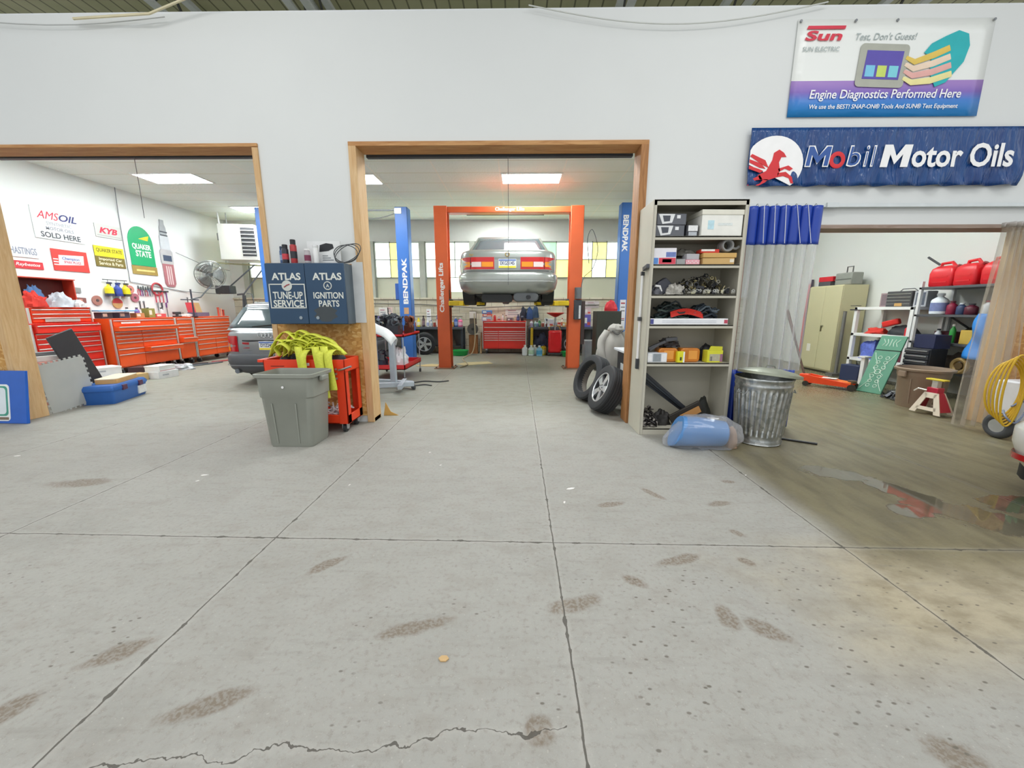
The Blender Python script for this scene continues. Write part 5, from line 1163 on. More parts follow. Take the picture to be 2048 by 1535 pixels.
MB().box(-.2, .2, -.14, -.1, .05, .09).build('frame', M('#55585c', .4, .5), t); MB().tube([(-.15, .0, .73), (-.18, .0, .8), (-.1, 0, .85), (.1, 0, .85), (.16, 0, .74)], .012, 8).build('push_handle', M('#caa63c', .35, .6), t)
for sx in (-1, 1): MB().cyl((sx * .16 - .01, -.12, .03), (sx * .16 + .01, -.12, .03), .03, n=14).build('caster', M('#3a3b3e', .5), t)
# floor of the middle bay
tag(MB().prism([(-2.35, 9.0), (-1.7, 8.95), (-1.75, 9.25), (-2.1, 9.4), (-2.45, 9.15)], 'z', .002, .008).build('cardboard_sheet', M('#c7b384', .8, var=.15), smooth=False), 'tan flattened cardboard left of the left orange post base', 'cardboard')
tag(MB().prism([(-1.25, 9.15), (-.6, 9.5), (-.75, 9.85), (-1.3, 9.7), (-1.5, 9.4)], 'z', .002, .008).build('cardboard_sheet', M('#cdbd92', .8, var=.15), smooth=False), 'tan flattened cardboard right of the left orange post base', 'cardboard')
tag(MB().tube(spline([(-1.3, 8.75, .02), (-1.2, 9.3, .015), (-1.45, 10.2, .015), (-1.45, 10.9, .015), (-1.3, 11.2, .1), (-1.25, 11.5, .5), (-1.28, 11.6, 1.2)]), .014, 6).build('air_hose', M('#b9a98a', .5)), 'tan air hose hanging from the grinder and trailing over the floor', 'hose')
# left side of the middle bay: engine hoist, parts rack, loose bumper
t = T('engine_hoist', 'pale grey-blue steel engine stand on casters just inside the left jamb', 'engine stand', (-2.15, 6.05, 0))
G2 = M('#b9c2cc', .35, .3); m = MB().bar((-.35, -.05, .12), (.42, .3, .10), .08, .08).bar((-.3, .45, .12), (.38, .35, .10), .07, .07).bar((.3, -.1, .11), (.2, .55, .11), .07, .07)
m.build('base_legs', G2, t, bev=.006)
MB().bar((.12, .2, .1), (.12, .2, .86), .09, .09).build('mast', G2, t, bev=.006); MB().bar((-.18, -.1, .1), (-.18, -.1, .9), .1, .1).build('mast', M('#8fa3bf', .4, .2), t, bev=.006)
MB().box(-.34, -.06, -.2, .05, .28, .92).build('side_panel', M('#7f95b4', .4, .2), t, bev=.01)
for p in ((.42, .3), (.38, .38), (-.34, -.05), (-.3, .45)): MB().cyl((p[0] - .02, p[1], .04), (p[0] + .02, p[1], .04), .04, n=16).build('caster', M('#4a4c50', .5), t)
tag(MB().box(-2.34, -2.16, 5.72, 5.83, 0, .2).build('red_can', M('#d8264a', .35), bev=.01), 'crimson container on the floor just inside the left jamb', 'can')
t = T('parts_rack', 'red wire-legged rolling parts rack loaded with black engine parts, left side of the middle bay', 'rack', (-2.45, 7.65, 0))
for z_, h_ in ((.22, .09), (.82, .05)): MB().box(-.38, .38, -.6, .6, z_, z_ + .015).box(-.38, -.365, -.6, .6, z_, z_ + h_).box(.365, .38, -.6, .6, z_, z_ + h_).box(-.38, .38, -.6, -.585, z_, z_ + h_).box(-.38, .38, .585, .6, z_, z_ + h_).build('tray', M('#d32a2e', .4), t)
for sx in (-1, 1):
    for sy in (-1, 1):
        lg = MB().cyl((sx * .36, sy * .58, .06), (sx * .36, sy * .58, .86), .012, n=8).build('leg', M('#b6babf', .3, .8), t); MB().cyl((sx * .36 - .014, sy * .58, .04), (sx * .36 + .014, sy * .58, .04), .04, n=14).build('caster', M('#3f4144', .5), t)
def lump_part(seed, x, y, z, wx_, wy_, h_, col, lb):
    m = MB(); r = random.Random(seed)
    m.box(-wx_ * .4, wx_ * .4, -wy_ * .4, wy_ * .4, 0, h_ * .45)
    for q in range(7): m.cb((r.uniform(-.3, .3) * wx_, r.uniform(-.3, .3) * wy_, h_ * r.uniform(.4, .75)), (wx_ * r.uniform(.25, .55), wy_ * r.uniform(.25, .55), h_ * r.uniform(.15, .35)), (r.uniform(-.4, .4), r.uniform(-.4, .4), r.uniform(-1, 1)), q % 2)
    for q in range(5):
        p = Vector((r.uniform(-.35, .35) * wx_, r.uniform(-.35, .35) * wy_, h_ * r.uniform(.5, .8))); d = Vector((r.uniform(-1, 1), r.uniform(-1, 1), r.uniform(-.3, .6))).normalized()
        m.cyl(p, p + d * r.uniform(.05, .13), r.uniform(.02, .05), None, 12, 1)
    for q in range(4):
        p = Vector((r.uniform(-.3, .3) * wx_, r.uniform(-.4, .4) * wy_, h_ * .7)); m.tube(spline([p, p + Vector((r.uniform(-.1, .1), r.uniform(-.1, .1), .08)), p + Vector((r.uniform(-.2, .2), r.uniform(-.2, .2), -.02))]), .011, 6, False, q % 2)
    m.v = [(max(-wx_ / 2, min(wx_ / 2, a)), max(-wy_ / 2, min(wy_ / 2, b)), max(0.0, c_)) for a, b, c_ in m.v]
    c2 = '#5a6068' if not lb.startswith('rusty') else '#8a5a44'
    tag(m.build('engine_part', [M(col, .45, .2, var=.3), M(c2, .4, .4)], bev=.006, loc=(x, y, z)), lb, 'engine part')
for k, q in enumerate(((-2.62, 7.22, .838, .22, .34, .40, '#23262c', 'black engine cover at the front of the red parts rack'), (-2.30, 7.30, .838, .26, .34, .42, '#32363e', 'dark intake part in the middle of the red parts rack'), (-2.50, 7.66, .838, .36, .3, .46, '#262b33', 'black ribbed engine part at the back of the red parts rack'), (-2.20, 7.92, .838, .2, .24, .36, '#5b3a30', 'rusty brown metal part at the right edge of the red parts rack'), (-2.50, 8.02, .838, .28, .3, .36, '#2c333d', 'dark moulded part at the far end of the red parts rack'))): lump_part(200 + k, *q)
tag(heap(110, .3, .32, .36, .4).build('plastic_canister', M('#e3e5ea', .4), loc=(-2.3, 7.55, .237)), 'white plastic container on the lower tray of the red parts rack', 'container')
lump_part(211, -2.58, 7.25, .237, .22, .4, .34, '#2e3446', 'dark blue-black part on the lower tray of the red parts rack')
m = MB()
def bump_cover(u, v):
    a = -1.0 + 2.1 * v; x = -2.62 + .62 * u; return (x + .05 * cos(a * 1.5), 6.15 + .16 * sin(a) + .10 * u, .88 + .34 * cos(a * .8) - .38 * u * u + .03 * sin(u * 9))
m.grid(bump_cover, 16, 14)
tag(m.build('bumper_cover', M('#eceff2', .35, var=.04), thick=.012), 'white plastic bumper cover draped over the engine stand', 'bumper cover')
for x, y, lb, pts in ((-1.9, 6.9, 'thin black hose on the floor beyond the engine stand', [(0, 0, .012), (.2, .15, .012), (.45, .1, .012), (.62, .2, .012)]), (-2.0, 6.7, 'dark cable on the floor beside the engine stand casters', [(0, 0, .01), (.15, -.1, .01), (.35, .02, .01), (.5, -.06, .01)])):
    tag(MB().tube([(x + a, y + b, c_) for a, b, c_ in spline(pts)], .011, 6).build('floor_hose', M('#303236', .5)), lb, 'hose')
tag(heap(112, .34, .26, .14, .4).build('purple_cloth', M('#6d6390', .9, var=.3, bump=.5), loc=(-4.2, 11.7, .96)), 'purple cloth lying on the mauve box of the back workbench', 'cloth')
# right side of the middle bay
wheel('used tire with a pale alloy rim leaning in front, tread toward the doorway', (1.155, 4.93, .30), (R(0), R(0), R(-58)), .31, .21, .20).rotation_euler = (R(-24), 0, R(-82))
t = T('tire_carcass', 'loose black tire without a wheel leaning behind the rimmed tire', 'tire', (1.08, 5.60, .33)); t.rotation_euler = (R(-22), 0, R(-72)); tyre_rings(MB(), .34, .2, .235).build('tread', TYRE, t, ang=30); MB().lathe([(.233, -.08), (.238, .08)], n=40, caps=False, mat=Matrix.Rotation(R(90), 4, 'X')).build('bead', M('#6f675f', .6), t)
t = T('parts_washer', 'black steel cabinet with a pale top just inside the right jamb', 'cabinet', (1.62, 5.2, 0))
MB().box(-.2, .3, -.3, .3, .02, .76).build('body', M('#2b2d31', .5), t, bev=.006); MB().box(-.25, .32, -.33, .33, .76, .79).build('top', M('#d0d3d8', .4), t, bev=.005); MB().box(-.205, -.2, -.05, .1, .5, .6).build('label', M('#c8cacc', .5), t)
t = T('tire_changer', 'black machine with an upright post near the right blue post, draped with a grey hoodie', 'tire changer', (1.62, 6.35, 0))
MB().box(-.22, .25, -.25, .3, .02, .62).build('base', M('#26282c', .5), t, bev=.02); MB().box(-.1, .08, .0, .16, .6, 1.0).build('column', M('#2d2f34', .5), t, bev=.01); MB().box(-.235, -.22, -.1, .05, .3, .55).build('label', M('#d6d8dc', .5, var=.5, scale=40), t)
t = T('hoodie', 'pale grey hoodie draped over the black machine by the right jamb', 'hoodie', (1.50, 6.17, 0)); HG = M('#b5b2ac', .9, var=.14, scale=7, bump=.4)
from mathutils import noise as _ns
m = MB(); rings = []
for i in range(15):
    v = i / 14; z_ = 1.06 - .60 * v; rx = .06 + .15 * min(1, v * 2.6) + .02 * v; ry = .06 + .07 * min(1, v * 2.6) + .03 * v
    rings.append([((rx + .03 * v * sin(7 * a + 5 * v) + .03 * _ns.noise(Vector((3 * cos(a), 3 * sin(a), 4 * v)))) * cos(a) - .05 * v, (ry + .02 * v * sin(6 * a)) * sin(a) - .14, z_ + (.05 * sin(2 * a + 1) + .03 * sin(5 * a)) * v) for a in [2 * pi * j / 44 for j in range(44)]])
m.loft(rings, 0, True); m.build('body', HG, t)
MB().tube(spline([(-.12, -.16, .98), (-.22, -.2, .82), (-.21, -.26, .62), (-.15, -.27, .5)]), [.06] * 6 + [.055] * 6 + [.05] * 7, 12).build('sleeve', HG, t)
MB().tube(spline([(.12, -.16, .98), (.21, -.2, .84), (.2, -.26, .66), (.22, -.26, .54)]), [.06] * 6 + [.055] * 6 + [.05] * 7, 12).build('sleeve', HG, t)
h_ = MB(); h_.sph((0, -.17, 1.02), (.12, .10, .08), 20, 10, 0, lumpfn(5, .25, 3)); h_.build('hood', M('#a9a6a0', .9, var=.2, scale=9, bump=.4), t)
MB().tube(spline([(-.07, -.26, 1.0), (0, -.28, .95), (.08, -.26, 1.0)]), .012, 6).build('neck_seam', M('#5c5a58', .8), t)
t = T('steel_cabinet', 'dark olive-black steel cabinet standing before the right blue post', 'cabinet', (1.95, 8.6, 0))
MB().box(-.26, .26, -.2, .25, .04, 1.28).build('body', M('#34372f', .5, .1, var=.2, scale=4), t, bev=.006); MB().box(-.25, .25, -.206, -.2, .06, 1.26).build('door', M('#383b34', .5, .1, var=.2, scale=3), t, bev=.004)
tag(heap(120, .26, .2, .22, .3).build('cloth_bundle', M('#b5202c', .7), loc=(2.0, 8.5, 1.282)), 'crimson cloth bundle on the dark olive-black cabinet', 'cloth')
t = T('metal_tub', 'grey metal tub with a red tray above, beside the dark olive-black cabinet', 'tub', (1.98, 9.9, 0))
MB().box(-.3, .3, -.2, .2, .02, .55).build('tub', M('#8d9297', .5, .3, var=.15), t, bev=.01); MB().box(-.05, .25, -.24, -.1, .6, .72).build('red_tray', M('#d5402c', .4), t, bev=.01); MB().cyl((.0, -.22, .0), (.0, -.22, .66), .012, n=8).build('post', M('#6a6d70', .4, .5), t)
MB().box(-.05, .05, -.1, .1, .55, .66).build('bracket', M('#8d9297', .5, .3), t)
tag(MB().cyl((1.25, 7.1, .012), (1.2, 6.9, .02), .02, n=8).cyl((1.2, 6.9, .02), (1.17, 6.85, .09), .022, n=8).build('air_tool', M('#2a2c30', .4)), 'small black air tool on the floor behind the tires', 'tool')
tag(MB().box(1.16, 1.27, 4.72, 4.95, .002, .01).build('metal_plate', M('#7b756b', .5, .3)), 'small metal plate on the floor at the right jamb', 'plate')

# ================================================================ left bay: chests, wall signs, tools
chest('tool_chest', 'tallest red tool chest at the left of the row, a second chest stacked on it', (-8.2, 7.03, 0), 90, 1.08, .5, .15, 1.06, [(.8, [1], 0, .06), (.5, [1]), (.5, [1]), (.5, [1]), (.7, [1]), (.9, [1]), (1.2, [1])], REDC, title=True)
t = chest('tool_chest', 'red top chest with drawers standing on the tallest tool chest at the left', (-8.27, 7.05, 0), 90, .98, .4, 1.078, 1.34, [(.8, [1]), (.7, [1]), (.9, [1])], RED, casters=False)
MB().box(-.3, .25, -.028, -.02, 1.1, 1.15).build('grey_name_plate', M('#b9b4ae', .4, .3), t)
t = T('open_lid_box', 'dark red open tool box lid against the left wall above the top chest', 'tool box', (-8.6, 7.1, 1.357), 90)
MB().box(-.45, .45, .12, .145, 0, .50).box(-.45, -.43, -.1, .12, .0, .50).box(.43, .45, -.1, .12, .0, .50).box(-.46, .46, -.12, .145, .50, .52).build('lid', M('#c1402e', .4), t, bev=.004); MB().box(-.43, .43, .11, .12, .02, .49).build('lining', M('#5d1715', .6), t)
ORR = M('#ee5a24', .35, var=.06)
chest('tool_chest', 'wide orange-red tool chest with a door and many drawers, second in the row', (-8.02, 8.36, 0), 90, 1.44, .55, .15, 1.12, [(.7, [1]), (.55, [1], 0, .1), (.4, [.4, .6]), (.4, [.4, .6]), (.4, [.4, .6]), (.7, [.4, .6]), (.6, [.4, .6], 1, .14), (1.4, [.4, .6])], ORR, title=True)
chest('tool_chest', 'narrow orange-red tool chest between the two wide ones in the row', (-8.02, 9.34, 0), 90, .48, .5, .15, 1.12, [(.6, [1])] + [(.4, [1])] * 4 + [(.6, [1], 0, .1), (1.8, [1])], ORR)
chest('tool_chest', 'wide orange-red tool chest at the far end of the row beside the station wagon', (-8.02, 10.23, 0), 90, 1.22, .5, .15, 1.12, [(.6, [1])] + [(.4, [1])] * 4 + [(.6, [1]), (.6, [.5, .5]), (.7, [.5, .5]), (.9, [.5, .5])], ORR)
chest('tool_chest', 'small orange-red chest beyond the station wagon, in the far corner', (-7.7, 11.6, 0), 90, .6, .5, .15, 1.05, [(.6, [1]), (.6, [1]), (1.2, [1])], ORR)
def place(o, **k): return o
# heaps on the top chest
for k, (x, y, wx_, wy_, h_, col, lb, am) in enumerate(((-8.36, 6.74, .24, .32, .24, '#c9362c', 'red and orange rags heaped on the left of the top chest', .4), (-8.36, 7.12, .26, .38, .26, '#b9bcc4', 'grey-white cloth heaped on the top chest, right of the red rags', .35), (-8.56, 6.92, .12, .3, .36, '#4f6f9c', 'blue cloth at the back of the top chest heap', .3), (-8.36, 7.42, .24, .2, .13, '#d8d9dc', 'pale flat cloth at the right end of the top chest', .3))):
    tag(heap(130 + k, wx_, wy_, h_, am, 3).build('rag', M(col, .9, var=.35, scale=10, bump=.6), loc=(x, y, 1.358)), lb, 'cloth')
tag(MB().box(-.14, .14, -.004, .004, -.05, .05).build('long_strip', M('#9fa1a0', .4, .3), loc=(-8.785, 7.76, 1.70), rot=(0, R(4), R(90))), 'grey metal strip fixed to the left wall beside the red open lid', 'strip')
tag(MB().box(-.1, .1, -.004, .004, -.05, .05).box(-.03, .03, -.006, -.004, -.02, .02, 1).build('dark_plate', [M('#8f5c58', .5), M('#e2a08f', .5)], loc=(-8.785, 7.86, 1.50), rot=(0, R(3), R(90))), 'small brownish-red plate on the left wall above the top chest', 'plate')
# wall signs on the left wall
WLX = -8.795
def wsign(label, cy, cz, wd, ht, col, tilt=0, cat='sign', name='wall_sign', poly=None, d=.012):
    t = T(name, label, cat, (WLX, cy, cz)); t.rotation_euler = (R(tilt), 0, R(90))
    m = MB()
    if poly: m.prism(poly, 'y', -d, 0)
    else: m.box(-wd / 2, wd / 2, -d, 0, -ht / 2, ht / 2)
    m.build('panel', M(col, .4, var=.04), t, bev=.002); return t
def wt(t, s, x, z, w, h, col, bold=.02, sh=0, y=-.0135): txt(s, t, (x, y, z), FR, w, h, M(col, .5), bold, sh)
t = wsign('white oil sign with red and navy script over black capitals, on the left wall', 7.75, 2.89, .84, .56, '#eef2f4')
wt(t, 'AMS', -.16, .15, .36, .14, '#d8304a', .0, .35); wt(t, 'OIL', .165, .15, .30, .13, '#3b3f7a', .02, .3); wt(t, 'SYNTHETIC', 0, .01, .42, .06, '#a9adb6', .01); wt(t, 'MOTOR OILS', 0, -.08, .46, .06, '#8c909c', .01); wt(t, 'SOLD HERE', 0, -.2, .66, .1, '#4a4d55', .02)
t = wsign('small silver sign with red italic letters on the left wall', 8.67, 2.95, .54, .27, '#c8c9c6'); wt(t, 'KYB', 0, .01, .38, .12, '#d42f4c', .04, .3); MB().box(-.24, .24, -.0135, -.012, -.1, -.09).build('printed_line', M('#9a9b99', .5), t)
t = wsign('white sign with dark letters partly hidden at the left end of the left wall', 7.1, 2.33, .42, .2, '#edf0f3'); wt(t, 'HASTINGS', 0, .01, .38, .12, '#8f95a8', .02)
t = wsign('narrow red sign with white script under the white lettered sign', 7.12, 2.10, .46, .13, '#cf3a44'); wt(t, 'Raybestos', .0, 0, .36, .07, '#f6e6e6', .015, .3)
t = wsign('red and white brand sign with a slanted white panel on the left wall', 7.83, 2.25, .62, .40, '#d8423e')
MB().prism([(-.22, -.1), (.22, -.06), (.24, .12), (-.2, .09)], 'y', -.0135, -.012).build('white_panel', M('#f0f0f6', .4), t); wt(t, 'Champion', .0, .03, .3, .07, '#5b6cae', .015, .2, -.015); wt(t, 'SPARK PLUGS', .02, -.03, .3, .05, '#d8606a', .01, .1, -.015)
for k in range(3): MB().box(-.30, -.22, -.0135, -.012, -.1 + .05 * k, -.08 + .05 * k).build('white_stripe', M('#f2f0f2', .4), t)
t = wsign('yellow over brown sign with two lines of lettering on the left wall', 8.61, 2.42, .62, .42, '#7a6a2e'); MB().box(-.31, .31, -.0135, -.012, .0, .21).build('yellow_half', M('#eadb2a', .4), t)
wt(t, 'QUAKER STATE', 0, .12, .54, .09, '#6d6420', .015, 0, -.015); wt(t, 'Imported Car', 0, -.06, .48, .07, '#efe9d0', .015); wt(t, 'Service & Parts', 0, -.14, .5, .07, '#efe9d0', .015)
pl = [(-.30, -.36), (.30, -.36)] + [(.30 * cos(a), .16 + .36 * sin(a)) for a in [R(12 * k) for k in range(16)]]
t = wsign('green round-topped oil sign with a tan band at its foot on the left wall', 9.38, 2.68, 0, 0, '#12a86e', poly=pl)
wt(t, 'QUAKER', 0, .06, .46, .14, '#f2f4f0', .03); wt(t, 'STATE', .02, -.09, .38, .14, '#f2f4f0', .03); MB().prism([(-.05, .24), (.18, .22), (.22, .34), (.1, .3)], 'y', -.0135, -.012).build('yellow_flash', M('#e8d02c', .4), t)
MB().box(-.31, .31, -.014, .0, -.56, -.37).build('tan_band', M('#a98f4c', .5), t); MB().box(-.22, .24, -.016, -.014, -.49, -.45).build('printed_wrench', M('#e6d28a', .5), t)
t = T('spark_plug_sign', 'tall cut-out sign in the shape of a spark plug on the left wall', 'sign', (WLX, 10.02, 1.88), 90)
m = [( .10, 0), (.15, .08), (.15, .55), (.17, .58), (.17, .85), (.13, .9), (.12, 1.2), (.09, 1.25), (.08, 1.42), (.05, 1.5), (.05, 1.6)]
def mirror(p): return p + [(-a, b) for a, b in reversed(p)]
MB().prism(mirror(m[:3]), 'y', -.02, 0).build('threaded_end', M('#b8757f', .4, .2), t); MB().prism(mirror(m[2:6]), 'y', -.024, 0).build('hex_nut', M('#c9c6cc', .3, .3), t); MB().prism(mirror(m[5:8]), 'y', -.02, 0).build('insulator', M('#cfd3da', .35), t)
for z_ in (1.22, 1.3): MB().box(-.1, .1, -.024, -.018, z_, z_ + .03).build('dark_ring', M('#4c4f5a', .4), t)
MB().prism(mirror(m[7:]), 'y', -.02, 0).build('terminal', M('#b4b7bd', .3, .4), t); MB().box(-.12, .12, -.026, -.02, .62, .76).build('label', M('#3f4b66', .4), t)
for k in range(3): MB().box(-.08 + .06 * k, -.05 + .06 * k, -.023, -.02, .05, .5).build('groove', M('#e7cfd2', .4), t)
# wires and lines on the wall
for pts, lb in (([(-8.78, 8.95, 1.93), (-8.78, 8.96, 3.4), (-8.7, 8.9, 3.9)], 'thin grey wire running up the left wall between the signs'), ([(-8.78, 8.95, 1.93), (-8.78, 10.4, 1.78), (-8.6, 11.4, 1.75)], 'thin dark wire running along the left wall above the tools'), ([(-8.78, 10.3, 2.75), (-8.62, 11.0, 2.50), (-8.6, 11.9, 2.45)], 'pale wire running from the spark plug sign toward the wall heater')):
    tag(MB().tube(pts, .008, 5).build('wire', M('#7e8288', .5)), lb, 'wire')
# hanging bottles and tools on the left wall
t = T('hook_rail', 'small wire rail with hooks holding three spray guns on the left wall', 'rail', (WLX, 8.58, 1.94), 90)
MB().cyl((-.26, -.05, 0), (.26, -.05, 0), .008, n=6).build('bar', M('#5a5d63', .4, .6), t)
for s in (-1, 1): MB().cyl((s * .2, -.05, 0), (s * .2, .0, .0), .007, n=6).build('peg', M('#5a5d63', .4, .6), t)
for k, (y, c1, c2, lb) in enumerate(((8.40, '#efe02a', '#3b3e55', 'left yellow spray bottle with a dark base hung on the left wall'), (8.58, '#3a4fa8', '#2c3a86', 'blue spray bottle hung between two yellow ones on the left wall'), (8.76, '#f0dc22', '#4a4a3a', 'right yellow spray bottle with a dark base hung on the left wall'))):
    t = T('spray_bottle', lb, 'spray bottle', (WLX + .07, y, 1.60), 90)
    MB().lathe([(.045, .0), (.075, .01), (.072, .16), (.03, .21), (.022, .25)], n=16).build('body', M(c1, .35), t); MB().lathe([(.078, 0), (.078, .05)], n=16).build('base_band', M(c2, .4), t)
    MB().box(-.02, .02, -.07, .02, .25, .285).cb((0, -.05, .235), (.012, .015, .05)).build('trigger_head', M(c2, .4), t, bev=.005); MB().cyl((0, .0, .285), (0, .0, .345), .005, n=6).build('hook', M('#6d7076', .4, .5), t)
for k, (y, z_, r, col, lb) in enumerate(((8.17, 1.50, .1, '#b07a6e', 'brownish disc hung on the left wall left of the spray bottles'), (8.58, 1.45, .11, '#c9a06a', 'tan and red disc hung on the left wall under the blue spray bottle'), (8.92, 1.76, .09, '#c9847a', 'upper pink grinding disc right of the spray bottles on the left wall'), (9.0, 1.58, .095, '#b06a7a', 'lower mauve grinding disc right of the spray bottles on the left wall'))):
    t = T('grinding_disc', lb, 'disc', (WLX, y, z_), 90); MB().cyl((0, -.02, 0), (0, 0, 0), r, n=26).build('disc', M(col, .6, var=.2), t)
    if k == 1: MB().prism([(r * cos(R(18 * q)), r * sin(R(18 * q))) for q in range(11)], 'y', -.022, -.02).build('red_half', M('#c8434a', .6), t)
    else: MB().cyl((0, -.024, 0), (0, -.02, 0), r * .3, n=16).build('hub', M('#5d4a4a', .5), t)
rs = random.Random(77)
HCOL = ['#c43c52', '#7a3f8a', '#55585f', '#c4535f', '#3d4a7c', '#8a8d92', '#d0626c', '#4a4d55']
def hang_tool(kind, y, z_, col, lb, s=1.0):
    t = T(kind, lb, kind.replace('_', ' '), (WLX, y, z_), 90); mt = M('#6a6d73', .35, .7); hd = M(col, .45)
    if kind == 'pliers':
        for q in (-1, 1): MB().tube([(q * .008, -.015, 0), (q * .028, -.015, -.05 * s), (q * .022, -.015, -.13 * s)], .008, 6).build('handle', hd, t)
        MB().prism([(-.018, 0), (.018, 0), (.008, .07 * s), (-.008, .07 * s)], 'y', -.022, -.008).build('jaws', mt, t)
    elif kind == 'hammer':
        MB().cyl((0, -.02, -.26 * s), (0, -.02, .0), .012, n=8).build('handle', hd, t); MB().cyl((-.06, -.02, .012), (.06, -.02, .012), .02, n=12).build('head', mt, t)
    elif kind == 'pry_bar': MB().tube([(.02, -.015, .0), (0, -.015, -.02), (0, -.015, -.34 * s), (-.02, -.015, -.38 * s)], .008, 6).build('bar', mt, t); MB().cyl((0, -.015, -.12), (0, -.015, 0), .014, n=8).build('grip', hd, t)
    else:
        MB().box(-.01, .01, -.014, -.004, -.16 * s, 0).build('shank', mt, t); MB().torus((0, -.009, .01), .018, .006, 'y', 14, 6).build('ring_end', mt, t)
    return t
k = 0
for y in (9.12, 9.18, 9.24, 9.30, 9.36, 9.42):
    hang_tool('pliers', y, 1.78 - .02 * (k % 2), HCOL[k % 8], ('first', 'second', 'third', 'fourth', 'fifth', 'sixth')[k] + ' of the pliers from the left in the row hung under the green sign', 1.1); k += 1
for q, y in enumerate((9.52, 9.62, 9.72, 9.82)): hang_tool('hammer', y, 1.74, HCOL[(q * 3) % 8], ('leftmost', 'second', 'third', 'rightmost')[q] + ' of four hammers hung on the left wall under the spark plug sign')
for q, y in enumerate((9.10, 9.2, 9.55, 9.66, 9.78)): hang_tool('pry_bar' if q > 1 else 'wrench', y, 1.48, HCOL[(q * 2 + 1) % 8], ('lower left wrench', 'lower right wrench', 'left pry bar', 'middle pry bar', 'right pry bar')[q] + ' hung on the left wall above the wide orange-red chest')
hang_tool('wrench', 10.45, 1.6, '#8a8a8a', 'grey angled wrench hanging alone on the left wall by the fan pole', 1.6)
tag(MB().torus((-8.78, 9.6, 1.80), .14, .02, 'x', 24, 6).build('hose_ring', M('#b9434d', .5)), 'red hose coil hung on the left wall right of the pliers', 'hose')
# goods on the chests
tag(MB().prism([(-.36, -.17), (.3, -.2), (.40, .0), (.3, .16), (-.32, .18)], 'z', 0, .025).build('blue_tray', M('#5fa8d6', .35), bev=.008, loc=(-8.3, 8.0, 1.275), rot=(0, 0, R(80))), 'light blue tray on the goods at the left of the wide orange-red chest', 'tray')
for k, (y, r, h, col, lb) in enumerate(((7.80, .13, .12, '#4a4f5c', 'dark box under the light blue tray, left'), (8.15, .14, .12, '#5f6a86', 'slate box under the light blue tray, right'), (8.5, .12, .10, '#b98a5c', 'tan box on the wide orange-red chest right of the blue tray'), (8.78, .1, .2, '#8a8f4a', 'olive box standing on the wide orange-red chest'), (9.0, .16, .08, '#c9545a', 'red case at the right end of the wide orange-red chest'))):
    carton('carton', lb, (-8.32, y, 1.139), (r * 1.6, .16, h), col, 90, [('#e9e5da', .1, .5, .3, .8)])
for k, (y, col, lb) in enumerate(((8.40, '#e6e8ea', 'white bottle standing on the wide orange-red chest, first from left'), (8.62, '#7a5fae', 'violet bottle standing on the wide orange-red chest'), (8.88, '#dcdcb0', 'cream bottle standing on the wide orange-red chest'), (9.22, '#d8dadc', 'white bottle on the narrow orange-red chest'))): bottle('bottle', lb, 'bottle', (-8.42, y, 1.139), .045, .22, col, '#3a3d44')
t = T('vise_clamp', 'dark small vise standing on the narrow orange-red chest', 'vise', (-8.2, 9.38, 1.139), 90); MB().box(-.07, .07, -.06, .06, 0, .03).build('base', M('#3c3e44', .4, .5), t, bev=.005); MB().box(-.09, .09, -.03, .03, .06, .12).cyl((0, 0, .02), (0, 0, .07), .03, n=12).build('jaws', M('#4b4e55', .4, .5), t, bev=.005); MB().cyl((.09, 0, .09), (.19, 0, .09), .012, n=8).build('screw', M('#8a8d93', .3, .8), t)
tag(heap(141, .26, .2, .07, .4).build('cloth', M('#dcdcdc', .9, var=.2, bump=.5), loc=(-8.34, 9.82, 1.14)), 'white cloth lying at the left end of the far wide orange-red chest', 'cloth')
t = T('open_carton', 'tan open carton with a pink-red flap on the far wide orange-red chest', 'box', (-8.33, 10.18, 1.139), 90)
MB().box(-.2, .2, -.13, .13, 0, .1).build('case', M('#6d6a86', .5, var=.3, scale=30), t, bev=.004); MB().cb((.03, .1, .22), (.36, .02, .26), (R(-14), 0, 0)).build('raised_lid', M('#d9b27e', .6), t); MB().cb((-.19, .02, .2), (.02, .2, .3), (0, R(-10), 0)).build('red_flap', M('#e2505c', .5), t)
for k, (y, col) in enumerate(((10.6, '#c9523c'), (10.7, '#e3a58e'), (10.78, '#b9402e'))): tag(MB().cyl((0, 0, 0), (0, 0, .2 - .03 * k), .022, n=10).cyl((0, 0, .2 - .03 * k), (0, 0, .23 - .03 * k), .028, n=10).build('marker_tube', M(col, .5), loc=(-8.12, y, 1.139)), ('left', 'middle', 'right')[k] + ' of three upright tubes at the far end of the orange-red chests', 'tube')
# fan on a stand, folding arms, heater
t = T('industrial_fan', 'grey round caged fan on a bracket above the far orange-red chests', 'fan', (-8.0, 10.25, 0))
fh = bpy.data.objects.new('fan_head', None); COL.objects.link(fh); fh.parent = t; fh.location = (0, .1, 2.2); fh.rotation_euler = (R(10), 0, R(58))
m = MB(); GF = M('#9a9c9a', .35, .6)
for q in (.06, .13, .20, .27, .33):
    for sy in (-.08, .06): m.torus((0, sy * (1 - (q / .36) ** 2 * .4), 0), q, .004, 'y', 36, 5)
for k in range(24):
    a = k * 2 * pi / 24
    m.tube([(.05 * cos(a), -.09, .05 * sin(a)), (.25 * cos(a), -.08, .25 * sin(a)), (.345 * cos(a), 0, .345 * sin(a)), (.25 * cos(a), .07, .25 * sin(a)), (.06 * cos(a), .08, .06 * sin(a))], .003, 5)
m.torus((0, 0, 0), .35, .012, 'y', 40, 6); m.build('cage', GF, fh)
m = MB()
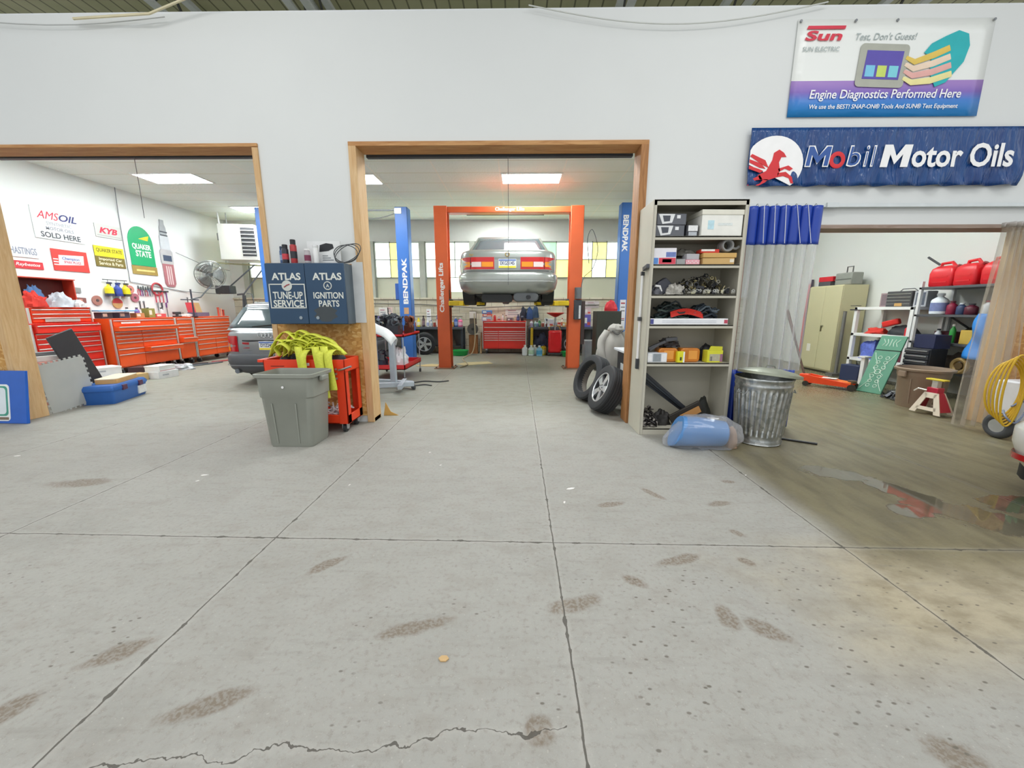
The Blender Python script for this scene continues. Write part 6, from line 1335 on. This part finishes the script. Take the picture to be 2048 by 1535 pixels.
for k in range(3):
    a = k * 2 * pi / 3
    m.grid(lambda u, v: ((.05 + .27 * u) * cos(a + (v - .5) * 1.5), (v - .5) * .07, (.05 + .27 * u) * sin(a + (v - .5) * 1.5)), 5, 6)
m.build('blades', M('#8c8e8c', .4, .5), fh, thick=.004)
MB().cyl((0, .08, 0), (0, .27, 0), .085, n=20).sph((0, .27, 0), (.085, .05, .085), 16, 8).build('motor', M('#c2c4c6', .35, .5), fh)
MB().tube([(0, .1, 1.95), (-.02, -.3, 1.62), (-.05, -.6, 1.55)], .016, 8).build('arm', M('#55585c', .45, .5), t); MB().cyl((-.05, -.55, 1.14), (-.05, -.55, 1.8), .018, n=10).cyl((-.16, -.75, 1.55), (.0, -.4, 1.55), .012, n=8).build('pole', M('#4a4d58', .4, .5), t)
MB().cyl((-.05, -.55, 1.137), (-.05, -.55, 1.15), .08, n=16).build('foot', M('#4a4d58', .4, .5), t)
t = T('swing_frame', 'dark steel frame of slanting struts hanging from a wall bar behind the fan', 'frame', (-7.5, 10.9, 0)); DK = M('#50545a', .45, .5)
MB().bar((-1.0, .3, 2.60), (.55, .3, 2.50), .03, .04).build('top_bar', M('#9c9a78', .5, .2, var=.3, scale=20), t)
for a, b in (((.15, .28, 2.54), (-.55, .1, 1.9)), ((.45, .28, 2.52), (-.15, .1, 1.72))): MB().bar(a, b, .025, .03).build('strut', DK, t)
MB().box(-.82, -.4, -.05, .2, 1.74, 1.96).build('winch_box', M('#3e4045', .5, .2, var=.4, scale=14), t, bev=.02)
for a, b in (((-.15, .1, 1.72), (-.28, .05, .02)), ((-.12, .1, 1.7), (-.02, .0, .02)), ((-.32, .1, 1.72), (-.12, .1, 1.74))): MB().bar(a, b, .04, .04).build('leg', M('#4b4e54', .5, .4), t)
MB().tube(spline([(-.05, .1, 1.75), (.08, .1, 1.72), (.12, .08, 1.5), (.0, .08, 1.3), (.1, .05, 1.0), (.25, .05, .9)]), .012, 6).build('cable', M('#5d6066', .5), t)
t = T('unit_heater', 'white box heater with a dark louvre hung below the ceiling in the left bay corner', 'heater', (-7.65, 11.3, 2.64), 12)
MB().box(-.45, .45, -.4, .4, 0, .92).build('housing', M('#e3e2da', .5, var=.04), t, bev=.01)
lv = MB().box(.1, .44, -.408, -.4, .1, .84).build('louvre', M('#4a4c50', .5), t)
for k in range(7): MB().cb((.27, -.415, .16 + .1 * k), (.32, .03, .012), (R(35), 0, 0)).build('louvre_slat', M('#b9bab6', .5), lv)
for s in (-1, 1): MB().cyl((s * .38, 0, .92), (s * .38, 0, 1.28), .012, n=8).build('hanger_rod', M('#8f9294', .4, .6), t)
t = T('drop_pipe', 'white pipe with a grey junction hanging from the ceiling left of the heater', 'pipe', (-8.2, 11.2, 3.3)); MB().cyl((0, 0, .05), (-.03, 0, .62), .022, n=10).build('conduit', M('#e6e8e8', .4), t); MB().box(-.08, .06, -.07, .07, -.12, .08).build('junction', M('#8d9092', .4, .4), t, bev=.02); MB().tube([(.0, 0, -.12), (.05, .02, -.5), (.0, .03, -.75)], .008, 6).build('cord', M('#8f9292', .5), t)
# floor goods by the left jamb
t = T('floor_mat', 'grey interlocking foam floor tile leaning upright inside the left jamb', 'mat', (-6.0, 5.04, 0))
t.rotation_euler = (0, R(-7), R(92)); pts = []; n_ = 9; Wm, Hm = .56, .66
def teeth(a, b, out):
    A, B = Vector(a), Vector(b); d = (B - A) / n_; nn_ = Vector((d.y, -d.x)).normalized() * .022; r = []
    for k in range(n_): r += [A + d * k, A + d * (k + .25), A + d * (k + .2) + nn_, A + d * (k + .62) + nn_, A + d * (k + .57)]
    return r
pp = teeth((-Wm / 2, .025), (Wm / 2, .025), 1) + teeth((Wm / 2, .025), (Wm / 2, Hm), 1) + teeth((Wm / 2, Hm), (-Wm / 2, Hm), 1) + teeth((-Wm / 2, Hm), (-Wm / 2, .025), 1)
MB().prism([(p.x, p.y) for p in pp], 'y', -.006, .006).build('foam_tile', M('#b4b6b3', .8, var=.1, scale=4, bump=.2), t, smooth=False)
m = MB(); m.box(-.17, .17, -.015, .015, .012, 1.0); tag(m.build('creeper_board', M('#38373c', .5), bev=.01, loc=(-6.12, 5.62, 0), rot=(R(0), R(0), R(0))), 'black padded board leaning behind the grey floor tile', 'board')
COL.objects['creeper_board'].rotation_euler = Euler((R(-16), R(0), R(90)), 'XYZ'); COL.objects['creeper_board'].matrix_world = Matrix.Translation((-6.3, 5.62, .06)) @ Matrix.Rotation(R(20), 4, 'X') @ Matrix.Rotation(R(90), 4, 'Z')
carton('carton', 'lower pink-salmon carton behind the grey floor tile', (-6.55, 5.35, 0), (.5, .4, .62), '#d9948a', 80); carton('carton', 'flat white box on the salmon carton behind the grey floor tile', (-6.55, 5.35, .622), (.44, .36, .07), '#e6e2e0', 70); tag(MB().box(-.22, .22, -.05, .05, 0, .05).build('metal_bar', M('#8d8f92', .4, .5), bev=.006, loc=(-6.5, 5.3, .695), rot=(0, 0, R(72))), 'grey metal bar on the white box behind the floor tile', 'bar')
t = T('tool_box', 'blue plastic tool box on the floor inside the left doorway', 'tool box', (-6.0, 5.58, 0), 108); BL = M('#2f66b4', .4, var=.08)
MB().loft([[(x, y, z_) for x, y in rrect(-a, a, -b, b, .03, 4)] for a, b, z_ in ((.38, .18, 0), (.385, .185, .02), (.405, .2, .19))]).build('base', BL, t, bev=.0); MB().loft([[(x, y, z_) for x, y in rrect(-a, a, -b, b, .03, 4)] for a, b, z_ in ((.415, .21, .19), (.415, .21, .23), (.39, .19, .265))]).build('lid', BL, t)
for x in (-.16, .22): MB().box(x - .05, x + .05, -.222, -.2, .17, .245).build('latch', M('#5a3050', .4), t, bev=.005)
MB().box(.16, .36, -.206, -.19, .04, .16).build('paper_label', M('#e8eaec', .5, var=.25, scale=30), t)
t = T('foam_block', 'cream foam slab with a tan edge lying on the blue tool box', 'foam', (-6.02, 5.66, .266), 112); MB().loft([[(x, y, z_) for x, y in rrect(-.3, .3, -.13, .13, .05, 4)] for z_ in (0, .06)]).build('slab', M('#d9a765', .6), t); MB().loft([[(x, y, z_) for x, y in rrect(-.3, .3, -.13, .13, .05, 4)] for z_ in (.06, .07)]).build('cover', M('#ecdcc0', .6), t)
for k, (x, y, z_, sz, col, lb) in enumerate(((-7.55, 6.85, 0, (.42, .36, .16), '#e9eaee', 'lower white carton nearest the black board'), (-7.55, 6.85, .162, (.44, .34, .13), '#f0f1f3', 'upper white carton with grey print nearest the black board'), (-7.2, 7.12, 0, (.28, .22, .13), '#c9ac7a', 'tan carton between the white cartons on the floor'), (-7.0, 7.45, 0, (.4, .3, .14), '#ececee', 'lower white carton at the right of the floor cartons'), (-7.02, 7.45, .142, (.36, .28, .1), '#f3f3f3', 'upper white carton with a red line at the right of the floor cartons'), (-7.5, 7.55, 0, (.3, .26, .2), '#4a3438', 'dark maroon box behind the white floor cartons'))):
    carton('carton', lb, (x, y, z_), sz, col, 60 + 8 * k, [('#b9bdc6', .2, .5, .4, .6)] if k != 4 else [('#c24a4a', .02, .98, .05, .12)], lid='#f4f4f5' if k in (1, 4) else None)
tag(heap(150, .5, .3, .12, .4).build('crumpled_wrap', M('#cfd2d8', .35, .3, var=.25, bump=.6), loc=(-7.5, 8.5, .002)), 'crumpled silver wrap on the floor before the wide orange-red chest', 'wrap')
tag(heap(151, .2, .2, .1, .3).build('white_cup', M('#e6e0da', .5), loc=(-7.8, 6.6, .002)), 'white bundle at the foot of the tallest tool chest', 'bundle')
t = T('floor_lamp_tray', 'long dark and silver tray on the floor before the narrow orange-red chest', 'tray', (-7.62, 9.2, .002), 75); MB().box(-.45, .45, -.09, .09, 0, .03).build('tray', M('#6d7076', .4, .5), t, bev=.01); MB().box(-.4, .1, -.06, .06, .03, .05).build('insert', M('#44474d', .4), t)
tag(MB().tube(spline([(-7.7, 9.6, .02), (-7.5, 10.0, .02), (-7.65, 10.4, .02), (-7.45, 10.7, .02)]), .014, 6).build('red_hose', M('#b8343c', .5)), 'red hose on the floor before the far orange-red chest', 'hose')
scrap_heap(-7.3, 10.3, .002, .4, .5, .12, ('#5d4a6a', '#8a6a86', '#3c3c48'), 60, 77, 'small heap of dark purple scraps on the floor by the station wagon', 'scraps', 'scrap_heap', 1.6)
# blue sign leaning at the far left
t = T('leaning_sign', 'big blue sign with a white rounded panel leaning on the wall at the left edge', 'sign', (-6.12, 4.33, 0)); t.rotation_euler = (R(-8), 0, R(-2))
MB().box(-.5, .38, -.02, .01, .0, .62).build('panel', M('#1f5fc0', .4, var=.1), t, bev=.004); MB().prism(rrect(-.42, .18, .03, .46, .04), 'y', -.024, -.02).build('white_panel', M('#eef2f5', .4), t); MB().prism(rrect(-.40, .16, .09, .44, .04), 'y', -.026, -.024).build('green_border', M('#3d9a86', .4), t); MB().prism(rrect(-.38, .14, .11, .42, .04), 'y', -.028, -.026).build('inner_panel', M('#dfeaf0', .4), t); MB().box(-.42, .16, -.028, -.024, .045, .075).build('brown_strip', M('#7d6a5a', .5), t)

# ================================================================ right bay
CAB = M('#c3bd97', .5, var=.05, scale=3)
t = T('storage_cabinet', 'tall beige steel two-door cabinet against the right wall', 'cabinet', (6.44, 8.42, 0), -90)
MB().box(-.44, .44, .012, .5, .04, 1.80).build('body', CAB, t, bev=.006)
for i, (a, b) in enumerate(((-.435, -.003), (.003, .435))):
    d = MB().box(a, b, -.006, .012, .07, 1.78).build('door', CAB, t, bev=.004)
    if i: MB().box(.03, .045, -.03, -.006, .86, .98).box(.03, .09, -.03, -.02, .97, .985).build('handle', M('#6f6a52', .4, .4), d); 
    else: MB().box(-.3, -.2, -.009, -.006, .42, .58).build('paper_note', M('#e4e2d8', .6), d)
MB().box(-.43, .43, .04, .46, 0, .04).build('plinth', M('#4a473a', .6), t)
t = T('tool_case', 'grey tool case with an upright handle on top of the beige cabinet', 'case', (6.7, 8.2, 1.802), -90); MB().box(-.2, .2, -.12, .12, 0, .24).build('case', M('#8e9089', .5), t, bev=.02); MB().tube([(-.07, 0, .24), (-.07, 0, .36), (.07, 0, .36), (.07, 0, .24)], .012, 8).build('handle', M('#5a5c5a', .4), t); MB().box(-.2, .2, -.125, -.12, .1, .12).build('seam', M('#5f615d', .5), t)
carton('carton', 'dark grey case under the red case on the beige cabinet', (6.66, 8.62, 1.802), (.32, .24, .09), '#4c4a50', -90); carton('red_case', 'red case lying on the dark case on the beige cabinet', (6.66, 8.62, 1.894), (.34, .22, .1), '#c9202c', -84)
t = T('fire_hose', 'red and dark striped tubes hanging on the right wall behind the clear curtain', 'tubes', (6.93, 9.5, .1)); 
for k, (dy, col) in enumerate(((0, '#4c4350'), (.07, '#d23a30'), (-.08, '#e6e2e4'))): MB().tube([(0, dy, 1.9 - .1 * k), (-.01, dy + .02, 1.0), (-.02, dy, .1)], .024, 8).build('tube', M(col, .4), t)
t = T('floor_jack', 'orange-red floor jack with a long dark handle before the beige cabinet', 'jack', (5.35, 6.62, 0), -50)
OJ = M('#ea4a22', .35, var=.08)
for s in (-1, 1): MB().prism([(-.3, .06), (.3, .05), (.34, .1), (.2, .13), (-.1, .17), (-.3, .2), (-.36, .12)], 'y', s * .11 - .01, s * .11 + .01).build('side_plate', OJ, t, bev=.004)
MB().bar((-.22, 0, .13), (.3, 0, .11), .16, .05).build('lift_arm', M('#f07a2c', .35), t, bev=.01); MB().cyl((.3, 0, .12), (.3, 0, .16), .06, n=18).build('saddle', M('#6a5a4c', .5, .4), t); MB().box(-.1, .1, -.06, .06, .16, .166).build('white_label', M('#f0ece6', .5), t)
for x, r in ((-.3, .045), (.32, .055)):
    for s in (-1, 1): MB().cyl((x, s * .13 - .015, r), (x, s * .13 + .015, r), r, n=16).build('wheel', M('#3a3632', .5, .3), t)
MB().box(-.42, -.28, -.06, .06, .08, .2).build('pump_block', OJ, t, bev=.015)
MB().cyl((-.36, 0, .17), (-.86, .40, 1.30), .017, n=10).cyl((-.64, .22, .80), (-.86, .40, 1.30), .024, n=10).build('pump_handle', M('#5a4438', .45, .3), t)
tag(MB().cyl((6.40, 7.80, .06), (6.42, 7.82, 1.28), .03, n=10).box(6.28, 6.52, 7.73, 7.9, 0, .06).build('steel_post', M('#7c7a76', .45, .5)), 'grey steel post on a block between the beige cabinet and the white rack', 'post')
# white rack
t = T('storage_rack', 'white two-tier rack of tools and boxes along the right wall', 'rack', (6.68, 6.95, 0), -90); WR = M('#e6e6e4', .45, var=.04)
for z_ in (.42, .88, 1.36): MB().box(-.64, .48, -.28, .28, z_ - .05, z_).build('rack_board', WR, t, bev=.004)
for x in (-.61, .45):
    for y in (-.25, .25): MB().box(x - .03, x + .03, y - .03, y + .03, 0, 1.37 - .01).build('leg', WR, t, bev=.003)
MB().box(-.72, -.58, -.3, -.16, 1.30, 1.32).box(-.72, -.6, -.3, -.2, 1.38, 1.39).build('end_clip', M('#3a3a40', .5), t)
t = T('portable_stereo', 'stacked black stereo unit with chrome trim on the white rack', 'stereo', (6.66, 6.88, 1.362), -90); MB().box(-.22, .22, -.15, .15, 0, .26).build('unit', M('#4a4a4c', .4), t, bev=.008)
for k in range(4): MB().box(-.21, .21, -.156, -.15, .04 + .055 * k, .055 + .055 * k).build('chrome_trim', M('#a9abad', .25, .8), t)
MB().box(-.05, .08, -.158, -.15, .01, .06).build('tan_panel', M('#c49a5c', .5), t); MB().tube([(-.15, 0, .26), (-.1, 0, .3), (.1, 0, .3), (.16, 0, .26)], .008, 6).build('carry_handle', M('#77777a', .4), t)
carton('speaker', 'brownish speaker left of the stereo on the white rack', (6.68, 7.22, 1.362), (.17, .18, .24), '#9c8688', -90, [('#7d6c70', .15, .85, .1, .9)], cat='speaker'); carton('speaker', 'silver-edged speaker right of the stereo on the white rack', (6.64, 6.56, 1.362), (.19, .18, .25), '#b9bcc2', -84, [('#5c6270', .15, .85, .1, .9)], cat='speaker')
tag(heap(160, .34, .3, .1, .4).build('red_cloth', M('#d63a2e', .8, var=.25, bump=.5), loc=(6.62, 7.28, .882)), 'patterned red and cream cloth on the middle board of the white rack', 'cloth')
t = T('power_saw', 'red power tool lying on a black bag on the middle board of the white rack', 'tool', (6.56, 6.98, 1.085), -70); MB().cb((0, 0, 0), (.24, .1, .1), (0, R(-18), 0)).build('tool_body', M('#d82a22', .4), t, bev=.02)
tag(heap(161, .34, .5, .16, .2, 3).build('black_bag', M('#23262a', .6), loc=(6.66, 6.82, .882)), 'black bag on the middle board of the white rack', 'bag'); tag(MB().lathe([(.05, 0), (.055, .01), (.055, .12), (.04, .14)], n=18).build('red_tin', M('#d32732', .4), loc=(6.5, 6.58, .882)), 'red tin at the right end of the middle board of the white rack', 'tin')
tag(heap(162, .4, .44, .34, .3).build('blue_bag', M('#5a6cc0', .6, var=.5, scale=30), loc=(6.62, 7.26, .422)), 'blue and white patterned bag on the low board of the white rack', 'bag'); carton('carton', 'maroon box on the low board of the white rack behind the green board', (6.72, 6.80, .423), (.3, .3, .36), '#5a1d30', -90)
tag(MB().box(-.17, .17, -.1, .1, 0, .3).build('navy_crate', M('#2c3554', .5), bev=.01, loc=(6.3, 7.28, 0), rot=(0, 0, R(-80))), 'navy box on the floor under the white rack', 'box')
t = T('white_stand', 'short white post stand on the floor before the white rack', 'stand', (5.98, 6.72, 0)); MB().box(-.035, .035, -.035, .035, 0, .5).build('post', WR, t, bev=.006); MB().box(-.06, .06, -.06, .06, .5, .53).build('cap', WR, t, bev=.004)
# green ornamental board
GB = M('#4f8a70', .5, var=.08, scale=4)
t = T('green_board', 'green creeper board with pale scrollwork leaning against the white rack', 'board', (5.66, 6.2, 0)); t.rotation_euler = (R(-24), 0, R(-72))
MB().box(-.17, .17, -.012, .012, .0, .72).build('long_panel', GB, t, bev=.004); MB().box(-.17, .17, -.014, .014, .735, .98).build('head_panel', GB, t, bev=.004); MB().box(-.16, .16, -.004, .016, .7, .76).build('hinge_strip', M('#25382f', .5), t)
PL = M('#c9dccd', .5)
def scroll(pts): return [(x, -.0155, z_) for x, z_ in pts]
m = MB()
for s in (-1, 1):
    m.tube([(s * .02, -.015, .36), (s * .08, -.015, .42), (s * .05, -.015, .5), (s * .1, -.015, .58), (s * .14, -.015, .68)], .005, 5).tube([(s * .02, -.015, .36), (s * .09, -.015, .31), (s * .05, -.015, .22), (s * .1, -.015, .13), (s * .15, -.015, .05)], .005, 5)
    for q in (.12, .2, .28, .44, .52, .6): m.torus((s * .05, -.015, q), .025, .005, 'y', 14, 5)
m.torus((0, -.015, .36), .04, .006, 'y', 20, 5)
m.build('scrollwork', PL, t); m = MB()
for k in range(5): m.tube([(-.1 + .05 * k, -.016, .80), (-.07 + .035 * k, -.016, .86), (-.11 + .055 * k, -.016, .92)], .006, 5)
m.build('head_scrollwork', PL, t)
t = T('drawer_stack', 'black small-parts tray stack with chrome edges right of the green board', 'trays', (6.05, 5.95, 0), -84)
MB().box(-.17, .17, .02, .3, 0, .74).build('case', M('#25262c', .5), t, bev=.006)
for k in range(9): d = MB().box(-.165, .165, -.01, .02, .02 + .08 * k, .085 + .08 * k).build('tray', M('#303239', .5), t, bev=.004); MB().box(-.15, .15, -.02, -.01, .06 + .08 * k, .075 + .08 * k).build('chrome_edge', M('#d9dbdf', .25, .8), d)
scrap_heap(5.68, 5.72, .002, .3, .3, .12, ('#6a6c70', '#3a3b40', '#9a9ca0'), 60, 88, 'small heap of chrome and dark tools on the floor by the tray stack', 'tools', 'tool_heap', 1.6)
carton('carton', 'navy box on the tray stack right of the green board', (6.25, 5.95, .745), (.3, .24, .2), '#23284a', -90)
# dark steel shelves with gas cans
t = T('shelf_rack', 'dark steel shelf rack carrying red gas cans against the right wall', 'rack', (6.68, 5.83, 0), -90); SR = M('#5f6166', .45, .4)
for z_ in (.40, .82, 1.24, 1.66): MB().box(-.62, .62, -.28, .28, z_ - .035, z_).build('rack_board', SR, t, bev=.003)
for x in (-.60, .60):
    for y in (-.26, .26): MB().box(x - .02, x + .02, y - .02, y + .02, 0, 1.75).build('leg', SR if x > 0 else M('#d8d9da', .45), t)
MB().bar((-.58, .27, .85), (.0, .27, 1.2), .02, .02).bar((-.58, .27, 1.2), (.0, .27, .85), .02, .02).bar((.0, .27, .85), (.58, .27, 1.2), .02, .02).bar((0, .27, 1.2), (.58, .27, .85), .02, .02).build('cross_brace', M('#2f3136', .5), t)
MB().box(-.03, .03, .25, .29, 0, 1.66).build('red_upright', M('#6e1e2c', .5), t)
def gas_can(loc, rz, lb):
    t = T('gas_can', lb, 'gas can', loc, rz); rd = M('#d8222c', .35, var=.08)
    MB().loft([[(x, y, z_) for x, y in rrect(-a, a, -b, b, .04, 4)] for a, b, z_ in ((.15, .11, 0), (.16, .12, .02), (.165, .125, .2), (.15, .11, .27), (.10, .08, .31))]).build('body', rd, t, ang=50)
    MB().tube([(-.10, 0, .27), (-.09, 0, .35), (.04, 0, .36), (.1, 0, .29)], .022, 8).build('handle', rd, t); MB().cyl((.11, 0, .25), (.15, 0, .31), .03, n=14).build('cap', M('#8d1a22', .4), t); MB().box(-.1, .1, -.127, -.12, .06, .08).box(-.1, .1, -.127, -.12, .14, .16).build('rib', rd, t); return t
gas_can((6.62, 6.28, 1.662), -84, 'red gas can at the left of the top shelf, with a dark spout'); gas_can((6.62, 5.93, 1.662), -96, 'middle red gas can on the top shelf of the dark rack'); gas_can((6.62, 5.58, 1.662), -90, 'red gas can at the right on the top shelf, near the smoky curtain')
tag(MB().cyl((6.5, 6.3, 1.99), (6.45, 6.45, 2.12), .016, n=8).build('dark_spout', M('#3a3a3e', .5)), 'dark spout sticking up from the left red gas can', 'spout')
bottle('jug', 'big white jug with a violet band on the dark rack under the gas cans', 'jug', (6.56, 6.25, 1.242), .10, .32, '#e3e9ee', '#d9dde2', '#7a86b4', neck=.35)
for k, (y, z_, r, h, col, cap, lb) in enumerate(((6.08, 1.242, .06, .2, '#8a1f3c', '#5a1428', 'dark crimson bottle right of the white jug on the dark rack'), (5.95, 1.242, .055, .17, '#39486a', '#d9dde4', 'slate bottle on the second shelf of the dark rack'), (5.82, 1.242, .07, .16, '#5b2030', '#2f2c36', 'maroon jar on the second shelf of the dark rack'), (5.62, 1.242, .06, .2, '#dcdfe2', '#8d3340', 'white bottle with a red cap on the second shelf of the dark rack'), (6.0, .822, .035, .28, '#3aa84e', '#e8e8e0', 'slim green bottle on the third shelf of the dark rack'), (6.2, .822, .04, .2, '#c9ccd2', '#3a3d46', 'grey bottle on the third shelf of the dark rack'))): bottle('bottle', lb, 'bottle', (6.58, y, z_), r, h, col, cap)
tag(heap(170, .2, .16, .2, .35).build('brown_bundle', M('#7a3a34', .7, var=.4, bump=.5), loc=(6.76, 5.72, 1.243)), 'reddish-brown bundle behind the maroon jar on the dark rack', 'bundle'); carton('carton', 'maroon lidded box behind the white carton on the third shelf', (6.74, 6.15, .822), (.34, .2, .16), '#4e1c28', -90); carton('carton', 'white carton with a red mark on the third shelf of the dark rack', (6.52, 6.2, .822) if False else (6.54, 6.27, .823), (.24, .2, .1), '#ecd8c8', -90, [('#b0405a', .2, .6, .4, .7)]); carton('carton', 'yellow-tan carton on the third shelf of the dark rack', (6.58, 5.66, .822), (.26, .24, .2), '#c9aa4c', -88)
tag(heap(171, .36, .6, .26, .3).build('parts_pile', M('#5d5048', .6, .2, var=.5, scale=14, bump=.6), loc=(6.62, 5.85, .402)), 'brown jumbled pile of old parts on the low shelf of the dark rack', 'car parts', None, 'stuff')
t = T('pulley', 'round brass-coloured pulley at the front of the low shelf of the dark rack', 'pulley', (6.36, 5.62, .52)); MB().torus((0, 0, 0), .09, .03, 'x', 28, 8).build('ring', M('#a58a58', .5, .4), t); MB().cyl((-.02, 0, 0), (.02, 0, 0), .05, n=16).build('hub', M('#6e5a3c', .5, .4), t)
m = MB(); m.grid(lambda u, v: (6.34 - .05 * sin(pi * u) + .03 * sin(9 * v + 3 * u), 5.42 + .3 * (u - .5) * (.6 + .5 * v) , 1.26 - .62 * v), 12, 14)
tag(m.build('hanging_sheet', M('#2f86d8', .5, var=.1), thick=.01), 'bright blue plastic sheet hanging on the front of the dark rack', 'sheet')
# brown bin, jack stand
t = T('rubbish_bin', 'brown round plastic bin on the floor of the right bay', 'bin', (5.54, 5.30, 0)); BR = M('#8d7a68', .5, var=.08)
MB().lathe([(.22, 0), (.225, .015), (.255, .42), (.262, .43), (.268, .50), (.295, .505), (.3, .53), (.275, .54), (.262, .50), (.21, .03)], n=44).build('bin_body', BR, t)
for a in (200, 275, 340): MB().bar((.232 * cos(R(a)), .232 * sin(R(a)), .06), (.258 * cos(R(a)), .258 * sin(R(a)), .40), .01, .012).build('moulded_rib', BR, t)
MB().box(-.3, -.27, -.05, .05, .42, .5).build('grip', BR, t, bev=.008)
t = T('jack_stand', 'cream and red steel jack stand in front of the brown bin', 'jack stand', (5.28, 4.87, 0), -82); CR = M('#ddd0bd', .45, var=.08); RJ = M('#b3243c', .4, var=.1)
AF = [(-.17, 0), (-.11, 0), (-.085, .06), (.085, .06), (.11, 0), (.17, 0), (.075, .27), (-.075, .27)]
def aframe(y0, y1): 
    m = MB()
    for s in (-1, 1): m.prism([(s * .17, 0), (s * .10, 0), (s * .03, .24), (s * .075, .27)], 'y', y0, y1)
    return m.prism([(-.115, .04), (.115, .04), (.10, .085), (-.10, .085)], 'y', y0, y1).prism([(-.075, .27), (.075, .27), (.045, .20), (-.045, .20)], 'y', y0, y1)
aframe(-.11, -.10).build('front_frame', CR, t, rot=(R(-12), 0, 0)); aframe(.10, .11).build('rear_frame', CR, t, rot=(R(12), 0, 0))
for s in (-1, 1): MB().prism([(-.1, .02), (.1, .02), (.04, .26), (-.04, .26)], 'x', s * .12 - .005, s * .12 + .005).build('side_plate', RJ, t, rot=(0, R(-s * 18), 0), loc=(s * .03, 0, 0))
MB().box(-.06, .06, -.05, .05, .24, .35).build('neck', RJ, t, bev=.006); MB().box(-.03, .03, -.03, .03, .3, .44).build('ratchet_bar', M('#c8c4bc', .4, .4), t); MB().box(-.1, .1, -.04, .04, .44, .46).build('saddle', M('#d8c33a', .4), t, bev=.005); MB().tube([(-.05, -.06, .31), (-.13, -.08, .32), (-.17, -.08, .28)], .01, 6).build('release_lever', M('#d9d5cc', .4, .3), t)
# air conditioning service cart at the right edge with hoses
t = T('service_machine', 'white wheeled refrigerant machine with a 13 number at the right edge', 'machine', (5.42, 3.98, 0)); WM = M('#e8eaf0', .4)
MB().box(-.36, .2, -.1, .12, .18, .60).build('housing', WM, t, bev=.02); MB().box(-.365, .2, -.108, -.1, .40, .45).build('dark_red_band', M('#6a1c2a', .4), t, bev=.004); MB().box(-.3, .15, -.106, -.1, .47, .57).build('display_panel', M('#b9c9e4', .4, var=.3, scale=40), t)
txt('134a', t, (-.09, -.103, .33), FR, .36, .08, M('#2f2f3a', .5), .02); MB().cyl((-.16, -.12, .23), (-.16, -.1, .23), .035, n=18).build('red_knob', M('#d8304a', .4), t)
for s, x in ((-1, -.40), (1, .24)):
    wh = MB().torus((x, -.02, .13), .095, .04, 'x', 30, 10).build('tyre', M('#4a4c50', .7), t); MB().cyl((x - .03, -.02, .13), (x + .03, -.02, .13), .07, n=20).build('hub', M('#c4c8cc', .3, .7), wh)
MB().cyl((-.42, -.02, .13), (.26, -.02, .13), .015, n=8).build('axle', M('#6a6c70', .4, .6), t)
MB().box(-.1, .2, -.06, .1, .60, .85).build('top_unit', M('#b7402c', .4), t, bev=.02); MB().sph((-.02, -.02, .88), (.14, .12, .1), 16, 10).build('red_reel', M('#a31f30', .4), t)
def coil(name, lb, c, r, rz_, th, col, n_=4, ax=0.0):
    m = MB(); rr = random.Random(hash(name) % 100 if False else 3)
    for k in range(n_): m.tube([(c[0] + (r + .012 * k) * cos(a) * cos(ax), c[1] + (r + .012 * k) * cos(a) * sin(ax) + .022 * k, c[2] + (rz_ - .02 * k) * sin(a)) for a in [2 * pi * j / 40 for j in range(40)]], th, 6, True)
    tag(m.build(name, M(col, .45)), lb, 'hose')
coil('air_hose', 'coil of yellow hoses hanging by the smoky curtain at the right edge', (4.93, 3.84, .52), .07, .36, .009, '#d8b02c', 5, -.5)
coil('air_hose', 'green hose coil on the white wheeled machine at the right edge', (5.28, 3.80, .77), .10, .17, .02, '#2c8a58', 3, .2)
tag(MB().tube(spline([(5.0, 3.94, .3), (4.93, 3.85, .25), (5.0, 3.82, .2), (5.1, 3.84, .34), (5.05, 3.84, .42), (4.97, 3.86, .36)]), .009, 6).build('grey_hose', M('#7f8ba8', .45)), 'grey-blue hose looping beside the white wheeled machine', 'hose')
# litter on the front floor
for k, (x, y, s, a) in enumerate(((.40, 2.71, .035, 20), (.33, 2.5, .02, 80), (-2.53, 2.91, .03, 10), (-2.5, 2.80, .02, 50), (-4.57, 3.30, .03, 15), (-.82, 3.44, .014, 0), (-.66, 3.14, .014, 60), (1.85, 2.97, .014, 30), (-1.28, 2.75, .014, 70))):
    r = random.Random(k); tag(MB().prism([(s * r.uniform(.6, 1.1) * cos(q * pi / 3), .45 * s * r.uniform(.6, 1.1) * sin(q * pi / 3)) for q in range(6)], 'z', .001, .004).build('paper_scrap', M('#eceae6', .7), loc=(x, y, 0), rot=(0, 0, R(a))), 'tiny scrap of white paper lying on the concrete floor', 'scrap', 'paper scraps on the floor')
tag(MB().prism([(.02 * cos(q * pi / 3), .014 * sin(q * pi / 3)) for q in range(6)], 'z', .001, .006).build('tan_chip', M('#c9a878', .7), loc=(-.28, 1.26, 0)), 'small tan chip on the concrete in the lower middle of the floor', 'chip')
